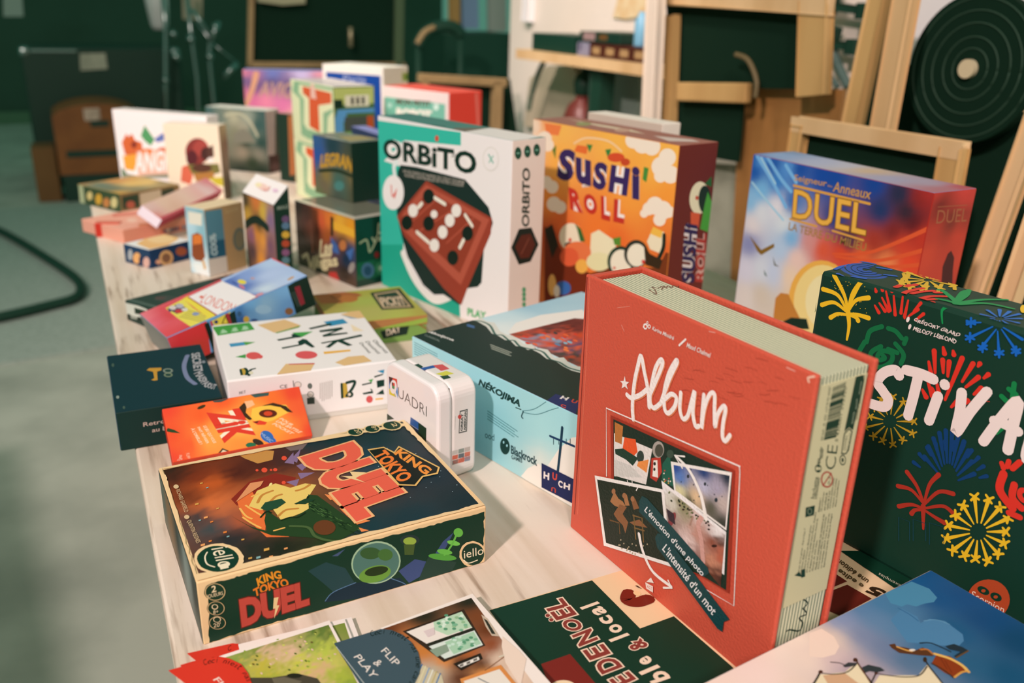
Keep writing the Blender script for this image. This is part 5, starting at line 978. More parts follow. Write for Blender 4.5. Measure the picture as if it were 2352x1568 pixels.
f.paint([(690, 1000, '#f0c8c0'), (800, 1110, '#e88880'), (850, 950, '#f0c8b0'), (950, 1000, '#e8b8a0'), (1050, 900, '#f0c8b4'), (1150, 880, '#f0b8b0'), (1230, 760, '#e07c84'), (1380, 850, '#c84c5c'), (1250, 850, '#f0ccc8')], 10)
f.stroke([(830, 1110), (1380, 860)], 26, '#d05060', raw=True)
b.done('card_game_box', 'slim pink and red box lying tilted over the coral box', group=GRP)

# ---- flat box at the far left
b = Box(place(-.9227, 1.9973, 0, 56.3), .1616, .1736, .0455, dict(all='#6a5c38', top='#a88c54', left='#6c6c44', front='#8a6c48'), .0012)
f = b.top().crop(160, 220, 600 / 2352)
f.paint([(80, 770, '#d89050'), (200, 760, '#7a7a54'), (300, 800, '#6c7c6c'), (420, 770, '#d09050'), (550, 790, '#dcb468'), (700, 780, '#d8b468'), (850, 780, '#8c7c54'), (980, 810, '#a08050'), (450, 880, '#c89848'), (380, 830, '#6c7460'), (600, 840, '#7c7c5c')], 14)
f = b.left().crop(160, 220, 600 / 2352)
f.fill('#3c4c34', .001).poly([(80, 800), (120, 815), (140, 990), (95, 975)], '#a8ac84').ell(180, 900, 26, 40, '#d0b878').ell(260, 930, 30, 50, '#c89838').ell(330, 960, 30, 44, '#b87844').ell(400, 960, 30, 50, '#c8b880')
f = b.front().crop(160, 220, 600 / 2352)
f.poly([(470, 910), (620, 880), (630, 1000), (480, 1020)], '#344434').ell(550, 980, 40, 34, '#b85c48').poly([(630, 880), (820, 840), (830, 940), (640, 990)], '#c8b094').poly([(825, 850), (940, 820), (940, 900), (830, 930)], '#3c4434')
b.done('board_game_box', 'olive and gold flat game box at the far left table edge', group=GRP)

# ---- white box, cream dinosaur box, grey mountain box
b = Box(place(-1.0580, 2.3100, 0, -17.9), .2900, .0480, .2000, dict(all='#f0e0dc', front='#f6e6e4', top='#d8ccc4'), .0015)
f = b.front().crop(160, 220, 600 / 2352)
f.poly([(640, 360), (675, 265), (765, 395), (730, 450), (680, 410)], '#5a9a64').poly([(760, 390), (830, 340), (930, 310), (950, 420), (860, 400), (790, 420)], '#6c78b0').poly([(470, 420), (510, 340), (530, 370), (560, 340), (590, 400), (650, 420), (660, 520), (580, 540), (500, 530)], '#d8683c').poly([(480, 540), (600, 520), (600, 680), (500, 660)], '#f0a040').poly([(600, 500), (900, 470), (930, 720), (620, 730)], '#eab49c').ell(580, 440, 26, 30, '#8a3a30').ell(700, 500, 60, 26, '#e88048').ell(840, 490, 50, 26, '#d86c40')
f.text('ANGIE', (580, 690), (935, 680), (590, 500), '#f8eae4', bold=.03).poly([(470, 640), (520, 700), (620, 720), (940, 700), (940, 740), (470, 740)], '#8c8c78').poly([(465, 650), (510, 700), (470, 720)], '#5c7a54')
b.done('board_game_box', 'white game box with a green leaf and orange castle picture, standing at the back', group=GRP)
b = Box(place(-.8730, 2.1690, 0, -3), .1395, .0500, .1860, dict(all='#f4dcc0', right='#8c6a48', top='#e8d4bc', back='#8c6a48'), .0012)
f = b.front().crop(160, 220, 600 / 2352)
f.ell(1150, 500, 108, 120, '#8a3c38').ell(1180, 470, 70, 70, '#a84a42').ell(1100, 560, 50, 70, '#5c2c30').ell(1230, 520, 50, 60, '#4c302c').poly([(1230, 480), (1290, 440), (1300, 540), (1250, 600)], '#5a3c34').ell(1268, 580, 30, 26, '#f0e0d4').poly([(1060, 620), (1340, 610), (1360, 690), (1250, 720), (1060, 700)], '#7c7440').poly([(1010, 640), (1060, 620), (1110, 720), (1090, 800), (1000, 770)], '#d86a50').poly([(1110, 700), (1300, 680), (1300, 740), (1150, 790)], '#b07840').poly([(1250, 740), (1400, 730), (1400, 820), (1320, 800)], '#c8b438').ell(1190, 650, 90, 40, '#5c3c30')
f = b.right().crop(160, 220, 600 / 2352)
f.paint([(1400, 260, '#c8a880'), (1450, 320, '#8c6a58'), (1430, 420, '#8a5848'), (1460, 500, '#b09480'), (1470, 650, '#a88c78'), (1440, 780, '#5c4834')], 8)
b.done('board_game_box', 'cream game box with a dark red creature picture, before the white box', group=GRP)
b = Box(place(-.9200, 2.6110, 0, -18.3), .2040, .0700, .1800, dict(all='#4c5c54', right='#c8aca0', top='#c8c4b4', front='#3a4c48'), .0012)
f = b.front().crop(160, 220, 600 / 2352)
f.paint([(1240, 130, '#46605c'), (1500, 120, '#4c6460'), (1740, 140, '#3c5450'), (1350, 190, '#6a7468'), (1480, 190, '#a8a084'), (1600, 200, '#8a9080'), (1700, 260, '#34504c'), (1560, 280, '#98907a'), (1500, 340, '#7c7860'), (1650, 370, '#5c6c60'), (1580, 420, '#22382c'), (1720, 430, '#24403a'), (1560, 500, '#8c7c68'), (1700, 520, '#7c7464'), (1650, 600, '#34402f'), (1560, 700, '#22322a'), (1720, 700, '#24362c')], 18)
f.stroke([(1400, 175), (1520, 155), (1620, 230), (1690, 360)], 22, '#b0a88c').poly([(1480, 340), (1560, 290), (1620, 330), (1680, 420), (1480, 430)], '#7a7464')
f = b.right().crop(160, 220, 600 / 2352)
f.poly([(1850, 150), (1920, 130), (1930, 520), (1850, 530)], '#4c4c3c').poly([(1780, 540), (1920, 520), (1930, 760), (1790, 780)], '#4c302a').ell(1850, 640, 40, 40, '#6c4a44').ell(1840, 720, 14, 20, '#8ac044')
b.done('board_game_box', 'grey game box with a moonlit mountain picture and cream side', group=GRP)
b = Box(place(-.6690, 2.4530, 0, -30), .0570, .1000, .1876, dict(all='#1c342b', top='#c88a84', right='#b0663c', front='#26362c'), .0012)
f = b.front().crop(160, 220, 600 / 2352)
f.poly([(1965, 180), (2030, 170), (2050, 700), (1985, 720)], '#a8643c').stroke([(2060, 200), (2070, 800)], 20, '#5c5c48', raw=True)
b.done('board_game_box', 'narrow dark game box with an orange spine stripe', group=GRP)

# ---- two equal green and orange boxes, one on the other
def tile_box(z):
    b = Box(place(-.4347, 2.0898, z, 38.4), .1093, .2322, .1462, dict(all='#9cac74', top='#ffffff', left='#d8d8a8', front='#4c6a44'), .0012)  # white top: glare painted into the colour
    f = b.left().crop(500, 120, 650 / 2352)
    w_, h_ = .2322, .1462
    def P(*q): return [(a * w_, e * h_) for a, e in q]
    f.polyuv(P((.02, .02), (.98, .02), (.98, .98), (.02, .98)), '#dcdcb0'); f.polyuv(P((.2, .1), (.36, .06), (.8, .06), (.86, .5), (.98, .62), (.98, .98), (.1, .98), (.04, .8), (.22, .7)), '#8cb088')
    f.polyuv(P((.28, .3), (.36, .22), (.74, .22), (.76, .56), (.98, .66), (.98, .94), (.22, .94), (.2, .8), (.32, .7)), '#e4e0b4'); f.polyuv(P((.42, .28), (.66, .22), (.66, .66), (.96, .74), (.96, .9), (.3, .92), (.3, .8), (.44, .74)), '#d85a34')
    f.polyuv(P((.48, .75), (.62, .75), (.58, .98), (.5, .98)), '#e8b8a8')
    f = b.front().crop(500, 120, 650 / 2352); w_, h_ = .1093, .1462
    f.polyuv(P((.02, .72), (.98, .72), (.98, .98), (.02, .98)), '#b8bc6c'); f.polyuv(P((.28, .68), (.86, .68), (.86, .86), (.28, .86)), '#e0d4b8')
    for a in (.42, .55, .68): f.polyuv(P((a, .71), (a + .07, .71), (a + .07, .83), (a, .83)), '#3c3c34')
    f.polyuv(P((.02, .66), (.22, .66), (.22, .8), (.02, .8)), '#22362a'); f.polyuv(P((.02, .2), (.22, .2), (.22, .45), (.3, .45), (.3, .58), (.98, .58), (.98, .64), (.1, .64), (.02, .5)), '#5c94c0')
    f.polyuv(P((.25, .3), (.8, .3), (.8, .52), (.25, .52)), '#4c5048'); f.polyuv(P((.8, .26), (.96, .26), (.96, .52), (.8, .52)), '#b8502c'); f.polyuv(P((.12, .14), (.96, .14), (.96, .28), (.12, .28)), '#7cac4c'); f.polyuv(P((.12, .02), (.96, .02), (.96, .12), (.12, .12)), '#d8582c')
    return b
b = tile_box(0); b.done('board_game_box', 'green and orange game box, lower of the two matching ones', group=GRP)
b = tile_box(.1466); b.done('board_game_box', 'green and orange game box with shiny top, upper of the two matching ones', group=GRP, material=GLOSS)
# ---- thin blue box by it, in front of the stack
b = Box(place(-.3790, 2.0050, 0, -57), .1800, .0350, .2160, dict(all='#4a4a80', top='#8c8cc0', front='#34405c', left='#34345c'), .0012)
f = b.front(); f.polyuv([(.01, .01), (.14, .01), (.14, .21), (.01, .21)], '#2a3a58')
b.done('board_game_box', 'slim dark violet box showing only its top edge behind the teal box', group=GRP)

# ---- the back row
b = Box(place(-.8990, 2.9280, 0, 8), .2800, .0696, .2630, dict(all='#8c5c7c', top='#7c80b0', front='#5c4c74'), .0012)
f = b.front().crop(500, 120, 650 / 2352)
f.paint([(210, 160, '#d87c88'), (280, 160, '#a8688c'), (450, 170, '#6470a8'), (700, 180, '#b8a8c8'), (860, 170, '#d89098'), (220, 230, '#4c5078'), (300, 280, '#484870'), (450, 250, '#544c74'), (600, 300, '#4c4468'), (850, 260, '#6c5880'), (220, 340, '#c87088'), (400, 400, '#d87c94'), (550, 430, '#c86c94'), (300, 420, '#c8688c'), (640, 500, '#e0909c'), (500, 600, '#c87084')], 16)
f.stroke([(320, 180), (290, 300), (240, 430)], 50, '#c89070', taper=.7).text('AVIGNON', (340, 370), (900, 400), (360, 240), '#b08a78', bold=.02)
b.done('board_game_box', 'purple and pink game box with gold title, at the back left', group=GRP)
b = Box(place(-.5524, 2.5283, 0, -26.2), .2040, .1200, .3150, dict(all='#ece0d0', front='#e8dcd0', top='#e4dccc', right='#e6d4c0'), .0012)
f = b.front().crop(500, 120, 650 / 2352)
f.polyuv([(.012, .01), (.195, .01), (.195, .294), (.012, .294)], '#1c4690').text('Paris', (1040, 245), (1230, 260), (1045, 185), '#8c94b4', bold=.02)
f = b.right().crop(500, 120, 650 / 2352); f.poly([(1530, 170), (1620, 165), (1620, 240), (1535, 240)], '#a8ac54').ell(1575, 205, 30, 22, '#6c8c3c')
b.done('board_game_box', 'blue game box with white edges, tallest at the back', group=GRP)
b = Box(place(-.3388, 2.2237, 0, -39.9), .2279, .1134, .2881, dict(all='#e8503f', front='#f0d8d0', top='#e85a4c', right='#ee4a3c'), .0015)
f = b.front().crop(500, 120, 650 / 2352)
f.polyuv([(0.006, .006), (.216, .006), (.216, .262), (.006, .262)], '#7cb8a0')
f.text('MON PETIT', (1480, 430), (1765, 455), (1485, 385), '#5c4434', bold=.04).text('ROBOT', (1480, 540), (1775, 565), (1485, 460), '#f0e4d4', bold=.08).ell(1815, 455, 24, 30, '#d8e8d8', n=8).ell(1430, 440, 18, 20, '#b8d4c4', n=8)
f = b.right().crop(500, 120, 650 / 2352); f.stroke([(2150, 350), (2165, 600)], 26, '#f07a6c', raw=True)
b.done('board_game_box', 'red and mint green game box with white lettering, behind the teal box', group=GRP)
# ---- cream box edge behind the orange one
b = Box(place(.1180, 1.5360, 0, -52.1), .1750, .0420, .3140, dict(all='#efdccc', top='#f2e0d0', front='#d8c0ac'), .0015)
f = b.front(); f.polyuv([(.004, .004), (.170, .004), (.170, .3), (.004, .3)], '#d0a890')
b.done('board_game_box', 'cream game box, only its top edge seen behind the orange sushi box', group=GRP)

# ================================================================== papers and the front box
def sheet(name, P, z, th, cols, label, cat, group, art, jagcut=None):
    """paper laid flat: outline P in table coordinates (world x, y)"""
    mb = MB(); slab(mb, [Vector((p[0], p[1], z)) for p in P], th, (0, 0, 1), c(cols))
    mb.f = mb.f; return mb
def flatface(mb, z, cx_, cy_, yaw, w_, h_):
    m = place(cx_, cy_, 0, yaw); inv = m
    o_ = m @ Vector((0, 0, z))
    return Face(mb, Matrix(), o_, m.to_3x3() @ Vector((1, 0, 0)), m.to_3x3() @ Vector((0, 1, 0)), (0, 0, 1), w_, h_, margin=0)
LE = [onz(1123, 1401), onz(1424, 1311)]
ld = (LE[1] - LE[0]).normalized(); lyaw = math.degrees(math.atan2(ld.y, ld.x)); lW, lH = .42, .297
lo = LE[0] - Vector((-ld.y, ld.x, 0)) * lH
mb = MB(); mb.v = []; m_ = place(lo.x, lo.y, 0, lyaw)
q_ = [m_ @ Vector(v) for v in ((0, 0, .0002), (lW, 0, .0002), (lW, lH, .0002), (0, lH, .0002))]
slab(mb, q_[::-1], -.0006, (0, 0, 1), c('#f0c89c'))
f = flatface(mb, .0008, lo.x, lo.y, lyaw, lW, lH).crop(1100, 1240, 600 / 2352)
f.poly([(90, 632), (1018, 362), (1450, 795), (1755, 685), (2270, 1130), (2600, 1500), (1500, 1900), (500, 1200)], INK)
f.poly([(560, 1115), (820, 1025), (1050, 1290), (1200, 1500), (700, 1500)], '#7c2c26').ell(760, 1330, 120, 70, '#f0cfa8')
f.stroke([(1350, 480), (1340, 540), (1420, 560), (1520, 530)], 100, '#7c2c22').poly([(1405, 410), (1425, 408), (1470, 440), (1440, 430)], '#3c2c24').ell(1425, 478, 36, 22, '#f0c490', rot=.3)
N1, N2 = '#8c3c34', '#f2d0b4'
for s, p, q, t in (('L', (812, 597), (750, 520), (625, 645)), ('E', (885, 668), (820, 595), (700, 725)), ('O', (955, 800), (880, 700), (800, 830)), ('N', (1078, 892), (1005, 792), (905, 962)), ('E', (1190, 1020), (1118, 932), (1000, 1085)), ('D', (1298, 1140), (1210, 1040), (1110, 1212)), ('E', (1420, 1250), (1345, 1180), (1240, 1330))): f.text(s, p, q, t, N1, bold=.03, out=N2, ow=.05)
f.ell(620, 680, 26, 20, N2).ell(652, 718, 26, 20, N2).ell(620, 680, 20, 15, N1).ell(652, 718, 20, 15, N1)
for s, p, q, t in (('l', (1090, 570), (1066, 552), (930, 628)), ('a', (1165, 650), (1095, 590), (1060, 685)), ('c', (1230, 735), (1175, 670), (1125, 770)), ('o', (1310, 810), (1250, 745), (1210, 850)), ('l', (1360, 855), (1335, 835), (1190, 920)), ('e', (1575, 1090), (1520, 1035), (1480, 1135)), ('l', (1635, 1145), (1605, 1120), (1465, 1218)), ('b', (1735, 1240), (1665, 1165), (1560, 1300))): f.text(s, p, q, t, N2, bold=.035)
f.text('&', (1535, 950), (1450, 880), (1400, 1010), N1, bold=.03, out=N2, ow=.05)
f.crop(1752, 1168, 600 / 2352)
f.poly([(600, 600), (660, 590), (760, 655), (640, 705), (560, 690)], '#6c2c24').poly([(630, 735), (760, 685), (980, 810), (700, 960), (540, 900)], '#6c2c24').poly([(700, 380), (1600, 380), (1300, 690), (1180, 712)], INK)
f.text('5', (1120, 745), (990, 690), (1040, 800), '#3c2c20', bold=.05)
f.text('une édition', (960, 645), (690, 450), (930, 680), '#5c4830', bold=.02).text('e edite', (915, 688), (695, 540), (890, 720), '#5c4830', bold=.02).text('exemples', (1250, 680), (1052, 570), (1235, 712), '#c8b8a0')
o = wpart(mb, 'leaflet', PAPER); tag(o, 'dark green and beige printed market leaflet lying under the red album box', 'leaflet')

# photo cards with coloured tabs
def card(name, P, z, label, art, tabP=None, tabcol=None, th=.0009, group='photo cards in front'):
    mb = MB(); Q = [onz(x, y, z) for x, y in P]; slab(mb, Q, th, (0, 0, 1), c('#f2e0d4'))
    pc = sum(Q, Vector()) / len(Q)
    e = empty('photo_card', Matrix.Translation(pc), label, 'photo card', group)
    dd = (Q[1] - Q[0]).normalized(); yaw = math.degrees(math.atan2(dd.y, dd.x))
    fm = Face(mb, Matrix(), Vector((pc.x, pc.y, z + th)) - Vector((dd.x, dd.y, 0)) * .4 - Vector((-dd.y, dd.x, 0)) * .4, dd, (-dd.y, dd.x, 0), (0, 0, 1), .8, .8)
    if art:
        C_ = [fm.uv(p) for p in P]; g_ = (sum(q[0] for q in C_) / len(C_), sum(q[1] for q in C_) / len(C_)); fm.cl = [(g_[0] + (q[0] - g_[0]) * .965, g_[1] + (q[1] - g_[1]) * .965) for q in C_]
        if sum(C_[i - 1][0] * C_[i][1] - C_[i][0] * C_[i - 1][1] for i in range(len(C_))) < 0: fm.cl.reverse()
        art(fm)
    wpart(mb, 'card', PAPER, e)
    if tabP:
        tm_ = MB(); slab(tm_, [onz(x, y, z + th + .0002) for x, y in tabP], .0008, (0, 0, 1), c(tabcol))
        ft = Face(tm_, Matrix(), Vector((pc.x, pc.y, z + th + .001)) - Vector((dd.x, dd.y, 0)) * .4 - Vector((-dd.y, dd.x, 0)) * .4, dd, (-dd.y, dd.x, 0), (0, 0, 1), .8, .8)
        return e, tm_, ft
    return e, None, None
CB = (380, 1300, 820 / 2352)
def cb(x, y): return (CB[0] + x * CB[2], CB[1] + y * CB[2])
def cabin(f):
    f.crop(*CB)
    f.paint([(1450, 420, '#6a3a24'), (1700, 330, '#2c2c24'), (2000, 230, '#2a2c24'), (2060, 330, '#7a4428'), (2120, 420, '#6a3820'), (2250, 560, '#c8a890'), (1600, 480, '#b86c3c'), (1700, 560, '#c87838'), (1830, 630, '#d88440'), (2000, 560, '#b05c2c'), (2150, 520, '#8c4424'), (1950, 640, '#4c2a1c'), (2080, 650, '#4a2a1e'), (2200, 620, '#e0c0a8'), (2300, 700, '#e8c8b0'), (1950, 740, '#5a3020'), (2100, 700, '#d88a48'), (1700, 720, '#c8b8b0'), (1780, 680, '#b8a890'), (2000, 900, '#d0a888'), (1500, 900, '#8a5a40'), (2300, 900, '#e0c4b0')], 24, quad=[cbx for cbx in ((1340, 900), (2520, 900), (2015, 208), (1425, 415))])
    f.poly([(1562, 428), (1965, 282), (2108, 522), (1835, 632)], '#3a2c24').poly([(1588, 432), (1950, 300), (2022, 405), (1720, 510)], '#ecdcd0').poly([(1735, 528), (2035, 422), (2092, 518), (1840, 610)], '#d8dcd0')
    f.poly([(1765, 368), (1952, 298), (2018, 400), (1860, 455), (1775, 420)], '#b8d0b0').poly([(1840, 500), (2030, 430), (2080, 510), (1900, 580)], '#a8c8a8')
    for k in range(26):
        x, y = 1800 + rnd.random() * 180, 320 + rnd.random() * 110; f.ell(x, y, 14, 9, rnd.choice(['#7cb08c', '#5c9470', '#d8e4d0', '#94b88c']), n=8)
        x, y = 1860 + rnd.random() * 190, 460 + rnd.random() * 90; f.ell(x, y, 14, 9, rnd.choice(['#7cb08c', '#5c9470', '#c8dcc8']), n=8)
    f.poly([(1700, 430), (1770, 405), (1775, 450), (1730, 470)], '#dcc4c0').poly([(1740, 555), (1850, 515), (1870, 560), (1790, 600)], '#8a9a84').poly([(1720, 515), (2030, 404), (2038, 420), (1732, 530)], '#2c2c24')
    f.poly([(2080, 320), (2120, 345), (2185, 440), (2200, 465), (2150, 460), (2110, 400)], '#c8b098').poly([(2095, 345), (2120, 360), (2175, 450), (2150, 448)], '#33332a')
    f.poly([(1895, 645), (2075, 575), (2090, 612), (1950, 690)], '#2c241c').poly([(1925, 655), (2062, 598), (2070, 618), (1945, 670)], '#e8dcd0')
    for x, y in ((1950, 655), (1995, 638), (2040, 618)): f.poly([(x - 12, y - 2), (x + 12, y - 12), (x + 14, y + 2), (x - 10, y + 12)], '#6c645c')
    f.poly([(1940, 745), (2210, 652), (2330, 800), (2000, 900)], '#d88848').poly([(1965, 760), (2200, 680), (2300, 800), (2010, 880)], '#e8d8c8').stroke([(2060, 740), (2160, 790)], 6, '#4c5c64')
    f.poly([(1670, 640), (1820, 720), (1840, 800), (1600, 800)], '#c8b898')
    for k in range(6): f.stroke([(1690 + k * 24, 650 + k * 12), (1640 + k * 26, 770 + k * 8)], 8, ['#4c6c94', '#d8c8a0', '#8a9ab0', '#e0d8c8', '#c0a870', '#5c7ca0'][k], raw=True)
    f.poly([(2220, 465), (2380, 600), (2340, 800), (2240, 640), (2215, 530)], '#ecd0bc').stroke([(2105, 690), (2230, 600)], 5, '#8a5a3c').stroke([(2200, 600), (2230, 590)], 10, '#d8c8b0')
tab1 = [cb(1112, 512), cb(1420, 418), cb(1490, 425), cb(1560, 455), cb(1620, 505), cb(1665, 570), cb(1682, 640), cb(1675, 710), cb(1640, 780), cb(1560, 860), cb(1360, 900)]
e, tm_, ft = card('photo_card', [cb(1420, 900), cb(2620, 870), cb(2022, 186), cb(1418, 412)][::1], .0105, 'photo card of a wooden cabin interior with a blue-grey tab', cabin, tab1, '#44545c')
ft.crop(*CB); ft.text('FLIP', (1418, 540), (1520, 660), (1475, 528), '#e4d4c8', bold=.01).text('&', (1362, 635), (1410, 660), (1420, 605), '#e4d4c8', bold=.01) if 0 else None
ft.crop(*CB); ft.text('FLIP', (1418, 560), (1512, 662), (1455, 532), '#e4d4c8', bold=.005).text('&', (1362, 640), (1400, 662), (1402, 612), '#e4d4c8', bold=.005).text('PLAY', (1238, 598), (1360, 740), (1282, 578), '#e4d4c8', bold=.005)
ft.stroke([(1125, 530), (1330, 800), (1400, 900)], 4, '#b8b8b0', raw=True)
for i, ch in enumerate("Ceci n'est pas une carte"):
    t = i / 23; a = -1.95 + t * 2.75; R_ = 205; cx0, cy0 = 1445, 640
    x, y = cx0 + R_ * cos(a) * 1.0, cy0 + R_ * sin(a) * .95
    tx, ty = -sin(a), cos(a) * .95; nx, ny = cos(a), sin(a) * .95
    cw = 5 if ch in "i'" else 9 if ch in 'trs' else 13; chh = 40 if ch in "Cit" else 24
    if ch != ' ': ft.text(ch, (x - tx * cw, y - ty * cw), (x + tx * cw, y + ty * cw), (x - tx * cw + nx * chh, y - ty * cw + ny * chh), '#16241f', shear=.3); ft.k -= .8
wpart(tm_, 'tab', PAPER, e)
def grass(f):
    f.crop(*CB)
    f.paint([(420, 600, '#8c9c4c'), (600, 530, '#7c8c3c'), (800, 470, '#a8a060'), (1000, 400, '#5c7838'), (1070, 390, '#6c7838'), (700, 560, '#d8b090'), (850, 560, '#e0b498'), (650, 650, '#c0b040'), (900, 640, '#c8c448'), (1050, 560, '#b8c04c'), (1150, 620, '#c8bc5c'), (950, 520, '#8c9c44'), (1000, 700, '#d8a880'), (1150, 720, '#a8b040'), (700, 720, '#a8a840'), (1250, 780, '#8c9c3c')], 30, quad=[(560, 900), (1330, 900), (1075, 385), (380, 605)], jit=.004)
    for k in range(40): f.ell(520 + rnd.random() * 600, 430 + rnd.random() * 280, 10, 6, rnd.choice(['#5c6c2c', '#c8c860', '#e0b8a0', '#8ca03c', '#6a5c30']), n=7, rot=rnd.random())
    f.poly([(540, 735), (700, 735), (800, 720), (900, 715), (1000, 740), (1030, 780), (1040, 860), (540, 860)], '#4c4438').ell(850, 722, 50, 16, '#2a2a22').poly([(700, 740), (780, 730), (900, 760), (860, 790), (720, 780)], '#6c6250')
tab2 = [cb(22, 690), cb(350, 598), cb(420, 612), cb(500, 650), cb(545, 710), cb(570, 780), cb(560, 860), cb(300, 900)]
e, tm_, ft = card('photo_card', [cb(420, 900), cb(1350, 870), cb(1080, 362), cb(350, 600)], .0082, 'photo card of grass and an animal with a red tab', grass, tab2, '#d83a2c')
ft.crop(*CB); ft.text('FLIP', (312, 748), (410, 850), (352, 728), '#f0d4c4', bold=.01)
for i, ch in enumerate("Ceci n'est pas une carte"):
    t = i / 23; a = -1.95 + t * 2.75; x, y = 345 + 205 * cos(a), 830 + 195 * sin(a); tx, ty = -sin(a), cos(a) * .95; nx, ny = cos(a), sin(a) * .95
    cw = 5 if ch in "i'" else 9 if ch in 'trs' else 13; chh = 40 if ch in "Cit" else 24
    if ch != ' ': ft.text(ch, (x - tx * cw, y - ty * cw), (x + tx * cw, y + ty * cw), (x - tx * cw + nx * chh, y - ty * cw + ny * chh), '#2c1c18', shear=.3); ft.k -= .8
wpart(tm_, 'tab', PAPER, e)
def grass2(f):
    f.crop(*CB); f.paint([(500, 550, '#8c9448'), (700, 500, '#9c9c54'), (900, 430, '#c8a884'), (1150, 380, '#7c8c3c')], 6, quad=[(600, 800), (1290, 700), (1180, 372), (500, 545)])
e, tm_, ft = card('photo_card', [cb(560, 850), cb(1360, 800), cb(1180, 350), cb(480, 520)], .0058, 'photo card mostly hidden, second from the top of the grass stack', grass2, [cb(100, 655), cb(180, 632), cb(300, 600), cb(420, 700), cb(160, 800)], '#d43a2c')
wpart(tm_, 'tab', PAPER, e)
e, tm_, ft = card('photo_card', [cb(620, 850), cb(1400, 800), cb(1226, 340), cb(480, 530)], .0034, 'photo card mostly hidden, lowest of the grass stack', grass2, [cb(145, 578), cb(440, 512), cb(480, 515), cb(545, 545), cb(600, 620), cb(300, 700)], '#d43a2c')
ft.crop(*CB); ft.text('C', (415, 560), (440, 548), (408, 530), '#2c1c18', shear=.3)
wpart(tm_, 'tab', PAPER, e)

# ---- box in the front right corner
SZ = .042
s0, s1, s2 = onz(2137, 1310, SZ), onz(1620, 1568, SZ), onz(2352, 1435, SZ)
sx = (s1 - s0).normalized(); syaw = math.degrees(math.atan2(sx.y, sx.x))
sd = 1 if Vector((-sx.y, sx.x, 0)).dot(s2 - s0) > 0 else -1
sm = Matrix.Translation((s0.x, s0.y, .0009)) @ Matrix.Rotation(R(syaw), 4, 'Z')
b = Box(sm, .29, .25, SZ, dict(all='#c8b8b0', left='#2c5c78', back='#a8a4b0'), .001)
f = b.top().crop(1752, 1168, 600 / 2352)
f.paint([(100, 1250, '#f2d4c4'), (300, 1150, '#f2d4c2'), (500, 1080, '#d8bca8'), (600, 1150, '#e8c8b4'), (400, 1350, '#eccdbd'), (650, 1350, '#d8b8b4'), (800, 1450, '#a8909c'), (620, 1020, '#8c94b0'), (700, 980, '#8490b0'), (900, 900, '#5c80a4'), (1050, 850, '#4c7ca0'), (1000, 1000, '#6484a4'), (1200, 900, '#4a7a9c'), (900, 1150, '#7c84a0'), (1200, 1100, '#5c80a0'), (1100, 1250, '#707c98'), (1300, 1350, '#54708c'), (1450, 1250, '#3c6c90'), (1350, 640, '#1c5888'), (1500, 580, '#1a5484'), (1600, 800, '#1c5484'), (1800, 800, '#1c5080'), (1700, 1100, '#20587e'), (2000, 1000, '#1c4c78'), (2300, 1200, '#1c4868'), (1900, 1400, '#2c5c7c'), (2200, 1500, '#1f5070'), (0, 1500, '#f0d0c4'), (300, 1700, '#e8c8b4'), (-300, 1700, '#f0d0c0'), (1000, 1600, '#b8a0a0')], 40, power=3)
f.poly([(1100, 760), (1340, 655), (1500, 720), (1570, 800), (1540, 840), (1450, 855), (1380, 880), (1300, 860), (1250, 880), (1150, 850)], '#4f8aa8').poly([(1150, 1000), (1250, 900), (1390, 970), (1420, 1030), (1500, 990), (1640, 1010), (1800, 1130), (1810, 1190), (1760, 1240), (1600, 1230), (1300, 1200)], '#5080a4')
f.poly([(420, 1120), (530, 1080), (640, 1150), (690, 1240), (650, 1310), (540, 1340), (420, 1330)], '#eecdbb')
f.stroke([(1220, 895), (1320, 950), (1400, 1010)], 7, '#34648c').stroke([(1450, 1010), (1560, 1000), (1680, 1040)], 7, '#6a98b4')
DK = '#2a2620'
f.poly([(465, 1568), (520, 1490), (560, 1490), (740, 1470), (835, 1390), (865, 1390), (985, 1600), (1050, 1500), (1400, 1500), (1480, 1405), (1640, 1600), (1500, 1800), (400, 1800)], '#e8d0ac').poly([(540, 1500), (740, 1480), (900, 1600), (700, 1640), (600, 1600)], '#d0a07c')
f.stroke([(520, 1465), (480, 1540), (400, 1660)], 14, DK).stroke([(530, 1480), (640, 1490), (760, 1470), (840, 1400), (850, 1360)], 9, DK).stroke([(840, 1365), (900, 1460), (960, 1540), (1010, 1620)], 13, DK).stroke([(850, 1380), (990, 1600)], 8, '#6a3c28').stroke([(1020, 1480), (960, 1600)], 10, DK).stroke([(1020, 1480), (1120, 1500), (1280, 1515), (1410, 1500), (1480, 1420)], 9, DK).stroke([(1455, 1345), (1490, 1410), (1560, 1500), (1640, 1600)], 12, DK)
f.ell(520, 1470, 20, 16, '#4c2c20').ell(832, 1362, 20, 18, '#4c2c20').ell(1460, 1360, 18, 24, '#3c2c20').ell(1020, 1480, 16, 14, '#4c2c20')
f.stroke([(610, 1382), (690, 1390), (740, 1410)], 8, DK).poly([(720, 1415), (770, 1385), (860, 1390), (810, 1420), (740, 1430)], '#3a3a3c').poly([(890, 1430), (950, 1405), (1060, 1430), (1100, 1460), (1030, 1475), (960, 1465), (920, 1480)], '#343a3c')
f.poly([(1135, 1225), (1190, 1215), (1200, 1240), (1280, 1250), (1380, 1275), (1440, 1250), (1500, 1280), (1540, 1330), (1400, 1320), (1230, 1300), (1160, 1255)], '#5c3824').stroke([(1210, 1245), (1290, 1275), (1340, 1285)], 14, '#e0a050').stroke([(1420, 1270), (1480, 1270), (1530, 1310)], 16, '#b87038').ell(1345, 1275, 28, 10, '#e8d8c8')
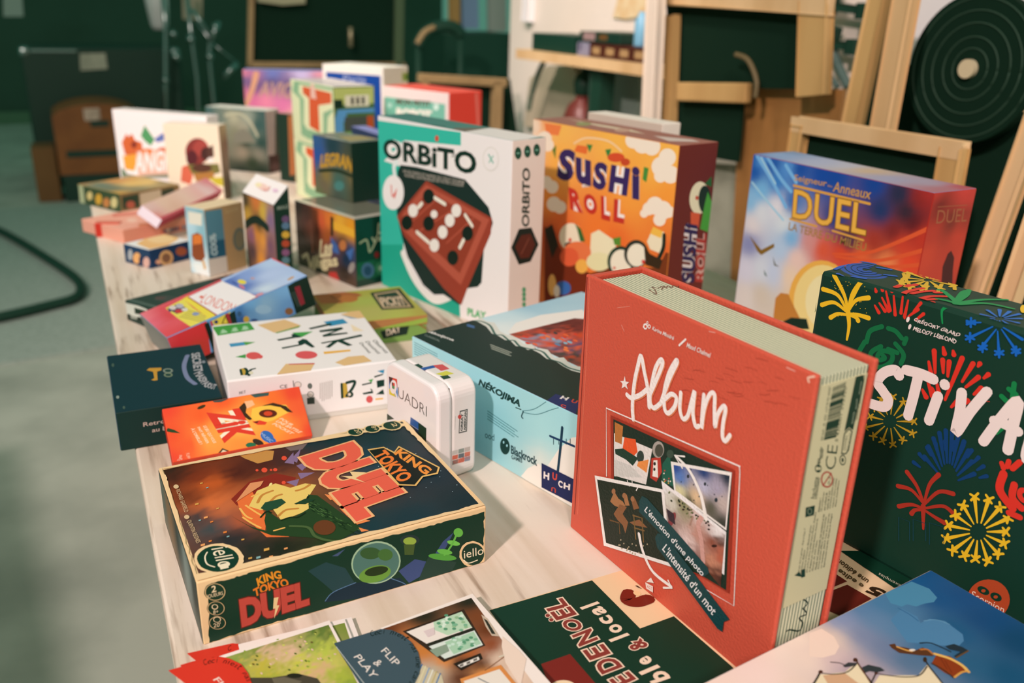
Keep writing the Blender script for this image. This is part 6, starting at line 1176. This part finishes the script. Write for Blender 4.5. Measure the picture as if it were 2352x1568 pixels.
f.poly([(1520, 1395), (1560, 1320), (1680, 1330), (1790, 1400), (1850, 1470), (1800, 1480), (1720, 1520), (1640, 1480)], '#8c3c20').stroke([(1550, 1310), (1680, 1350), (1790, 1410), (1850, 1470)], 24, '#e8b460').stroke([(1520, 1395), (1620, 1450), (1720, 1525)], 12, '#3c2c1c').stroke([(1850, 1465), (1790, 1475), (1725, 1520)], 14, '#d89848').stroke([(1640, 1370), (1700, 1480)], 5, '#6c2c18').stroke([(1600, 1350), (1660, 1450)], 5, '#6c2c18')
f.stroke([(1415, 1212), (1510, 1212), (1620, 1255), (1690, 1290)], 12, '#24323a').poly([(1640, 1240), (1720, 1220), (1800, 1250), (1850, 1280), (1740, 1345), (1720, 1330), (1780, 1290), (1680, 1270)], '#26343c').stroke([(1740, 1345), (1850, 1282)], 10, '#6a4c2c')
b.done('board_game_box', 'blue and pale pink game box with sailing ship art, lowest in the right corner', group=GRP)

# ================================================================== the things along the right wall
NB = -B_DIR                                                     # towards the table
def bar(mb, x0, y0, x1, y1, across, wd, th, floor_end=False):
    p, q = onw(x0, y0, across), onw(x1, y1, across)
    if floor_end: q = tofloor(p, q)
    mb.beam(p, q, wd, th, NB, None, .004); return mb
def panel(mb, P, across, th):
    slab(mb, [onw(x, y, across) for x, y in P], th, NB); return mb
# shelf
sh = MB(); a = onw(1185, 112, 1.6); z = a.z; p = (a - T0).dot(A_DIR)
e_ = onw(1530, 142, 1.6); p2_ = (e_ - T0).dot(A_DIR)
sh = MB()
P = [pt(p, 1.6, z), pt(p2_ - .3, 1.6, z), pt(p2_ - .3, 1.85, z), pt(p, 1.85, z)]; slab(sh, P, .035, (0, 0, -1))
shelf = empty('wall_shelf', Matrix.Translation(P[0]), 'pale wooden shelf on the cream wall with boxes on it', 'shelf')
wpart(sh, 'board', PINEL, shelf)
mb = MB(); x_ = onw(1385, 150, 1.66); mb.beam(x_ + UP * -.005, Vector((x_.x, x_.y, FLOOR)), .075, .05, NB); o = wpart(mb, 'shelf_post', BLACKP); tag(o, 'black square post carrying the wall shelf, right of the fire extinguisher', 'post')
def shelfbox(x0, x1, y0, y1, across, dep, name, colr, label, group, cat='box', tone=None, lift=0):
    l = onw(x0, y1, across); r = onw(x1, y1, across); w_ = (r - l).dot(-A_DIR); hh = onw((x0 + x1) / 2, y0, across).z - onw((x0 + x1) / 2, y1, across).z
    o_ = T0 + A_DIR * (l - T0).dot(A_DIR) + B_DIR * across; o_.z = z + .0005 + lift
    m = Matrix((( -A_DIR.x, B_DIR.x, 0, o_.x), (-A_DIR.y, B_DIR.y, 0, o_.y), (0, 0, 1, o_.z), (0, 0, 0, 1)))
    b = Box(m, w_, dep, hh, dict(all=colr, **(tone or {})), .003); return b, hh
b, h1 = shelfbox(1222, 1318, 54, 96, 1.63, .17, '', '#1d3a2f', '', ''); b.done('storage_box', 'plain black box on the wall shelf', 'box', None)
b, h1 = shelfbox(1326, 1352, 67, 98, 1.63, .16, '', '#8c8494', '', ''); f = b.front(); f.polyuv([(.01, .01), (.03, .02), (.03, .05), (.01, .05)], '#5c5468'); b.done('board_game_box', 'small lilac box between the black box and the red stack on the shelf', 'board game box', 'boxes on the wall shelf')
b, h2 = shelfbox(1354, 1492, 68, 102, 1.63, .2, '', '#4a241e', '', '', tone=dict(front='#4a2620'))
f = b.front()
for k in range(4): f.polyuv([(b.w * (.06 + .24 * k), h2 * .25), (b.w * (.2 + .24 * k), h2 * .25), (b.w * (.2 + .24 * k), h2 * .75), (b.w * (.06 + .24 * k), h2 * .75)], '#a8845c')
b.done('board_game_box', 'dark red game box with pale pictures, lower on the wall shelf', 'board game box', 'boxes on the wall shelf')
b, h3 = shelfbox(1332, 1426, 40, 66, 1.64, .18, '', '#20382e', '', '', lift=h2 + .001)
f = b.front(); f.polyuv([(b.w * .1, h3 * .2), (b.w * .4, h3 * .2), (b.w * .4, h3 * .9), (b.w * .1, h3 * .9)], '#9c7c78'); f.polyuv([(b.w * .5, h3 * .3), (b.w * .7, h3 * .3), (b.w * .7, h3 * .8), (b.w * .5, h3 * .8)], '#6a4a2c')
b.done('board_game_box', 'dark game box on top of the red one on the wall shelf', 'board game box', 'boxes on the wall shelf')
mb = MB(); p_ = onw(1473, 68, 1.66); mb.lathe([(.001, 0), (.02, 0), (.022, .003), (.022, .078), (.016, .09), (.012, .095), (.012, .105), (.001, .106)], (p_.x, p_.y, z + h2 + .001)); o = wpart(mb, 'bottle', mat('blue_plastic', '#7cacc4', .35), smooth=True); tag(o, 'small light blue bottle standing on the shelf boxes', 'bottle')
mb = MB(); panel(mb, [(1432, -40), (1420, 0), (1410, 40), (1440, 45), (1480, 35), (1510, 0), (1520, -40)], 1.845, .004)
o = wpart(mb, 'poster', mat('orange_print', '#efd0a4', .6, noise=(16, .9, '#d89848'))); tag(o, 'orange and cream paper poster taped to the wall above the shelf', 'poster')
# fire extinguisher under the shelf
p_ = onw(1340, 222, 1.72); ex = empty('fire_extinguisher', Matrix.Translation((p_.x, p_.y, p_.z - .42)), 'dark red fire extinguisher with black hose on the wall below the shelf', 'fire extinguisher')
mb = MB(); mb.lathe([(.03, 0), (.07, .005), (.075, .03), (.075, .34), (.055, .39), (.03, .41), (.025, .43)], (p_.x, p_.y, p_.z - .42)); wpart(mb, 'cylinder', mat('extinguisher_red', '#6a302a', .4), ex, True)
mb = MB(); mb.lathe([(.02, 0), (.035, .01), (.04, .05), (.03, .08), (.015, .09)], (p_.x, p_.y, p_.z + .0)); wpart(mb, 'valve', BLACKP, ex, True)
mb = MB(); mb.beam(p_ + UP * .06, p_ + UP * .10 - A_DIR * .08, .025, .012, NB); mb.beam(p_ + UP * .06, p_ + UP * .16 - A_DIR * .01, .025, .012, NB); wpart(mb, 'handle', BLACKP, ex)
mb = MB(); mb.tube([onw(x, y, 1.74) for x, y in catmull([(1345, 200), (1340, 150), (1325, 122), (1300, 112), (1268, 118), (1240, 160), (1222, 215), (1214, 252)])], .011); wpart(mb, 'hose', mat('grey_rubber_hose', '#5c6a58', .6), ex, True)
mb = MB(); panel(mb, [(1404, 132), (1480, 142), (1476, 320), (1402, 300)], 1.79, .02); o = wpart(mb, 'metal_sheet', GREYP); tag(o, 'grey metal sheet leaning under the shelf by the white post', 'sheet')
mb = MB(); panel(mb, [(1262, 150), (1318, 150), (1335, 175), (1338, 300), (1208, 290), (1222, 180)], 1.83, .012); o = wpart(mb, 'back_board', mat('buff_board', '#c4b094', .7, noise=(4, .5, '#9c947c'))); tag(o, 'rounded buff board leaning on the wall behind the hose', 'board')
mb = MB(); bar(mb, 1218, -60, 1212, 48, 1.83, .05, .03); o = wpart(mb, 'wall_batten', mat('white_batten', '#f4e6e4', .5)); tag(o, 'short white batten fixed upright on the cream wall', 'batten')
# white post and the big pine frame with the black board
mb = MB(); bar(mb, 1510, -80, 1492, 340, 1.33, .042, .024, True); o = wpart(mb, 'wooden_post', WHITEP); tag(o, 'tall white wooden post beside the big pine frame', 'post')
FA = 1.38
fr = empty('easel_board', Matrix.Translation(onw(1700, 200, FA)), 'tall pine frame holding a black board and a black lower panel', 'display board')
def fbar(name, x0, y0, x1, y1, wd, th, m, fl=False, ac=FA, par=None):
    mb = MB(); bar(mb, x0, y0, x1, y1, ac, wd, th, fl); return wpart(mb, name, m, par if par is not None else fr)
fbar('stile', 1546, 38, 1538, 288, .030, .018, PINE)
fbar('rail', 1500, -18, 1912, 6, .05, .02, PINEL)
fbar('stile', 1875, 0, 1868, 215, .075, .018, PINE)
fbar('rail', 1560, 210, 1720, 214, .045, .02, PINE)
mb = MB(); panel(mb, [(1535, -5), (1850, 5), (1845, 205), (1545, 200)], FA + .03, .008); wpart(mb, 'black_board', BLACKM, fr)
mb = MB(); panel(mb, [(1512, 228), (1712, 230), (1700, 372), (1512, 340)], FA + .03, .008); wpart(mb, 'lower_panel', BLACKM, fr)
mb = MB(); mb.tube([onw(x, y, FA - .02) for x, y in catmull([(1735, 225), (1738, 190), (1730, 160), (1715, 135), (1690, 125)])], .006); wpart(mb, 'handle', mat('brown_cord', '#6c5a3c', .6), fr, True)
mb = MB(); panel(mb, [(1712, 202), (1945, 205), (1920, 420), (1880, 760), (1680, 760), (1700, 380)], FA + .07, .012); o = wpart(mb, 'plywood_sheet', PLY); tag(o, 'brown plywood sheet leaning below the black board', 'plywood sheet')
mb = MB(); panel(mb, [(1600, 372), (1705, 378), (1690, 640), (1590, 620)], FA + .10, .02); o = wpart(mb, 'grey_board', mat('rough_grey_board', '#a09c88', .8, noise=(12, .6, '#7c7c68'))); tag(o, 'rough grey board low between the plywood and the orange box', 'board')
# hooks and strap on the wall
for x0, y0, x1, y1, lb_ in ((1895, 12, 1998, 26, 'upper black wall clamp right of the big frame'), (1900, 100, 1972, 108, 'lower black wall clamp right of the big frame')):
    mb = MB(); p, q = onw(x0, y0, 1.80), onw(x1, y1, 1.80); mb.beam(p, q, .02, .02, NB); mb.beam(p - UP * .02, p + UP * .045 + (q - p) * .1, .05, .03, NB); mb.beam(q, q + NB * .03, .03, .03, UP)
    o = wpart(mb, 'wall_clamp', BLACKP); tag(o, lb_, 'clamp')
mb = MB(); mb.tube([onw(x, y, 1.80) for x, y in catmull([(1905, 60), (1912, 110), (1930, 160), (1948, 200)])], .012); mb.tube([onw(x, y, 1.80) for x, y in catmull([(1905, 110), (1900, 160), (1925, 200)])], .008); o = wpart(mb, 'strap', mat('dark_grey_strap', '#4c6058', .7), smooth=True); tag(o, 'dark grey strap hanging under the lower wall clamp', 'strap')
# narrow leaning frame
LA = 1.29
lf = empty('leaning_frame', Matrix.Translation(onw(1990, 250, LA)), 'narrow black board in pale wooden battens leaning against the wall', 'display board')
fbar('batten', 2034, -60, 1948, 340, .034, .02, PINE, True, LA, lf)
fbar('batten', 2092, -60, 2020, 340, .036, .02, PINEL, True, LA - .01, lf)
mb = MB(); panel(mb, [(2045, -30), (2080, -20), (2005, 330), (1965, 320)], LA + .02, .008); wpart(mb, 'black_board', BLACKM, lf)
# white board with the round black target
RA = 1.42
mb = MB(); panel(mb, [(2102, -40), (2420, -40), (2400, 160), (2085, 148)], RA + .06, .012); o = wpart(mb, 'white_board', mat('white_board', '#f6e6e2', .5)); tag(o, 'white board behind the round black target', 'board')
mb = MB(); panel(mb, [(2085, 148), (2420, 160), (2400, 900), (2010, 760)], RA + .04, .012); o = wpart(mb, 'black_board', BLACKM); tag(o, 'large black board below the round target', 'board')
cen = onw(2245, 158, RA); rad = (onw(2245, 158, RA) - onw(2108, 145, RA)).length
tg = empty('target_board', Matrix.Translation(cen), 'round black target with thin pale rings and a light centre', 'target')
xa = -A_DIR; za = UP
def disc(mb, r, y0, y1, n=64):
    lo = [cen + xa * r * cos(2 * pi * k / n) + za * r * sin(2 * pi * k / n) + NB * y0 for k in range(n)]; hi = [p + NB * (y1 - y0) for p in lo]
    mb.poly(lo, None); mb.poly(hi[::-1], None)
    for k in range(n): mb.poly([lo[k], lo[(k + 1) % n], hi[(k + 1) % n], hi[k]], None)
mb = MB(); disc(mb, rad, 0, .02); wpart(mb, 'disc', BLACKM, tg)
RG = mat('ring_grey', '#3a4e3f', .6, spec=.2)
for k, t in enumerate((.92, .76, .60, .42, .27)):
    mb = MB(); mb.tube([cen + xa * rad * t * cos(2 * pi * j / 48) + za * rad * t * sin(2 * pi * j / 48) + NB * .0205 for j in range(49)], .0014, seg=6); wpart(mb, 'ring', RG, tg, True)
mb = MB(); disc(mb, .016, .02, .03, 20); o = wpart(mb, 'bullseye', mat('cream_boss', '#d8c09a', .5), tg); 
# low framed chalkboard in front of it
CA = 1.22
cf = empty('chalkboard', Matrix.Translation(onw(2000, 350, CA)), 'low black chalkboard in a pine frame behind the blue game box', 'chalkboard')
fbar('rail', 1828, 284, 2212, 346, .020, .02, PINEL, False, CA, cf)
fbar('stile', 1838, 290, 1818, 420, .026, .018, PINE, True, CA, cf)
fbar('stile', 2192, 345, 2170, 470, .036, .018, PINE, True, CA, cf)
mb = MB(); panel(mb, [(1845, 295), (2180, 350), (2150, 640), (1820, 560)], CA + .02, .008); wpart(mb, 'black_board', BLACKM, cf)
for x0, y0, x1, y1, ac, lb_ in ((2385, 262, 2248, 650, 1.16, 'pale leaning batten crossing the black board, nearer the target'), (2450, 300, 2318, 690, 1.14, 'pale leaning batten at the right border of the picture')):
    mb = MB(); bar(mb, x0, y0, x1, y1, ac, .024, .014, True); o = wpart(mb, 'wooden_batten', PINEL); tag(o, lb_, 'batten')

# ================================================================== the dark end of the hall
def ab(x, y, al): return ona(x, y, al)
def apanel(mb, P, al, th): slab(mb, [ona(x, y, al) for x, y in P], th, A_DIR); return mb
# black flight case with metal corners
base = onz(200, 425, FLOOR); al_ = (base - T0).dot(A_DIR)
def at_al(x, y): return ona(x, y, al_)
c0, c1 = at_al(42, 108), at_al(410, 100)
a0, a1 = (c0 - T0).dot(B_DIR), (c1 - T0).dot(B_DIR); zt = c0.z
fc = empty('flight_case', Matrix.Translation(pt(al_ + .3, (a0 + a1) / 2, FLOOR)), 'large black wheeled flight case with shiny metal corners', 'flight case')
def cbox(mb, al0, al1, x0, x1, z0, z1, bev=.01):
    m = Matrix(((B_DIR.x, A_DIR.x, 0, T0.x), (B_DIR.y, A_DIR.y, 0, T0.y), (0, 0, 1, 0), (0, 0, 0, 1)))
    bm = bmesh.new(); bmesh.ops.create_cube(bm, size=1)
    for v in bm.verts: v.co = m @ Vector((x0 + (v.co.x + .5) * (x1 - x0), al0 + (v.co.y + .5) * (al1 - al0), z0 + (v.co.z + .5) * (z1 - z0)))
    if bev: bmesh.ops.bevel(bm, geom=bm.edges[:], offset=bev, segments=2, affect='EDGES', profile=.5)
    mb.bm(bm, None); return mb
mb = MB(); cbox(mb, al_, al_ + .6, a0, a1, FLOOR + .08, zt, .015); wpart(mb, 'case', BLACKP, fc)
for x in (a0 + .05, a1 - .11):
    for d_ in (.06, .5):
        mb = MB(); p_ = pt(al_ + d_, x + .03, FLOOR + .04); mb.tube([p_ - B_DIR * .018, p_ + B_DIR * .018], .04, seg=18); wpart(mb, 'wheel', BLACKP, fc, True)
for x0, x1 in ((a0 - .004, a0 + .06), (a1 - .06, a1 + .004)):
    for z0, z1 in ((zt - .06, zt + .004), (FLOOR + .076, FLOOR + .14)):
        mb = MB(); cbox(mb, al_ - .004, al_ + .06, x0, x1, z0, z1, .018); wpart(mb, 'corner', CHROME, fc, True)
mb = MB(); cbox(mb, al_ - .008, al_ + .004, a0 + .06, a0 + .33, zt - .03, zt - .012, .003); wpart(mb, 'edge_strip', CHROME, fc)
mb = MB(); apanel(mb, [(183, 123), (242, 122), (247, 158), (185, 162)], al_ - .006, .004); o = wpart(mb, 'paper_label', mat('pale_label', '#b0a890', .7, noise=(18, .6, '#7c7c68')), fc); o['label'] = 'pale paper label'
# brown trunk before it
at2 = al_ - .55; t0_, t1_ = ona(128, 330, at2), ona(330, 330, at2); ax0, ax1 = (t0_ - T0).dot(B_DIR), (t1_ - T0).dot(B_DIR)
zt2 = ona(220, 238, at2).z
tk = empty('storage_chest', Matrix.Translation(pt(at2, (ax0 + ax1) / 2, FLOOR)), 'brown round-topped storage chest on the floor before the black case', 'chest')
BRN = mat('brown_fibre', '#8a5228', .7, noise=(6, .5, '#6a3a1c'))
bm = bmesh.new(); PR = []; n_ = 12; zz = zt2 - .07
PR = [(ax0, FLOOR + .17), (ax1, FLOOR + .17)] + [(ax0 + (ax1 - ax0) * (1 - k / n_), zz + .07 * sin(pi * (k / n_)) ** .6) for k in range(n_ + 1)]
mb = MB(); fr_ = [pt(at2, p[0], p[1]) for p in PR]; slab(mb, fr_, .45, A_DIR); wpart(mb, 'body', BRN, tk)
mb = MB(); cbox(mb, at2 + .01, at2 + .44, ax0 + .01, ax1 - .01, FLOOR, FLOOR + .17); wpart(mb, 'plinth', BLACKP, tk)
zb = ona(220, 352, at2).z
mb = MB(); cbox(mb, at2 - .006, at2, ax0 + .05, ax1 - .02, zb - .02, zb + .02, 0); wpart(mb, 'band', BLACKP, tk)
mb = MB(); apanel(mb, [(190, 250), (228, 248), (232, 275), (195, 278)], at2 - .004, .003); o = wpart(mb, 'paper_label', mat('worn_label', '#c8a890', .7, noise=(20, .9, '#5c4c3c')), tk); o['label'] = 'worn printed label'
mb = MB(); apanel(mb, [(205, 278), (250, 276), (250, 290), (210, 292)], at2 - .004, .003); wpart(mb, 'handle', BLACKP, tk)
at3 = at2 + .3; u0_, u1_ = (ona(80, 380, at3) - T0).dot(B_DIR), ax0 - .01
mb = MB(); cbox(mb, at3 - .25, at3 - .02, u0_, u1_, FLOOR, ona(100, 325, at3).z); o = wpart(mb, 'carton', mat('brown_cardboard', '#74502c', .8, noise=(5, .4, '#5c3c20'))); tag(o, 'brown cardboard carton on the floor left of the brown chest', 'carton')
# chrome stands
ats = al_ - .14
def stand(pts, knobs, label, r=.014):
    e = empty('microphone_stand', Matrix.Translation(Vector((ona(*pts[-1], ats).x, ona(*pts[-1], ats).y, FLOOR))), label, 'stand', 'metal stands by the flight case')
    P = [ona(x, y, ats) for x, y in pts]; P.append(tofloor(P[-2], P[-1]))
    mb = MB(); mb.tube(P, r); wpart(mb, 'pole', CHROME, e, True)
    for x, y, s in knobs:
        p = ona(x, y, ats - .02); mb = MB(); mb.lathe([(.002, -s), (s * .75, -s * .7), (s, 0), (s * .75, s * .7), (.002, s)], tuple(p), None, 14); wpart(mb, 'knob', CHROME, e, True)
    b_ = Vector((P[-1].x, P[-1].y, FLOOR))
    mb = MB(); mb.lathe([(.005, 0), (.045, 0), (.045, .012), (.02, .03), (.005, .03)], tuple(b_)); wpart(mb, 'base', CHROME, e, True)
    return e
stand([(372, -40), (380, 60), (380, 190)], [(398, 78, .025), (380, 184, .022)], 'chrome stand under the white cone, left of the others')
stand([(428, -20), (440, 90), (452, 180), (455, 250)], [(438, 90, .03), (405, 130, .03)], 'chrome stand with two knobs, middle one of the group')
s3 = stand([(452, 50), (482, 90), (480, 130), (490, 235)], [(482, 130, .026), (495, 62, .026)], 'chrome stand with crossing arms, nearest the purple box')
for a_, b_, r_ in (((440, 20), (485, 85), .014), ((503, 50), (482, 95), .016), ((482, 95), (545, 145), .006), ((545, 145), (512, 178), .02)):
    mb = MB(); mb.tube([ona(*a_, ats - .03), ona(*b_, ats - .03)], r_); wpart(mb, 'arm', CHROME, s3, True)
mb = MB(); p_ = ona(368, 68, ats + .5); q_ = ona(356, -30, ats + .5); mb.tube([q_, (p_ + q_) / 2, p_ + UP * .03, p_], .085, taper=.55, seg=20); o = wpart(mb, 'lamp_shade', mat('white_plastic_cone', '#d8ccc4', .5), None, True); tag(o, 'white conical lamp shade hanging at the top left', 'lamp')
mb = MB(); apanel(mb, [(418, -40), (466, -40), (464, 46), (420, 44)], ats + .2, .02); o = wpart(mb, 'notice_board', mat('buff_panel', '#a8987c', .7)); tag(o, 'small buff panel hanging above the chrome stands', 'panel')
mb = MB(); apanel(mb, [(6, -40), (48, -40), (54, 38), (8, 38)], al_ + .9, .02); o = wpart(mb, 'window_blind', mat('pale_grey_panel', '#8c9c8c', .7)); tag(o, 'pale grey panel high at the far left', 'panel')
# framed dark board behind the back row
fb = empty('framed_board', Matrix.Translation(ona(740, 140, 4.2)), 'wide dark board in a thin wooden frame behind the game boxes', 'display board')
FB = 4.2
def abar(name, x0, y0, x1, y1, wd, th, m, par, al=FB):
    mb = MB(); mb.beam(ona(x0, y0, al), ona(x1, y1, al), wd, th, -A_DIR, None, .004); return wpart(mb, name, m, par)
THINW = mat('worn_brown_wood', '#9a7c54', .6, noise=(8, .6, '#6c5234'))
abar('stile', 578, -60, 574, 152, .028, .03, THINW, fb); abar('rail', 570, 148, 930, 150, .03, .03, THINW, fb); abar('stile', 918, -60, 915, 152, .05, .03, mat('dark_olive_wood', '#4c5c40', .7), fb)
mb = MB(); apanel(mb, [(575, -60), (918, -60), (915, 150), (575, 150)], FB + .02, .01); wpart(mb, 'black_board', BLACKM, fb)
mb = MB(); mb.tube([ona(805, 62, FB - .05), ona(806, 108, FB - .05)], .012); o = wpart(mb, 'door_handle', mat('brass_pull', '#a89474', .4, .6), fb, True)
mb = MB(); apanel(mb, [(590, -30), (700, -30), (702, 8), (650, 12), (592, 4)], FB - .03, .01); o = wpart(mb, 'paper_notice', mat('cream_notice', '#9c9474', .7)); tag(o, 'cream paper notice at the top of the wide dark board', 'notice')
# brown framed board leaning at the back
lb2 = empty('framed_board', Matrix.Translation(ona(1060, 250, 2.9)), 'black board in a brown wooden frame leaning behind the red and mint box', 'display board')
abar('rail', 960, 178, 1162, 190, .035, .03, THINW, lb2, 2.9); abar('stile', 1142, 185, 1138, 330, .035, .03, THINW, lb2, 2.9); abar('stile', 975, 180, 978, 330, .03, .03, THINW, lb2, 2.9)
mb = MB(); apanel(mb, [(965, 185), (1140, 192), (1136, 420), (968, 420)], 2.93, .01); wpart(mb, 'black_board', BLACKM, lb2)
mb = MB(); apanel(mb, [(1150, 170), (1172, 182), (1188, 300), (1190, 480), (1145, 480)], 2.96, .02); o = wpart(mb, 'black_sheet', BLACKM); tag(o, 'black sheet edge between the brown frame and the cream wall', 'panel')
# black speaker-like crate and things on it
p_ = 4.0
mb = MB(); apanel(mb, [(1022, 78), (1172, 76), (1172, 420), (1022, 420)], p_, .35); o = wpart(mb, 'speaker_cabinet', BLACKP); tag(o, 'black speaker cabinet before the end of the cream wall', 'speaker')
mb = MB(); apanel(mb, [(1060, -40), (1098, -40), (1100, 66), (1062, 66)], 4.4, .03); o = wpart(mb, 'blue_crate', mat('slate_blue_plastic', '#7488a0', .5)); tag(o, 'slate blue upright sheet behind the black speaker', 'sheet')
mb = MB(); mb.beam(ona(1042, -60, 4.38), ona(1044, 80, 4.38), .05, .04, -A_DIR); o = wpart(mb, 'wooden_batten', mat('amber_wood', '#a07a44', .6)); tag(o, 'amber batten standing behind the black speaker', 'batten')
mb = MB(); apanel(mb, [(1122, -40), (1162, -40), (1164, 72), (1124, 72)], 4.4, .03); o = wpart(mb, 'grey_board', mat('grey_green_panel', '#8c9084', .7)); tag(o, 'grey green strip beside the end of the cream wall', 'board')
ch = empty('chair', Matrix.Translation(Vector((ona(990, 120, 3.6).x, ona(990, 120, 3.6).y, FLOOR))), 'black curved chair back behind the back row of boxes', 'chair')
mb = MB(); mb.tube([ona(x, y, 3.6) for x, y in catmull([(958, 108), (975, 78), (1005, 62), (1040, 62), (1060, 80)])], .03); wpart(mb, 'backrest', BLACKP, ch, True)
mb = MB(); mb.tube([ona(x, y, 3.58) for x, y in catmull([(958, 100), (975, 74), (998, 62)])], .014); o = wpart(mb, 'trim', THINW, ch, True)
for x, y in ((960, 108), (1058, 82)):
    mb = MB(); q = ona(x, y, 3.6); mb.tube([q, Vector((q.x, q.y, FLOOR))], .016); wpart(mb, 'leg', BLACKP, ch, True)
mb = MB(); s_ = ona(1010, 100, 3.6); cbox(mb, 3.6, 4.0, (s_ - T0).dot(B_DIR) - .2, (s_ - T0).dot(B_DIR) + .2, FLOOR + .42, FLOOR + .47); wpart(mb, 'seat', BLACKP, ch)
# bent black tube foot on the carpet
fz = FLOOR + .034
mb = MB(); mb.tube([onz(x, y, fz) for x, y in catmull([(-230, 452), (-100, 490), (0, 530), (90, 582), (165, 632), (186, 660), (172, 684), (110, 702), (0, 728), (-130, 752), (-260, 778)])], .02)
o = wpart(mb, 'bent_tube', BLACKP, None, True); tag(o, 'bent black metal tube of a stand lying on the grey carpet', 'metal tube')

# unseen block added left of the table to throw the shadow on the concrete
sp = empty('shadow_caster', Matrix.Translation((-1.47, .55, FLOOR)) @ Matrix.Rotation(R(33.2), 4, 'Z'), 'unseen black block left of the table, added to cast the dark shadow', 'shadow_caster')
mb = MB(); mb.box((-.25, -.45, 0), (.25, .45, .94), None, .012); mb.build('cabinet', BLACKP, sp)  # plain body of the added shadow block
mb = MB(); mb.box((.25, -.40, .06), (.258, .40, .88), None, .004); mb.build('caster_front', BLACKM, sp)
